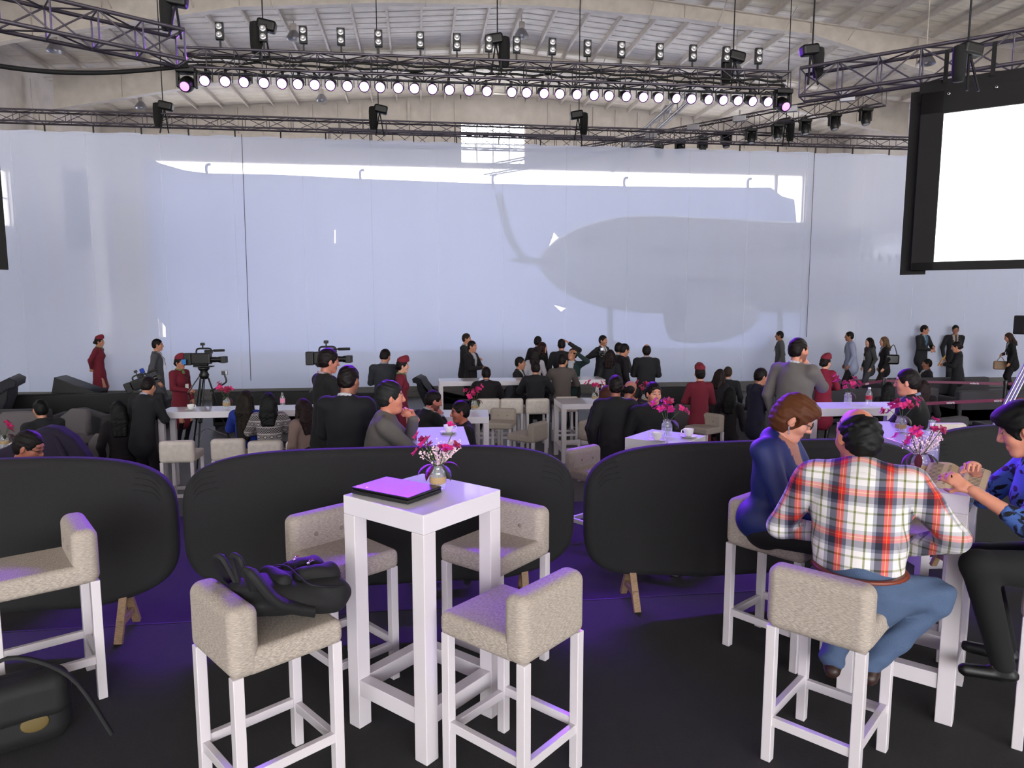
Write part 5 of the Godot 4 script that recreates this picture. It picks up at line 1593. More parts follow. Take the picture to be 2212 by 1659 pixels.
func hand(b: MB, wrist: Vector3, dir: Vector3, palm: Vector3, side: float, k: float, curl: float, cell: float, col: Color) -> void:
	var F := dir.normalized()
	var N := (palm - F * palm.dot(F)).normalized()
	var S := F.cross(N) * side      # towards the thumb
	var h := Field.new()
	h.cap(wrist - F * 0.03 * k, wrist + F * 0.01 * k, 0.026 * k, 0.026 * k, col, 0.015, N, 1.3)
	h.cap(wrist + F * 0.02 * k + S * 0.006 * k, wrist + F * 0.075 * k, 0.03 * k, 0.036 * k, col, 0.015, N, 2.0)
	var ls := [0.068, 0.078, 0.072, 0.056]
	for i in 4:
		var base := wrist + (F * (0.092 - 0.006 * absf(i - 1.2)) + S * (0.03 - 0.0195 * i)) * k
		var a1 := curl * (0.75 + 0.08 * i)
		var a2 := curl * (1.9 + 0.1 * i)
		var fr: float = (0.0088 - 0.0006 * absf(i - 1)) * k
		var m: Vector3 = base + (F * cos(a1) + N * sin(a1)) * ls[i] * 0.52 * k
		var e: Vector3 = m + (F * cos(a2) + N * sin(a2)) * ls[i] * 0.5 * k
		h.cap(base - F * 0.012 * k, m, fr * 1.08, fr, col, 0.006)
		h.cap(m, e, fr, fr * 0.82, col, 0.004)
	var tb := wrist + (F * 0.028 + S * 0.028 + N * 0.006) * k
	var tm := tb + (F * 0.6 + S * 0.62 + N * (0.25 + curl * 0.5)).normalized() * 0.042 * k
	var te := tm + (F * 0.85 + S * (0.35 - curl * 0.6) + N * (0.2 + curl * 0.6)).normalized() * 0.034 * k
	h.cap(tb, tm, 0.0135 * k, 0.0105 * k, col, 0.012)
	h.cap(tm, te, 0.0105 * k, 0.0085 * k, col, 0.004)
	h.mesh_into(b, cell)

# one dictionary describes one person; see people() for the keys
func person(d: Dictionary) -> Node3D:
	# nobody stands inside the curtain: those close to it are brought to just before it
	if not d.get("sit", false) and not d.has("at"):
		var reach := at_h(d.px, d.py, d.fl + d.h)
		if reach.z < -18.5: d.h = at_z(d.px, d.py, -18.5).y - d.fl
	var k: float = d.get("h", 1.72) / 1.75
	var fem: bool = d.get("fem", false)
	var sit: bool = d.get("sit", false)
	var cell: float = d.get("cell", 0.02)
	var bulk: float = d.get("bulk", 1.0)
	var shw := (0.165 if fem else 0.188) * k * (0.6 + 0.4 * bulk)
	var lean: float = d.get("lean", 0.03)
	var tbo := Basis(Vector3.RIGHT, lean) * Basis(Vector3.BACK, d.get("tilt", 0.0))
	var tb := Basis(tbo.x, tbo.y * d.get("torso", 1.0), tbo.z)
	var hb := Basis.from_euler(Vector3(d.get("hp", 0.05), d.get("hy", 0.0), d.get("hr", 0.0)))
	# skeleton with the hips at the origin
	var S := func(x: float, y: float, z: float) -> Vector3: return tb * (Vector3(x, y, z) * k)
	var neck: Vector3 = S.call(0, 0.585, -0.012)
	var hc: Vector3 = S.call(0, 0.605, 0.005) + hb * (Vector3(0, 0.128, 0.022) * k)
	var hs: float = d.get("hs", 1.0) * lerpf(1.0, k, 0.6)
	var crown := hc + hb * Vector3(0, 0.115, 0) * hs
	var hip_h := 0.90 * k
	if sit and d.has("zc"): d.top = at_z(d.px, d.py, d.zc).y - d.fl
	if sit: hip_h = d.top - crown.y
	var off := Vector3(0, hip_h, 0)
	var foot_y: float = d.get("foot", 0.0)
	# node so placed that the crown falls on the wanted point
	var target: Vector3
	if d.has("at"): target = d.at
	else:
		target = at_h(d.px, d.py, d.fl + (d.top if sit else crown.y + hip_h))
	# yaw counts from the line of sight: 180 shows the back, 90 a profile to the right
	var yaw := deg_to_rad(d.yaw - 180.0) + atan2(target.x, target.z)
	var o := thing("person", d.label, "person", Vector3.ZERO, yaw, d.get("group", ""))
	var cr := Basis(Vector3.UP, yaw) * (crown + off)
	o.position = Vector3(target.x - cr.x, d.fl, target.z - cr.z)
	var sk := lin(d.get("skin", Color(0.72, 0.5, 0.4)))
	var hair := lin(d.get("hair", Color(0.05, 0.04, 0.035)))
	var top := lin(d.get("col", Color(0.08, 0.08, 0.1)))
	var leg := lin(d.get("leg", Color(0.07, 0.07, 0.085)))
	var shoe := lin(d.get("shoe", Color(0.03, 0.03, 0.03)))
	# legs
	var hips := []; var knees := []; var ankles := []; var toes := []
	var stride: float = d.get("stride", 0.0)
	for s: float in [-1.0, 1.0]:
		var hp := off + Vector3(s * 0.088 * k, -0.02 * k, 0)
		var an: Vector3
		if sit:
			var spread: float = d.get("spread", 0.11)
			var reach: float = d.get("reach", 0.40)
			var kn := hp + Vector3(s * (spread - 0.088) , 0.0, 0.44 * k)
			if d.has("knee_at"): kn = o.transform.affine_inverse() * (d.knee_at[0] if s < 0 else d.knee_at[1])
			var fz: float = reach + (0.04 * s)
			an = Vector3(kn.x * 0.95, maxf(foot_y + 0.075 * k, kn.y - 0.43 * k), kn.z + (fz - 0.44 * k) * 0.6)
			if d.has("ankle_at"): an = o.transform.affine_inverse() * (d.ankle_at[0] if s < 0 else d.ankle_at[1])
			knees.append(kn)
		else:
			an = Vector3(s * 0.095 * k, 0.075 * k, s * stride * 0.5)
			if stride != 0.0: an.y += 0.03 * k * (1.0 if s < 0 else 0.0)
			knees.append(two_bone(hp, an, 0.425 * k, 0.415 * k, Vector3(s * 0.1, 0, 1)))
		hips.append(hp)
		ankles.append(an)
		toes.append(an + Vector3(s * 0.025, -0.045, 0.15) * k)
	# arms
	var shs := []; var elb := []; var wri := []; var hdir := []
	for i in 2:
		var s := -1.0 if i == 0 else 1.0
		var sh: Vector3 = off + tb * Vector3(s * shw, 0.515 * k, -0.005 * k)
		var mode = d.get("ra" if i == 0 else "la", "down")
		var w: Vector3
		var pole := Vector3(s * 0.55, -0.3, -0.8)
		var fd := Vector3.ZERO
		if d.has("wrist_at"):
			w = o.transform.affine_inverse() * d.wrist_at[i]
			pole = d.get("rp" if i == 0 else "lp", Vector3(s * 0.8, -0.7, -0.4))
		elif mode is Vector3:
			w = off + mode * k * Vector3(1, 1, 1)
			pole = d.get("rp" if i == 0 else "lp", Vector3(s * 0.8, -0.7, -0.4))
		else:
			match mode:
				"down": w = sh + Vector3(s * 0.06, -0.515, 0.06) * k
				"back": w = off + Vector3(s * 0.03, 0.06, -0.17) * k; pole = Vector3(s, 0, -0.4)
				"front": w = off + Vector3(s * 0.06, 0.2, 0.27) * k; pole = Vector3(s * 0.9, -0.6, -0.5)
				"phone": w = off + Vector3(s * 0.05, 0.27, 0.30) * k; pole = Vector3(s * 0.9, -0.7, -0.4)
				"table": w = off + Vector3(s * 0.13, 0.22, 0.36) * k; pole = Vector3(s * 0.9, -0.5, -0.3)
				"lap": w = off + Vector3(s * 0.08, 0.11, 0.30) * k; pole = Vector3(s, -0.3, -0.5)
				"cross": w = off + Vector3(-s * 0.10, 0.32, 0.19) * k; pole = Vector3(s * 0.8, -0.9, 0.0)
				"pocket": w = sh + Vector3(s * 0.05, -0.47, 0.06) * k; pole = Vector3(s * 0.9, 0, -0.7)
				"mouth": w = off + tb * Vector3(s * 0.03, 0.56, 0.19) * k; pole = Vector3(s * 0.6, -0.9, 0.2)
				"ear": w = off + tb * Vector3(s * 0.13, 0.58, 0.07) * k; pole = Vector3(s * 0.9, -0.8, 0.1)
				"raise": w = off + tb * Vector3(s * 0.17, 0.76, 0.15) * k; pole = Vector3(s, -0.6, 0.2)
		var e := two_bone(sh, w, 0.29 * k, 0.262 * k, pole)
		var rd := w - sh
		if rd.length() > 0.55 * k: w = sh + rd.normalized() * 0.548 * k
		if fd == Vector3.ZERO: fd = (w - e).normalized()
		shs.append(sh); elb.append(e); wri.append(w); hdir.append(fd)
	# body: skin, one continuous surface; head and hands are meshed finer into the same mesh
	var body := MB.new()
	body.use_c = true
	var f := Field.new()
	var Z: Vector3 = tb.z
	f.cap(off + Vector3(0, 0.02, 0) * k, off + tb * Vector3(0, 0.22, 0) * k, 0.135 * k * bulk, 0.125 * k * bulk, sk, 0.05, Z, 1.35)
	f.cap(off + tb * Vector3(0, 0.22, 0) * k, off + tb * Vector3(0, 0.44, 0) * k, 0.125 * k * bulk, 0.14 * k * bulk, sk, 0.05, Z, 1.45)
	f.cap(off + neck - Z * 0.0 - tb.y * 0.06 * k, off + hc - hb.y * 0.03, 0.056 * k, 0.05 * k, sk, 0.03)
	for i in 2:
		f.cap(hips[i], knees[i], 0.08 * k * bulk, 0.054 * k, sk, 0.03)
		f.cap(knees[i], ankles[i], 0.052 * k, 0.038 * k, sk if not d.has("hose") else lin(d.hose), 0.02)
		f.cap(ankles[i] + Vector3(0, -0.035, -0.035) * k, toes[i] + Vector3(0, 0.012 * k, 0), 0.034 * k, 0.03 * k, shoe, 0.012)
		f.cap(ankles[i] + Vector3(0, 0.02, 0) * k, ankles[i] + Vector3(0, -0.03, 0) * k, 0.042 * k, 0.038 * k, shoe, 0.012)
		f.cap(shs[i], elb[i], 0.046 * k * bulk, 0.04 * k, sk, 0.03)
		f.cap(elb[i], wri[i], 0.04 * k, 0.027 * k, sk, 0.02)
	f.cap(shs[0].lerp(shs[1], 0.12), shs[0].lerp(shs[1], 0.88), 0.06 * k, 0.06 * k, sk, 0.05)
	f.mesh_into(body, maxf(cell, 0.016))
	# head
	var H := func(x: float, y: float, z: float) -> Vector3: return off + hc + hb * (Vector3(x, y, z) * hs)
	var R := func(x: float, y: float, z: float) -> Vector3: return Vector3(x, y, z) * hs
	var hd := Field.new()
	var lip := sk.lerp(Color(0.35, 0.05, 0.05), 0.45 if fem else 0.22)
	var jw := 0.054 if fem else 0.06
	hd.ell(H.call(0, 0.018, -0.014), R.call(0.075, 0.1, 0.096), hb, sk, 0.02)
	hd.ell(H.call(0, -0.05, 0.026), R.call(jw, 0.072, 0.06), hb, sk, 0.03)
	hd.cap(H.call(-0.012, -0.104, 0.06), H.call(0.012, -0.104, 0.06), 0.021 * hs, 0.021 * hs, sk, 0.03)
	hd.cap(H.call(-0.034, 0.026, 0.068), H.call(0.034, 0.026, 0.068), 0.016 * hs, 0.016 * hs, sk, 0.02)
	for s: float in [-1.0, 1.0]:
		hd.ell(H.call(s * 0.036, -0.03, 0.058), R.call(0.024, 0.026, 0.022), hb, sk, 0.025)
		hd.cut(H.call(s * 0.031, 0.004, 0.098), R.call(0.015, 0.0095, 0.012), hb, 0.012)
		hd.ell(H.call(s * 0.031, 0.003, 0.077), R.call(0.0125, 0.0115, 0.0125), hb, sk.lerp(Color(0.3, 0.26, 0.25), 0.25), 0.003)
		hd.ell(H.call(s * 0.078, -0.012, -0.008), R.call(0.009, 0.032, 0.019), hb * Basis(Vector3.UP, s * 0.35), sk, 0.008)
	hd.cap(H.call(0, 0.012, 0.086), H.call(0, -0.03, 0.106), 0.008 * hs, 0.0115 * hs, sk, 0.014)
	hd.cap(H.call(-0.012, -0.034, 0.094), H.call(0.012, -0.034, 0.094), 0.0095 * hs, 0.0095 * hs, sk, 0.01)
	hd.cap(H.call(-0.017, -0.066, 0.083), H.call(0.017, -0.066, 0.083), 0.007 * hs, 0.007 * hs, lip, 0.006)
	hd.cap(H.call(-0.014, -0.077, 0.081), H.call(0.014, -0.077, 0.081), 0.008 * hs, 0.008 * hs, lip, 0.006)
	hd.cap(H.call(0, -0.05, -0.02), off + neck - tb.y * 0.02 * k, 0.05 * hs, 0.054 * k, sk, 0.03)
	if d.get("chin2", false): hd.ell(H.call(0, -0.108, 0.03), R.call(0.045, 0.03, 0.04), hb, sk, 0.03)
	var inv := hb.inverse()
	var org: Vector3 = off + hc
	var beard: float = d.get("beard", 0.0)
	var face := func(p: Vector3, c: Color) -> Color:
		var q: Vector3 = inv * (p - org) / hs
		if q.z > 0.055 and absf(q.y - 0.03) < 0.0065 and absf(q.x) > 0.012 and absf(q.x) < 0.052: return c.lerp(hair, 0.75)
		if q.z > 0.05 and absf(q.y - 0.003) < (0.006 if cell > 0.012 else 0.0045) and absf(absf(q.x) - 0.031) < 0.011: return Color(0.035, 0.022, 0.018).lerp(c, 0.15)
		if beard > 0.0 and q.y < -0.045 and q.z > -0.03 and (absf(q.y + 0.071) > 0.013 or absf(q.x) > 0.024): return c.lerp(hair, beard)
		if beard > 0.3 and q.z > 0.07 and absf(q.y + 0.052) < 0.006 and absf(q.x) < 0.024: return c.lerp(hair, beard)
		return c
	hd.mesh_into(body, d.get("hcell", minf(0.0085, cell * 0.5)), face)
	# hands
	var hcell: float = d.get("fcell", 0.0065)
	for i in 2:
		var s := -1.0 if i == 0 else 1.0
		if d.get("nohands", false): break
		var pal: Vector3 = d.get("rn" if i == 0 else "ln", Vector3(-s * 0.8, -0.3, 0.25))
		var hdv: Vector3 = d.get("rd" if i == 0 else "ld", hdir[i])
		hand(body, wri[i] + hdir[i] * 0.012, hdv, pal, s, k * (0.92 if fem else 1.0), d.get("rc" if i == 0 else "lc", 0.5), hcell, sk)
	part(o, "body", body.mesh(), M.skin)
	# trousers or skirt
	if d.has("skirt"):
		pass
	var tr := Field.new()
	if not d.get("coat", false) or sit:
		var dp := Vector3(0, -d.get("drop", 0.0), 0)
		tr.cap(off + dp + Vector3(-0.05, -0.01, 0) * k, off + dp + Vector3(0.05, -0.01, 0) * k, 0.125 * k * bulk, 0.125 * k * bulk, leg, 0.05, Vector3.BACK, 1.15)
		tr.cap(off + dp + Vector3(0, 0.02, 0) * k, off + dp + tb * Vector3(0, d.get("rise", 0.12), 0) * k, 0.148 * k * bulk * d.get("waist", 1.0), 0.14 * k * bulk * d.get("waist", 1.0), leg, 0.04, Z, 1.3)
		for i in 2:
			tr.cap(hips[i], knees[i], 0.092 * k * bulk, 0.072 * k, leg, 0.03)
			var boot: bool = d.get("boots", false)
			tr.cap(knees[i], ankles[i] + Vector3(0, 0.015, 0) * k, 0.07 * k, (0.055 if not boot else 0.05) * k, leg, 0.02)
		var trm := MB.new()
		trm.use_c = true
		tr.mesh_into(trm, cell, d.get("legpaint"), d.get("leglump", 0.0), 26.0)
		part(o, "trousers", trm.mesh(), d.get("legmat", M.cloth))
	# jacket, shirt or coat
	var jk := Field.new()
	var loose: float = d.get("loose", 1.0)
	jk.cap(off + tb * Vector3(0, 0.12, 0) * k, off + tb * Vector3(0, 0.40, 0.005) * k, (0.145 if fem else 0.158) * k * bulk * loose, (0.155 if fem else 0.178) * k * bulk, top, 0.05, Z, 1.42)
	jk.cap(shs[0].lerp(shs[1], 0.1), shs[0].lerp(shs[1], 0.9), 0.072 * k, 0.072 * k, top, 0.06)
	if fem: jk.ell(off + tb * Vector3(0, 0.36, 0.085) * k, Vector3(0.125, 0.075, 0.065) * k * bulk, tbo, top, 0.05)
	if d.has("belly"): jk.ell(off + tb * Vector3(0, 0.15, 0.08) * k, Vector3(0.15, 0.14, 0.1) * k * d.belly, tbo, top, 0.06)
	jk.cap(off + neck - tb.y * 0.075 * k, off + neck - tb.y * 0.02 * k - Z * 0.012, 0.09 * k, 0.062 * k, top, 0.05)
	var hem: float = d.get("hem", 0.1)
	if d.get("coat", false) and not sit:
		jk.cap(off + Vector3(0, 0.12, 0) * k, off + Vector3(0, -0.1, 0) * k, 0.145 * k * bulk, 0.175 * k * bulk, top, 0.05, Vector3.BACK, 1.3)
		jk.cap(off + Vector3(0, -0.1, 0) * k, off + Vector3(0, -0.40, 0) * k, 0.175 * k, 0.215 * k, top, 0.05, Vector3.BACK, 1.25)
	elif sit:
		if hem > 0.0: jk.ell(off + Vector3(0, 0.025 - hem * 0.3, -0.012) * k, Vector3(0.19, 0.125, 0.165) * k * bulk * loose, Basis.IDENTITY, top, 0.05)
	elif hem > 0.0:
		jk.cap(off + tb * Vector3(0, 0.1, 0) * k, off + Vector3(0, -hem, -0.01) * k, 0.16 * k * bulk * loose, 0.192 * k * bulk * loose, top, 0.05, Vector3.BACK, 1.25)
	var sleeve: float = d.get("sleeve", 1.0)
	for i in 2:
		jk.cap(shs[i], elb[i], 0.066 * k * bulk, 0.056 * k, top, 0.035)
		if sleeve > 0.0: jk.cap(elb[i], elb[i].lerp(wri[i], sleeve * 0.98), 0.056 * k, 0.044 * k, top, 0.025)
	var tbi := tb.inverse()
	var shirt := lin(d.get("shirt", Color(0.82, 0.82, 0.85)))
	var tie := lin(d.get("tie", Color(0.1, 0.1, 0.14)))
	var vee: bool = d.get("vee", true)
	var paint := func(p: Vector3, c: Color) -> Color:
		var q: Vector3 = tbi * (p - off) / k
		if vee and q.z > 0.03 and q.y > 0.2 and absf(q.x) < (q.y - 0.2) * 0.2:
			return tie if absf(q.x) < 0.022 and d.has("tie") else shirt
		return c
	var jm := MB.new()
	jm.use_c = true
	jk.mesh_into(jm, cell, d.get("paint", paint), d.get("lump", 0.0025 if cell < 0.024 else 0.0), d.get("lf", 22.0))
	part(o, d.get("garment", "jacket"), jm.mesh(), d.get("mat", M.cloth))
	if d.has("collar"):
		var cc := MB.new()
		cc.use_c = true
		var cf := Field.new()
		var cy: Vector3 = off + neck + tb.y * 0.0
		for s in 10:
			var a0 := TAU * s / 10.0
			var a1 := TAU * (s + 1) / 10.0
			var r := 0.058 * k
			cf.cap(cy + tb * Vector3(cos(a0) * r, 0.008 - 0.02 * sin(a0), sin(a0) * r), cy + tb * Vector3(cos(a1) * r, 0.008 - 0.02 * sin(a1), sin(a1) * r), 0.013 * k, 0.013 * k, lin(d.collar), 0.01)
		cf.mesh_into(cc, maxf(cell * 0.5, 0.006))
		part(o, "collar", cc.mesh(), M.cloth)
	for i in 2:
		if d.has("cuff"):
			part(o, "cuff", MB.new().tube(PackedVector3Array([wri[i] - hdir[i] * 0.035, wri[i] + hdir[i] * 0.004]), PackedFloat32Array([0.036 * k, 0.038 * k]), 12).mesh(), d.cuff)
	# hair
	var style: String = d.get("style", "short")
	var hr := Field.new()
	var hm := MB.new()
	hm.use_c = true
	if style != "none":
		if style == "bald":
			for s: float in [-1.0, 1.0]:
				hr.ell(H.call(s * 0.05, 0.0, -0.05), R.call(0.038, 0.055, 0.062), hb, hair, 0.02)
			hr.ell(H.call(0, -0.005, -0.08), R.call(0.06, 0.06, 0.035), hb, hair, 0.02)
		elif style == "crown":
			# thick sides and back, thin on top
			hr.ell(H.call(0, 0.012, -0.03), R.call(0.086, 0.092, 0.098), hb, hair, 0.02)
			hr.ell(H.call(0, -0.03, -0.06), R.call(0.075, 0.075, 0.068), hb, hair, 0.02)
			hr.cut(H.call(0.0, 0.105, 0.015), R.call(0.062, 0.055, 0.085), hb, 0.015)
			hr.cut(H.call(0, -0.02, 0.1), R.call(0.1, 0.12, 0.088), hb, 0.008)
			for s: float in [-1.0, 1.0]: hr.cut(H.call(s * 0.09, -0.025, 0.005), R.call(0.03, 0.05, 0.028), hb, 0.006)
		else:
			var vol: float = d.get("vol", 1.0)
			hr.ell(H.call(0, 0.03, -0.018), R.call(0.083 * vol, 0.1 * vol, 0.102 * vol), hb, hair, 0.02)
			hr.ell(H.call(0, -0.012, -0.05), R.call(0.078 * vol, 0.08, 0.066 * vol), hb, hair, 0.02)
			if style == "bob":
				hr.ell(H.call(0, 0.03, 0.0), R.call(0.094, 0.1, 0.108), hb, hair, 0.02)
				hr.ell(H.call(0, -0.03, -0.045), R.call(0.094, 0.095, 0.075), hb, hair, 0.03)
				hr.ell(H.call(0, 0.072, 0.052), R.call(0.074, 0.045, 0.058), hb, hair, 0.02)
			var fy: float = d.get("fringe", 0.0)
			hr.cut(H.call(0, -0.048 + fy, 0.1), R.call(0.086, 0.112, 0.088), hb, 0.008)
			hr.cut(H.call(0, -0.13, 0.0), R.call(0.1, 0.07, 0.12) if style == "short" else R.call(0.06, 0.05, 0.1), hb, 0.006)
			if style == "short" or d.get("ears", false):
				for s: float in [-1.0, 1.0]: hr.cut(H.call(s * 0.092, -0.04, 0.008), R.call(0.03, 0.055, 0.034), hb, 0.006)
			if style == "long":
				var len: float = d.get("len", 0.25)
				for s: float in [-0.7, 0.0, 0.7]:
					var a: Vector3 = H.call(s * 0.07, 0.02, -0.06)
					hr.cap(a, off + neck + tb * Vector3(s * 0.09, -0.02, -0.07) * k, 0.05 * hs, 0.05 * hs, hair, 0.03)
					hr.cap(off + neck + tb * Vector3(s * 0.09, -0.02, -0.07) * k, off + neck + tb * Vector3(s * 0.085, -len, -0.105) * k, 0.05 * hs, 0.028 * hs, hair, 0.03)
				if d.get("sides", true):
					for s: float in [-1.0, 1.0]:
						hr.cap(H.call(s * 0.074, 0.03, 0.0), H.call(s * 0.085, -0.13, 0.0), 0.026 * hs, 0.03 * hs, hair, 0.02)
			if style == "bun":
				hr.ell(H.call(0, -0.03, -0.115), R.call(0.042, 0.042, 0.036), hb, hair, 0.015)
		hr.mesh_into(hm, d.get("hcell", minf(0.0085, cell * 0.5)), null, d.get("hlump", 0.002), 70.0)
		part(o, "hair", hm.mesh(), M.hair)
	if d.has("hat"):
		var ht := MB.new()
		# a small side cap: oval band rising to a soft peak
		ht.lathe(PackedVector2Array([Vector2(0.082, 0.0), Vector2(0.092, 0.012), Vector2(0.094, 0.05), Vector2(0.08, 0.085), Vector2(0.045, 0.1), Vector2(0, 0.104)]), 20, Transform3D(Basis.IDENTITY, Vector3.ZERO), 0.86, 1.12)
		for q in ht.v.size():
			var p := ht.v[q]
			if p.y > 0.03: ht.v[q].y += 0.02 * clampf((p.z + 0.02) * 10.0, -0.6, 1.2)
			if p.y > 0.06: ht.v[q].x *= 0.72
		part(o, "cap", ht.mesh(), M.cap_red, Transform3D(hb * Basis(Vector3.RIGHT, -0.16), H.call(0, 0.062, 0.004)))
	if d.has("scarf"):
		part(o, "scarf", MB.new().lathe(PackedVector2Array([Vector2(0.06, -0.02), Vector2(0.072, 0.0), Vector2(0.066, 0.025), Vector2(0.05, 0.03)]), 14, Transform3D(tb, off + neck - tb.y * 0.005)).ball(Vector3.ZERO, Vector3(0.035, 0.05, 0.015), 8, 5, Transform3D(tb, off + neck + tb * Vector3(0.02, -0.05, 0.085))).mesh(), d.scarf)
	if d.has("badge"):
		part(o, "badge", MB.new().box(Vector3.ZERO, Vector3(0.07, 0.1, 0.004), 0.0, Transform3D(tb, off + tb * Vector3(0.02, 0.26, 0.165) * k)).mesh(), M.paper_white)
		part(o, "lanyard", MB.new().tube(PackedVector3Array([off + tb * Vector3(0.02, 0.30, 0.162) * k, off + tb * Vector3(0.05, 0.44, 0.14) * k, off + tb * Vector3(0.06, 0.56, 0.04) * k]), PackedFloat32Array([0.006]), 5).mesh(), M.black_plastic)
	if d.has("glasses"):
		var gl := MB.new()
		for s: float in [-1.0, 1.0]:
			var ring := []
			for q in 13:
				var a := TAU * q / 12.0
				ring.append(Vector3(s * 0.032 + cos(a) * 0.023, 0.002 + sin(a) * 0.016, 0.101))
			gl.tube(PackedVector3Array(ring), PackedFloat32Array([0.0022]), 5, false)
			gl.tube(PackedVector3Array([Vector3(s * 0.055, 0.006, 0.099), Vector3(s * 0.077, 0.004, 0.0)]), PackedFloat32Array([0.0022]), 5)
		gl.tube(PackedVector3Array([Vector3(-0.01, 0.006, 0.103), Vector3(0.01, 0.006, 0.103)]), PackedFloat32Array([0.002]), 5)
		for q in gl.v.size():
			gl.v[q] = off + hc + hb * (gl.v[q] * hs)
			gl.n[q] = hb * gl.n[q]
		part(o, "glasses", gl.mesh(), M.black_plastic)
	d.out = {"node": o, "wri": wri, "hdir": hdir, "off": off, "hc": hc, "hb": hb, "hs": hs, "tb": tb, "k": k, "neck": neck, "elb": elb}
	return o

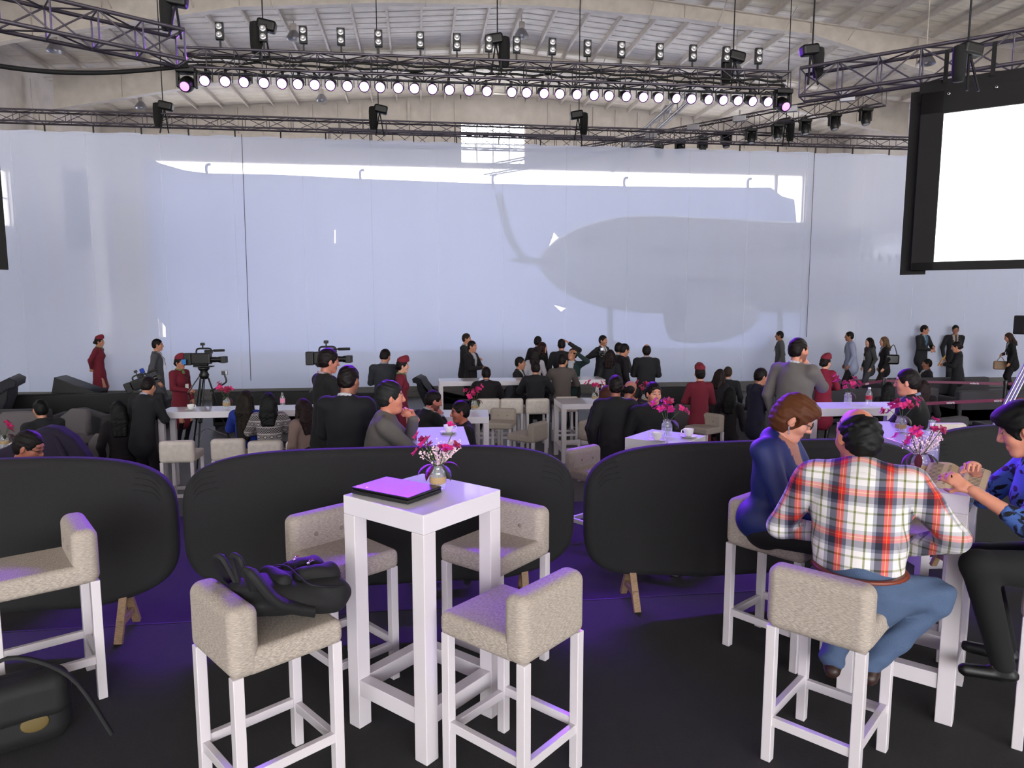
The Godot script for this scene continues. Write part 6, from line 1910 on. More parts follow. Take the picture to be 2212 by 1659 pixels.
func people() -> void:
	var fine: Texture2D = M.sofa_grey.albedo_texture
	var cm := mat("cloth", Color.WHITE, 0.88)
	cm.vertex_color_use_as_albedo = true
	tri(cm, 5.0, fine)
	var sm := mat("skin", Color.WHITE, 0.5)
	sm.vertex_color_use_as_albedo = true
	sm.subsurf_scatter_enabled = true
	sm.subsurf_scatter_strength = 0.08
	var hm := mat("hair", Color.WHITE, 0.62, 0.0, 0.35)
	hm.vertex_color_use_as_albedo = true
	tri(hm, 10.0, M.twine.albedo_texture)
	tri(mat("cap_red", Color(0.58, 0.12, 0.21), 0.85), 6.0, fine)
	mat("scarf_green", Color(0.35, 0.45, 0.25), 0.7)
	mat("scarf_white", Color(0.85, 0.84, 0.86), 0.7)
	mat("cuff_white", Color(0.85, 0.84, 0.88), 0.6)
	var red := Color(0.52, 0.11, 0.19)
	var navy := Color(0.085, 0.09, 0.12)
	var black := Color(0.05, 0.048, 0.055)
	var grey := Color(0.34, 0.34, 0.37)
	var tan := Color(0.68, 0.47, 0.37)
	var brown := Color(0.56, 0.36, 0.27)
	var pale := Color(0.78, 0.58, 0.49)
	var dark := Color(0.045, 0.036, 0.032)
	var L := LOW
	var list := [
		# along the curtain
		{"px": 215, "py": 728, "fl": L, "h": 1.62, "fem": true, "yaw": 70, "col": red, "coat": true, "vee": false, "ra": "back", "la": "back", "style": "bun", "hat": 1, "scarf": M.scarf_green, "hose": black, "skin": tan, "label": "woman in dark red uniform coat and cap standing alone at the curtain", "cell": 0.022},
		{"px": 341, "py": 733, "fl": L, "h": 1.76, "yaw": 80, "col": grey, "leg": grey, "collar": Color.WHITE, "ra": "down", "la": "back", "badge": 1, "skin": tan, "label": "man in grey suit in profile beside a patch of daylight", "cell": 0.022},
		{"px": 389, "py": 770, "fl": L, "h": 1.58, "fem": true, "yaw": 42, "col": red, "coat": true, "vee": false, "ra": "front", "la": "down", "style": "bun", "hat": 1, "badge": 1, "scarf": M.scarf_green, "hose": black, "skin": tan, "label": "woman in dark red uniform coat with a white badge beside the tripod", "cell": 0.022},
		{"px": 1009, "py": 721, "fl": L, "h": 1.79, "yaw": 72, "col": navy, "leg": navy, "collar": Color.WHITE, "ra": "phone", "la": "phone", "skin": tan, "hair": Color(0.16, 0.1, 0.07), "shirt": Color.WHITE, "tie": Color(0.5, 0.55, 0.65), "label": "tall man in navy suit facing sideways beside the curled velvet chaise", "cell": 0.022},
		{"px": 1021, "py": 737, "fl": L, "h": 1.70, "yaw": 60, "col": black, "leg": black, "ra": "phone", "la": "phone", "skin": tan, "label": "man in black coat half hidden behind the tall man in navy", "cell": 0.025},
		{"px": 835, "py": 756, "fl": L, "h": 1.74, "yaw": 172, "col": Color(0.2, 0.21, 0.25), "leg": navy, "collar": Color(0.7, 0.7, 0.75), "ra": "phone", "la": "phone", "hp": 0.35, "hy": -0.4, "skin": tan, "label": "man in charcoal suit seen from behind, head bowed, before the curtain", "cell": 0.02},
		{"px": 871, "py": 776, "fl": L, "h": 1.60, "fem": true, "yaw": 88, "col": Color(0.56, 0.12, 0.22), "coat": true, "vee": false, "ra": "down", "la": "down", "style": "bun", "hat": 1, "scarf": M.scarf_green, "hose": black, "skin": pale, "label": "woman in dark red coat and cap in profile before the stage boards", "cell": 0.02},
		{"px": 1163, "py": 727, "fl": L, "h": 1.75, "yaw": 150, "col": black, "skin": tan, "label": "man in black suit turned away behind the brown haired woman", "cell": 0.025},
		{"px": 1173, "py": 740, "fl": L, "h": 1.64, "fem": true, "yaw": 110, "col": Color(0.1, 0.09, 0.085), "style": "long", "len": 0.12, "hair": Color(0.17, 0.08, 0.05), "skin": pale, "ra": "front", "la": "front", "label": "brown haired woman in dark jacket standing behind the bar table", "cell": 0.025},
		{"px": 1155, "py": 753, "fl": L, "h": 1.56, "fem": true, "yaw": 182, "col": Color(0.86, 0.84, 0.88), "leg": black, "style": "long", "len": 0.14, "vee": false, "skin": tan, "garment": "blouse", "label": "black haired woman in white blouse seen from behind", "cell": 0.022},
		{"px": 1213, "py": 733, "fl": L, "h": 1.75, "yaw": 182, "col": navy, "ra": "raise", "skin": tan, "label": "man in dark suit seen from behind with one arm raised", "cell": 0.025},
		{"px": 1238, "py": 753, "fl": L, "h": 1.62, "yaw": -18, "hy": -0.35, "hp": -0.2, "col": Color(0.09, 0.2, 0.2), "leg": Color(0.12, 0.11, 0.11), "la": "raise", "ra": "down", "hair": Color(0.2, 0.1, 0.07), "skin": tan, "collar": Color(0.6, 0.65, 0.7), "label": "person in dark green jacket facing us with a hand at the head", "cell": 0.022},
		{"px": 1304, "py": 725, "fl": L, "h": 1.75, "yaw": 55, "col": navy, "scarf": M.scarf_white, "ra": Vector3(-0.3, 0.42, 0.12), "la": "down", "shirt": Color.WHITE, "tie": Color(0.1, 0.1, 0.1), "skin": tan, "beard": 0.35, "label": "man in navy suit with white scarf carrying a photo camera", "cell": 0.022},
		{"px": 1319, "py": 756, "fl": L, "h": 1.60, "fem": true, "yaw": 165, "col": navy, "style": "long", "len": 0.1, "hair": Color(0.09, 0.04, 0.04), "skin": tan, "label": "woman with dark red hair behind the man in grey", "cell": 0.025},
		{"px": 1353, "py": 744, "fl": L, "h": 1.72, "yaw": 120, "hp": 0.3, "col": black, "skin": tan, "label": "dark haired man bowing his head beyond the man in grey", "cell": 0.025},
		{"px": 1338, "py": 741, "fl": L, "h": 1.68, "yaw": 165, "col": Color(0.33, 0.33, 0.35), "leg": grey, "collar": Color.WHITE, "hy": -0.3, "ra": "phone", "la": "front", "skin": tan, "label": "man in grey suit seen from behind with white collar", "cell": 0.02},
		{"px": 1397, "py": 744, "fl": L, "h": 1.72, "yaw": 182, "col": navy, "leg": navy, "collar": Color(0.75, 0.75, 0.8), "ra": "front", "la": "front", "style": "crown", "skin": tan, "bulk": 1.08, "label": "broad man in navy suit seen from behind with thinning hair", "cell": 0.02},
		{"px": 1512, "py": 792, "fl": L, "h": 1.56, "fem": true, "yaw": 192, "col": Color(0.54, 0.12, 0.21), "coat": true, "vee": false, "ra": "front", "la": "front", "style": "bun", "hat": 1, "hose": black, "skin": pale, "label": "woman in long dark red coat and peaked cap seen from behind", "cell": 0.018},
		{"px": 1683, "py": 716, "fl": L, "h": 1.74, "yaw": -82, "stride": 0.35, "col": Color(0.35, 0.34, 0.34), "leg": black, "vee": false, "badge": 1, "skin": brown, "garment": "shirt", "label": "man in dark grey shirt walking along the curtain", "cell": 0.025},
		{"px": 1834, "py": 717, "fl": L, "h": 1.75, "yaw": -80, "stride": 0.5, "lean": 0.1, "col": Color(0.68, 0.71, 0.82), "leg": black, "vee": false, "badge": 1, "bulk": 1.12, "skin": brown, "garment": "shirt", "label": "man in pale blue shirt with lanyard striding along the curtain", "cell": 0.025},
		{"px": 1877, "py": 730, "fl": L, "h": 1.58, "fem": true, "yaw": -60, "stride": 0.3, "col": Color(0.3, 0.3, 0.31), "leg": grey, "shirt": Color(0.3, 0.06, 0.1), "style": "long", "len": 0.12, "badge": 1, "skin": pale, "label": "dark haired young woman in grey jacket walking along the curtain", "cell": 0.025},
		{"px": 1909, "py": 728, "fl": L, "h": 1.62, "fem": true, "yaw": -75, "stride": 0.3, "col": black, "leg": Color(0.16, 0.09, 0.1), "style": "long", "len": 0.1, "hair": Color(0.42, 0.32, 0.22), "badge": 1, "skin": pale, "label": "fair haired woman in black jacket with a shoulder bag", "cell": 0.025},
		{"px": 1999, "py": 703, "fl": L, "h": 1.84, "yaw": 55, "col": navy, "leg": navy, "tie": Color(0.2, 0.35, 0.45), "shirt": Color(0.5, 0.65, 0.75), "ra": "front", "la": "phone", "skin": tan, "hy": 0.4, "label": "man in navy suit with blue tie standing close to the curtain", "cell": 0.025},
		{"px": 2065, "py": 703, "fl": L, "h": 1.84, "yaw": 15, "col": navy, "leg": navy, "tie": Color(0.25, 0.08, 0.12), "shirt": Color(0.75, 0.7, 0.65), "ra": "down", "la": "back", "skin": brown, "label": "man in navy suit with red tie standing close to the curtain", "cell": 0.025},
		{"px": 2063, "py": 739, "fl": L, "h": 1.62, "fem": true, "yaw": -85, "hp": 0.25, "col": navy, "leg": navy, "style": "bun", "ra": "phone", "la": "phone", "vee": false, "skin": tan, "label": "woman in navy suit holding yellow papers beside the belts", "cell": 0.022},
		{"px": 2176, "py": 720, "fl": L, "h": 1.68, "fem": true, "yaw": -75, "lean": 0.16, "hp": 0.3, "col": Color(0.06, 0.055, 0.06), "leg": black, "style": "long", "len": 0.1, "hair": Color(0.2, 0.12, 0.09), "badge": 1, "ra": "front", "skin": tan, "label": "woman in black coat leaning forward beside a brown bag", "cell": 0.022},
		{"px": 1785, "py": 770, "fl": L, "h": 1.58, "fem": true, "yaw": 168, "hy": -0.5, "col": Color(0.60, 0.09, 0.23), "coat": true, "vee": false, "ra": "front", "la": "front", "style": "bun", "hat": 1, "hose": black, "skin": pale, "label": "woman in bright red coat and flat cap behind the grey blazered man", "cell": 0.02},
		{"px": 1648, "py": 797, "fl": L, "h": 1.60, "yaw": 125, "col": Color(0.12, 0.12, 0.22), "leg": navy, "ra": "front", "la": "front", "hp": 0.2, "skin": tan, "label": "short man in blue suit beside the grey blazered man", "cell": 0.02},
		# seated in the hall
		{"px": 736, "py": 812, "fl": L, "sit": true, "top": 1.20, "h": 1.7, "yaw": -70, "col": black, "hair": Color(0.12, 0.09, 0.08), "skin": tan, "label": "man seated beyond the two standing men, face half hidden", "cell": 0.024},
		{"px": 1050, "py": 794, "zc": -12.45, "torso": 0.86, "fl": L, "sit": true, "top": 1.44, "h": 1.70, "yaw": 182, "col": black, "ra": "table", "la": "table", "foot": 0.2, "collar": Color(0.5, 0.5, 0.55), "hp": 0.2, "bulk": 1.08, "skin": tan, "label": "man in black jacket on a cream stool, back turned", "cell": 0.018},
		{"px": 1125, "py": 772, "zc": -14.0, "fl": L, "sit": true, "top": 1.5, "h": 1.72, "yaw": 75, "col": navy, "ra": "table", "la": "lap", "foot": 0.2, "shirt": Color.WHITE, "tie": black, "skin": tan, "label": "man in navy suit and tie seated sideways at the bar table", "cell": 0.02},
		{"px": 1157, "py": 782, "zc": -12.35, "torso": 0.9, "fl": L, "sit": true, "top": 1.52, "h": 1.70, "yaw": 180, "col": navy, "ra": "table", "la": "table", "foot": 0.2, "hp": 0.15, "skin": tan, "label": "man in navy suit on a cream stool, back turned", "cell": 0.018},
		{"px": 1217, "py": 765, "zc": -12.5, "torso": 0.95, "fl": L, "sit": true, "top": 1.62, "h": 1.76, "yaw": 186, "hy": -0.6, "hp": 0.15, "col": Color(0.38, 0.34, 0.33), "leg": grey, "ra": "table", "la": "table", "foot": 0.2, "glasses": 1, "skin": tan, "label": "man in brown blazer and glasses on a cream stool, back turned", "cell": 0.018},
		{"px": 1557, "py": 798, "zc": -12.7, "fl": L, "sit": true, "top": 1.32, "h": 1.66, "fem": true, "yaw": 150, "lean": 0.3, "col": black, "style": "long", "len": 0.12, "hair": Color(0.12, 0.08, 0.07), "skin": tan, "label": "dark haired woman leaning on the black sofa behind the red coat", "cell": 0.022},
		{"px": 1573, "py": 793, "zc": -13.5, "fl": L, "sit": true, "top": 1.36, "h": 1.72, "yaw": 175, "col": Color(0.07, 0.08, 0.1), "hair": Color(0.2, 0.14, 0.1), "collar": Color(0.7, 0.7, 0.72), "skin": tan, "label": "brown haired man seated on the black sofa, back turned", "cell": 0.022},
		{"px": 1576, "py": 836, "fl": L, "sit": true, "top": 1.22, "h": 1.62, "fem": true, "yaw": 180, "col": black, "style": "long", "len": 0.15, "hair": Color(0.03, 0.027, 0.026), "skin": tan, "label": "black haired woman slumped in the dark armchair, back turned", "cell": 0.022},
		{"px": 2002, "py": 776, "fl": L, "sit": true, "top": 1.15, "h": 1.72, "yaw": -70, "lean": -0.3, "col": black, "skin": brown, "label": "man in black lying back on the sofa behind the belts", "cell": 0.024},
		{"px": 1920, "py": 826, "fl": L, "sit": true, "top": 1.2, "h": 1.6, "fem": true, "yaw": 180, "col": black, "style": "long", "len": 0.16, "hair": Color(0.035, 0.028, 0.028), "skin": tan, "label": "black haired woman seated behind the man in a black coat", "cell": 0.022},
		{"px": 1996, "py": 822, "fl": L, "sit": true, "top": 1.2, "h": 1.62, "fem": true, "yaw": 185, "col": black, "style": "long", "len": 0.14, "hair": Color(0.14, 0.05, 0.06), "skin": tan, "label": "woman with reddish hair seated beyond the man in a black coat", "cell": 0.022},
		{"px": 85, "py": 865, "fl": L, "sit": true, "top": 1.27, "h": 1.72, "yaw": 200, "col": navy, "ra": "lap", "la": "lap", "tilt": -0.05, "skin": tan, "hair": Color(0.04, 0.035, 0.035), "bulk": 1.1, "label": "man in dark suit seated low by the coffee table, back turned", "cell": 0.016},
		{"px": 255, "py": 866, "fl": L, "sit": true, "top": 1.28, "h": 1.62, "fem": true, "yaw": 180, "col": black, "style": "long", "len": 0.2, "hair": Color(0.025, 0.022, 0.022), "skin": tan, "label": "dark haired woman in black on a grey tub chair, back turned", "cell": 0.018},
		{"px": 533, "py": 845, "zc": -9.4, "torso": 0.9, "fl": L, "sit": true, "top": 1.42, "h": 1.64, "fem": true, "yaw": 160, "hy": -0.3, "col": Color(0.09, 0.22, 0.66), "style": "long", "len": 0.42, "hair": Color(0.11, 0.055, 0.04), "foot": 0.2, "ra": "table", "la": "table", "vee": false, "skin": tan, "label": "woman with long brown hair in a bright blue jacket on a stool", "cell": 0.016},
		{"px": 580, "py": 849, "zc": -9.05, "torso": 0.9, "fl": L, "sit": true, "top": 1.40, "h": 1.62, "fem": true, "yaw": 172, "col": Color(0.5, 0.5, 0.5), "style": "long", "len": 0.16, "hair": Color(0.03, 0.022, 0.025), "foot": 0.2, "ra": "table", "la": "table", "vee": false, "bulk": 1.08, "garment": "sweater", "mat": "knit", "skin": tan, "label": "black haired woman in black and white patterned sweater on a stool", "cell": 0.016},
		{"px": 652, "py": 862, "zc": -8.8, "torso": 0.88, "fl": L, "sit": true, "top": 1.38, "h": 1.6, "fem": true, "yaw": 215, "col": Color(0.62, 0.52, 0.48), "style": "long", "len": 0.2, "hair": Color(0.15, 0.07, 0.06), "foot": 0.2, "vee": false, "skin": tan, "label": "woman in beige coat seated behind the two standing men", "cell": 0.018},
		# standing nearer
		{"px": 325, "py": 816, "fl": L, "h": 1.60, "yaw": 140, "lean": 0.2, "hp": 0.35, "col": Color(0.06, 0.065, 0.09), "leg": black, "collar": Color(0.75, 0.75, 0.85), "ra": "phone", "la": "phone", "skin": tan, "label": "man in dark suit bending over his phone beside a shoulder camera", "cell": 0.016},
		{"px": 714, "py": 756, "fl": MID, "h": 1.74, "yaw": 112, "hy": -0.15, "hp": 0.15, "col": Color(0.055, 0.055, 0.065), "leg": Color(0.24, 0.25, 0.29), "collar": Color(0.75, 0.68, 0.72), "ra": "front", "la": "front", "skin": Color(0.66, 0.42, 0.34), "vol": 1.06, "hem": 0.16, "label": "man in dark jacket and grey jeans, profile before a broadcast camera", "cell": 0.014, "hcell": 0.006},
		{"px": 757, "py": 792, "fl": MID, "h": 1.70, "yaw": 160, "hy": -0.25, "hp": 0.2, "col": Color(0.04, 0.042, 0.058), "leg": navy, "collar": Color(0.88, 0.88, 0.9), "ra": "front", "la": "front", "hem": 0.18, "bulk": 1.05, "skin": brown, "label": "man in black suit with white collar seen from behind", "cell": 0.014, "hcell": 0.006},
		{"px": 845, "py": 826, "fl": MID, "sit": true, "top": 1.6, "h": 1.74, "yaw": 92, "lean": 0.22, "hp": 0.02, "col": Color(0.46, 0.435, 0.42), "leg": Color(0.2, 0.19, 0.19), "hair": Color(0.12, 0.115, 0.12), "foot": 0.2, "ra": Vector3(-0.12, 0.22, 0.55), "rp": Vector3(-0.5, -1, -0.3), "rn": Vector3(0, -1, 0), "rc": 0.8, "la": Vector3(0.06, 0.52, 0.34), "lp": Vector3(0.3, -1, 0.4), "lc": 1.0, "ld": Vector3(0, 0.6, -0.8), "cuff": M.cuff_white, "hem": 0.05, "bulk": 1.12, "vol": 1.06, "skin": Color(0.72, 0.45, 0.36), "vee": false, "chin2": true, "label": "grey haired man in grey blazer leaning on a table, hand at his mouth", "cell": 0.011, "hcell": 0.0055, "fcell": 0.005, "lump": 0.004},
		{"px": 943, "py": 846, "zc": -8.75, "fl": L, "sit": true, "top": 1.5, "h": 1.74, "yaw": 125, "lean": 0.35, "hp": 0.3, "hy": -0.4, "col": Color(0.05, 0.055, 0.075), "ra": "mouth", "la": "table", "foot": 0.2, "beard": 0.6, "collar": Color(0.75, 0.75, 0.8), "skin": Color(0.7, 0.42, 0.36), "bulk": 1.05, "label": "bearded man in dark suit hunched with a hand at his face", "cell": 0.014, "hcell": 0.006},
		{"px": 990, "py": 868, "zc": -7.95, "fl": L, "sit": true, "top": 1.42, "h": 1.72, "yaw": -78, "lean": 0.1, "hp": 0.12, "col": black, "vee": false, "ra": "table", "la": "lap", "foot": 0.2, "hem": 0.05, "skin": Color(0.6, 0.34, 0.26), "label": "man in black jacket facing sideways behind the coffee cup", "cell": 0.014, "hcell": 0.006},
		{"px": 1330, "py": 812, "fl": L, "h": 1.72, "yaw": 185, "col": Color(0.052, 0.056, 0.075), "leg": black, "hem": 0.3, "loose": 1.08, "ra": "down", "la": "down", "skin": Color(0.55, 0.33, 0.27), "bulk": 1.05, "label": "man in long navy coat seen from behind in the gap of the partitions", "cell": 0.014, "hcell": 0.006},
		{"px": 1311, "py": 834, "fl": L, "h": 1.50, "fem": true, "yaw": 175, "col": navy, "style": "long", "len": 0.05, "hair": Color(0.3, 0.15, 0.1), "skin": tan, "label": "brown haired woman half hidden behind the man in the long navy coat", "cell": 0.02},
		{"px": 1366, "py": 824, "fl": L, "sit": true, "top": 1.5, "h": 1.74, "yaw": 150, "hp": 0.25, "hy": -0.2, "col": black, "style": "bald", "hair": Color(0.1, 0.07, 0.06), "collar": Color(0.85, 0.85, 0.88), "ra": "ear", "rc": 0.9, "la": "table", "foot": 0.2, "skin": Color(0.62, 0.4, 0.33), "label": "balding man in black suit holding a phone to his ear", "cell": 0.016, "hcell": 0.006},
		{"px": 1413, "py": 828, "fl": L, "h": 1.66, "yaw": 22, "hy": 0.1, "col": Color(0.04, 0.037, 0.038), "leg": black, "vee": false, "ra": "down", "la": "down", "skin": Color(0.74, 0.5, 0.41), "bulk": 1.1, "vol": 1.02, "garment": "shirt", "label": "young man in black shirt facing us behind the orchids", "cell": 0.014, "hcell": 0.0055},
		{"px": 1728, "py": 732, "fl": MID, "h": 1.84, "yaw": 150, "hy": -0.35, "col": Color(0.50, 0.475, 0.46), "leg": Color(0.2, 0.2, 0.22), "collar": Color(0.88, 0.88, 0.9), "ra": "mouth", "rp": Vector3(-1, -0.6, 0.2), "rc": 0.9, "la": "down", "beard": 0.55, "hem": 0.14, "bulk": 1.12, "hair": Color(0.06, 0.04, 0.035), "skin": Color(0.75, 0.5, 0.4), "label": "tall bearded man in grey blazer with a hand at his mouth", "cell": 0.013, "hcell": 0.0055, "lump": 0.003},
		{"px": 1957, "py": 799, "fl": MID, "sit": true, "top": 1.58, "h": 1.78, "yaw": -95, "lean": 0.12, "hp": 0.12, "col": Color(0.045, 0.042, 0.046), "leg": black, "shirt": Color(0.6, 0.68, 0.82), "collar": Color(0.6, 0.68, 0.82), "ra": Vector3(-0.02, 0.2, 0.42), "la": Vector3(0.12, 0.2, 0.42), "rc": 0.9, "foot": 0.2, "bulk": 1.18, "style": "short", "hair": Color(0.09, 0.07, 0.06), "skin": Color(0.76, 0.5, 0.41), "chin2": true, "label": "heavy man in black coat and pale blue shirt at the long table", "cell": 0.013, "hcell": 0.0055},
		{"px": 75, "py": 936, "fl": MID, "sit": true, "top": 1.24, "h": 1.72, "yaw": 62, "hp": 0.4, "lean": 0.1, "col": Color(0.06, 0.075, 0.1), "hair": Color(0.12, 0.1, 0.1), "glasses": 1, "skin": Color(0.7, 0.44, 0.35), "label": "man with greying hair and glasses looking down behind the partition", "cell": 0.016, "hcell": 0.0055},
	]
	knit()
	cloths()
	for d in list:
		if d.get("mat") is String: d["mat"] = M[d["mat"]]
		person(d)
	props(list)
	near_people()

func knit() -> void:
	# bands of dark and pale diamonds, as the sweater is knitted
	var im := Image.create(128, 128, false, Image.FORMAT_RGB8)
	for y in 128:
		for x in 128:
			var v := 0.1
			var b := y % 64
			if b < 6 or (b > 30 and b < 35): v = 0.75
			elif b < 30:
				var t := absf(fposmod(x, 32.0) - 16.0) / 16.0 + absf(b - 18.0) / 12.0
				v = 0.8 if t < 0.55 else (0.1 if t < 0.8 else 0.55)
			else:
				v = 0.65 if (x / 6 + b / 6) % 2 == 0 else 0.12
			im.set_pixel(x, y, Color(v, v * 0.97, v * 0.97))
	tri(mat("knit", Color(0.9, 0.88, 0.88), 0.95), 3.2, ImageTexture.create_from_image(im))

func props(list: Array) -> void:
	# things people hold
	for d in list:
		var o: Dictionary = d.out
		var n: Node3D = o.node
		var w: Vector3 = n.transform * (o.wri[0] + o.hdir[0] * 0.09)
		var lab: String = d.label
		if lab.contains("over his phone"):
			single("mobile_phone", "dark phone in the hand of the man bending over", "phone", bx(Vector3(0.07, 0.01, 0.14), 0.004), M.black_plastic, Transform3D(Basis(Vector3.RIGHT, -0.4), w + Vector3(0.02, 0.05, 0.0)))
		elif lab.contains("to his ear"):
			single("mobile_phone", "black phone held to the balding man's ear", "phone", bx(Vector3(0.012, 0.14, 0.07), 0.004), M.black_plastic, Transform3D(Basis(Vector3.UP, n.rotation.y) * Basis(Vector3.RIGHT, 0.5), n.transform * (o.off + o.hc + o.hb * Vector3(-0.1, -0.03, 0.02))))
		elif lab.contains("photo camera"):
			var c := thing("photo_camera", "black photo camera carried by the man with the white scarf", "camera", w)
			part(c, "body", bx(Vector3(0.15, 0.11, 0.08), 0.015), M.black_plastic)
			part(c, "lens", MB.new().lathe(PackedVector2Array([Vector2(0, 0), Vector2(0.042, 0), Vector2(0.042, 0.09), Vector2(0.03, 0.09), Vector2(0, 0.08)]), 14, Transform3D(Basis(Vector3.RIGHT, PI / 2), Vector3(0, 0, 0.03))).mesh(), M.black_plastic)
			part(c, "flash", bx(Vector3(0.08, 0.07, 0.05), 0.01), M.alu, Transform3D(Basis.IDENTITY, Vector3(0, 0.1, 0)))
		elif lab.contains("yellow papers"):
			single("paper_bundle", "yellow and white papers in the hands of the woman in navy", "papers", MB.new().box(Vector3.ZERO, Vector3(0.2, 0.28, 0.012), 0.002).mesh(), mat("yellow_paper", Color(0.8, 0.55, 0.2), 0.8), Transform3D(Basis(Vector3.UP, n.rotation.y) * Basis(Vector3.RIGHT, -0.5), w + Vector3(0, 0.08, 0)))
		elif lab.contains("shoulder bag"):
			single("handbag", "black shoulder bag of the fair haired woman", "bag", MB.new().box(Vector3.ZERO, Vector3(0.12, 0.26, 0.34), 0.05, Transform3D.IDENTITY, 3).tube(curve([Vector3(0, 0.1, -0.12), Vector3(-0.02, 0.38, -0.02), Vector3(0, 0.1, 0.12)], 5), PackedFloat32Array([0.012]), 6).mesh(), M.black_plastic, n.transform * Transform3D(Basis.IDENTITY, o.off + Vector3(0.2, 0.22, -0.12)))
		elif lab.contains("a brown bag"):
			single("handbag", "brown bag carried low by the woman leaning forward", "bag", MB.new().box(Vector3.ZERO, Vector3(0.12, 0.24, 0.34), 0.04, Transform3D.IDENTITY, 3).tube(curve([Vector3(0, 0.1, -0.1), Vector3(0, 0.24, 0), Vector3(0, 0.1, 0.1)], 5), PackedFloat32Array([0.01]), 6).mesh(), M.wood, n.transform * Transform3D(Basis.IDENTITY, o.off + Vector3(-0.16, -0.12, 0.25)))

func near_people() -> void:
	var fine: Texture2D = M.sofa_grey.albedo_texture
	# woman in a blue blouse, bent towards the table
	var c1 := at_d(1742, 863, 3.72)
	var d1 := {"at": c1, "fl": 0.0, "sit": true, "top": c1.y, "h": 1.64, "torso": 0.86, "fem": true, "yaw": 72, "lean": 0.04, "hp": 0.5, "hy": 0.3, "col": Color(0.09, 0.17, 0.47), "leg": Color(0.06, 0.06, 0.08), "style": "bob", "ears": true, "fringe": 0.0, "hair": Color(0.36, 0.2, 0.1), "bulk": 1.12, "foot": 0.2, "ra": Vector3(-0.1, 0.1, 0.36), "la": Vector3(0.1, 0.12, 0.36), "vee": true, "shirt": Color(0.8, 0.55, 0.46), "glasses": 1, "chin2": true, "skin": Color(0.80, 0.56, 0.46), "garment": "blouse", "mat": M.silk, "hem": 0.03, "loose": 0.98, "cell": 0.0095, "hcell": 0.0042, "fcell": 0.005, "lump": 0.003, "lf": 17.0, "label": "woman with short auburn hair in a royal blue blouse bowed over the table"}
	var o1 := person(d1)
	var r1: Dictionary = d1.out
	var er := part(o1, "earring", MB.new().tube(PackedVector3Array([Vector3.ZERO, Vector3(0, -0.012, 0), Vector3(0, -0.03, 0), Vector3(0, -0.045, 0)]), PackedFloat32Array([0.002, 0.0045, 0.003, 0.005]), 8).mesh(), M.chrome, Transform3D(Basis.IDENTITY, r1.off + r1.hc + r1.hb * Vector3(-0.083, -0.042, -0.004)))
	er.set_meta("label", "dangling silver earring")
	# man in a checked shirt, seen from behind
	var c2 := at_d(1846, 885, 3.16)
	var kr := at_d(2022, 1288, 3.02)
	var kl := at_d(1830, 1290, 3.25)
	var d2 := {"at": c2, "fl": 0.0, "sit": true, "top": c2.y, "h": 1.72, "torso": 0.87, "yaw": 178, "lean": 0.3, "tilt": -0.04, "hp": 0.2, "hy": 0.6, "col": Color.WHITE, "leg": Color(0.62, 0.62, 0.64), "legmat": M.denim, "style": "crown", "hair": Color(0.06, 0.055, 0.055), "bulk": 1.16, "knee_at": [kr, kl], "ankle_at": [at_d(1880, 1440, 3.06), at_d(1800, 1425, 3.1)], "ra": Vector3(-0.16, 0.1, 0.3), "rp": Vector3(-1, -0.6, -0.1), "la": Vector3(0.12, 0.12, 0.28), "lp": Vector3(1, -0.7, -0.2), "sleeve": 1.0, "vee": false, "shoe": Color(0.17, 0.1, 0.07), "skin": Color(0.74, 0.47, 0.36), "garment": "shirt", "mat": M.plaid, "hem": 0.0, "waist": 1.04, "rise": 0.0, "drop": 0.025, "leglump": 0.006, "loose": 1.0, "cell": 0.0095, "hcell": 0.0042, "fcell": 0.005, "lump": 0.0032, "lf": 15.0, "hlump": 0.0035, "label": "man in a red, white and navy checked shirt and jeans, back turned"}
	var o2 := person(d2)
	var r2: Dictionary = d2.out
	var ring := PackedVector3Array()
	for k in 33:
		var a := TAU * k / 32.0
		ring.append(r2.off + Vector3(0, 0.075, -0.004) + Vector3(cos(a) * 0.171, 0.008 * sin(a), sin(a) * 0.139))
	part(o2, "belt", MB.new().tube(ring, PackedFloat32Array([0.02]), 8, false, 0.3).mesh(), mat("belt_leather", Color(0.42, 0.16, 0.06), 0.45))
	# woman reading at the table
	var c3 := at_d(2192, 874, 3.2)
	var d3 := {"at": c3, "fl": 0.0, "sit": true, "top": c3.y, "h": 1.66, "torso": 0.88, "fem": true, "yaw": -78, "lean": 0.24, "hp": 0.36, "hy": -0.18, "col": Color.WHITE, "leg": Color(0.035, 0.032, 0.036), "boots": true, "shoe": Color(0.03, 0.028, 0.03), "style": "bob", "ears": true, "hair": Color(0.045, 0.035, 0.034), "bulk": 1.08, "knee_at": [at_d(2120, 1205, 3.32), at_d(2112, 1222, 3.05)], "ankle_at": [at_d(2170, 1400, 3.3), at_d(2165, 1440, 3.08)], "wrist_at": [at_d(2108, 1022, 3.3), at_d(2098, 1058, 3.08)], "lp": Vector3(0.6, -0.6, 0.9), "rp": Vector3(-0.5, -0.8, 0.3), "rc": 0.7, "lc": 0.6, "sleeve": 0.35, "vee": false, "skin": Color(0.78, 0.53, 0.43), "garment": "blouse", "mat": M.floral, "hem": 0.1, "cell": 0.0095, "hcell": 0.0042, "fcell": 0.005, "lump": 0.002, "label": "woman with short black hair in a blue floral blouse reading a book"}
	person(d3)

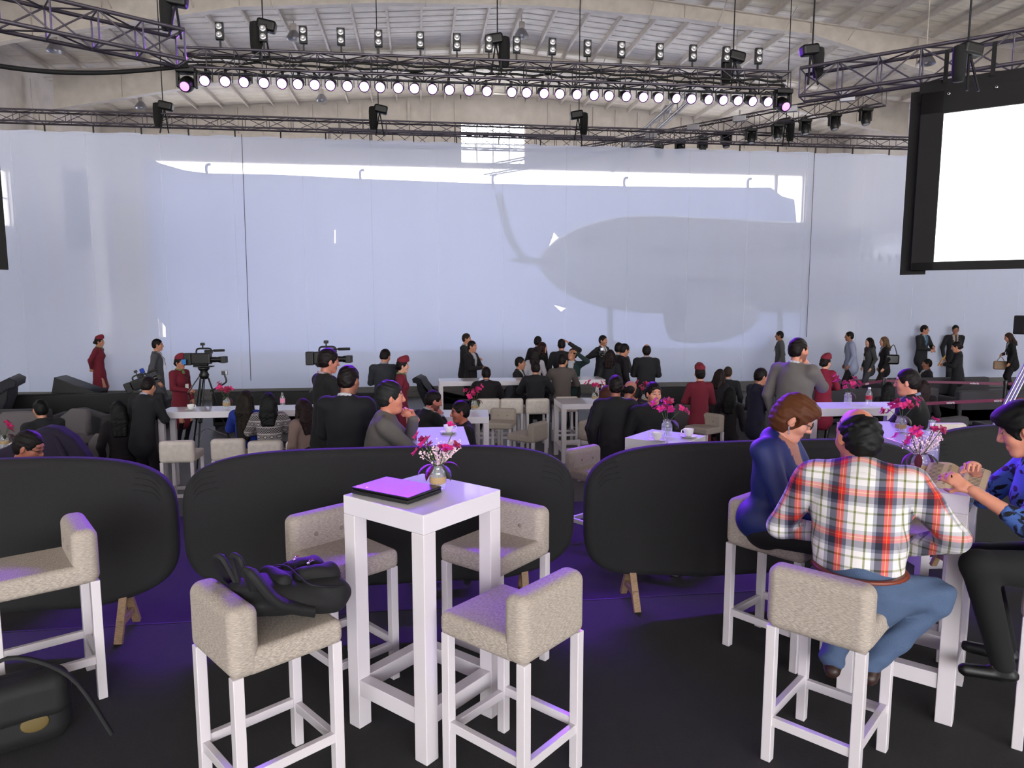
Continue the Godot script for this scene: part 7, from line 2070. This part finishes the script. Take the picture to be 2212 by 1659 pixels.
func cloths() -> void:
	var fine: Texture2D = M.sofa_grey.albedo_texture
	var silk := mat("silk", Color.WHITE, 0.6)
	silk.vertex_color_use_as_albedo = true
	tri(silk, 3.0, fine)
	# tartan: bands of white, navy, red with a yellow thread, olive and grey, woven over each other
	var n := 256
	var cols := [[0, 34, Color(0.86, 0.84, 0.84)], [34, 46, Color(0.42, 0.44, 0.25)], [46, 78, Color(0.84, 0.82, 0.83)], [78, 100, Color(0.45, 0.46, 0.52)], [100, 116, Color(0.78, 0.12, 0.11)], [116, 120, Color(0.92, 0.55, 0.2)], [120, 138, Color(0.76, 0.11, 0.1)], [138, 176, Color(0.07, 0.07, 0.16)], [176, 196, Color(0.45, 0.46, 0.52)], [196, 226, Color(0.88, 0.86, 0.86)], [226, 238, Color(0.42, 0.44, 0.25)], [238, 256, Color(0.86, 0.84, 0.84)]]
	var band := []
	band.resize(n)
	for b in cols:
		for k in range(b[0], b[1]): band[k] = b[2]
	var im := Image.create(n, n, false, Image.FORMAT_RGB8)
	for y in n:
		for x in n:
			var a: Color = band[x]
			var b: Color = band[y]
			im.set_pixel(x, y, a.lerp(b, 0.42 if (x + y) % 2 == 0 else 0.34))
	var pl := mat("plaid", Color(0.95, 0.95, 0.95), 0.85)
	tri(pl, 5.6, ImageTexture.create_from_image(im), fine, 0.05)
	pl.uv1_triplanar_sharpness = 10.0
	# denim
	var dn := noise_tex(0.3, Color(0.16, 0.22, 0.33), Color(0.34, 0.42, 0.53), 1.0, 3.0, 256, 9, 3, 1.2)
	tri(mat("denim", Color.WHITE, 0.85), 6.0, dn, fine, 0.08)
	# black leaves and sprigs on blue
	var fl := Image.create(256, 256, false, Image.FORMAT_RGB8)
	fl.fill(Color(0.27, 0.40, 0.68))
	var g := RandomNumberGenerator.new()
	g.seed = 41
	for q in 46:
		var cx := g.randf() * 256
		var cy := g.randf() * 256
		var an := g.randf() * TAU
		var ln := g.randf_range(11, 27)
		var wd := ln * g.randf_range(0.4, 0.75)
		for yy in range(-30, 31):
			for xx in range(-30, 31):
				var u := xx * cos(an) + yy * sin(an)
				var v := -xx * sin(an) + yy * cos(an)
				var t := (u / ln + 1.0) * 0.5
				if t > 0.0 and t < 1.0 and absf(v) < wd * sin(PI * pow(t, 0.8)) * 0.62 + 0.6 * sin(u * 1.3):
					fl.set_pixel(posmod(int(cx) + xx, 256), posmod(int(cy) + yy, 256), Color(0.025, 0.025, 0.035))
	tri(mat("floral", Color.WHITE, 0.8), 3.0, ImageTexture.create_from_image(fl), fine, 0.04)
	M.floral.uv1_triplanar_sharpness = 8.0
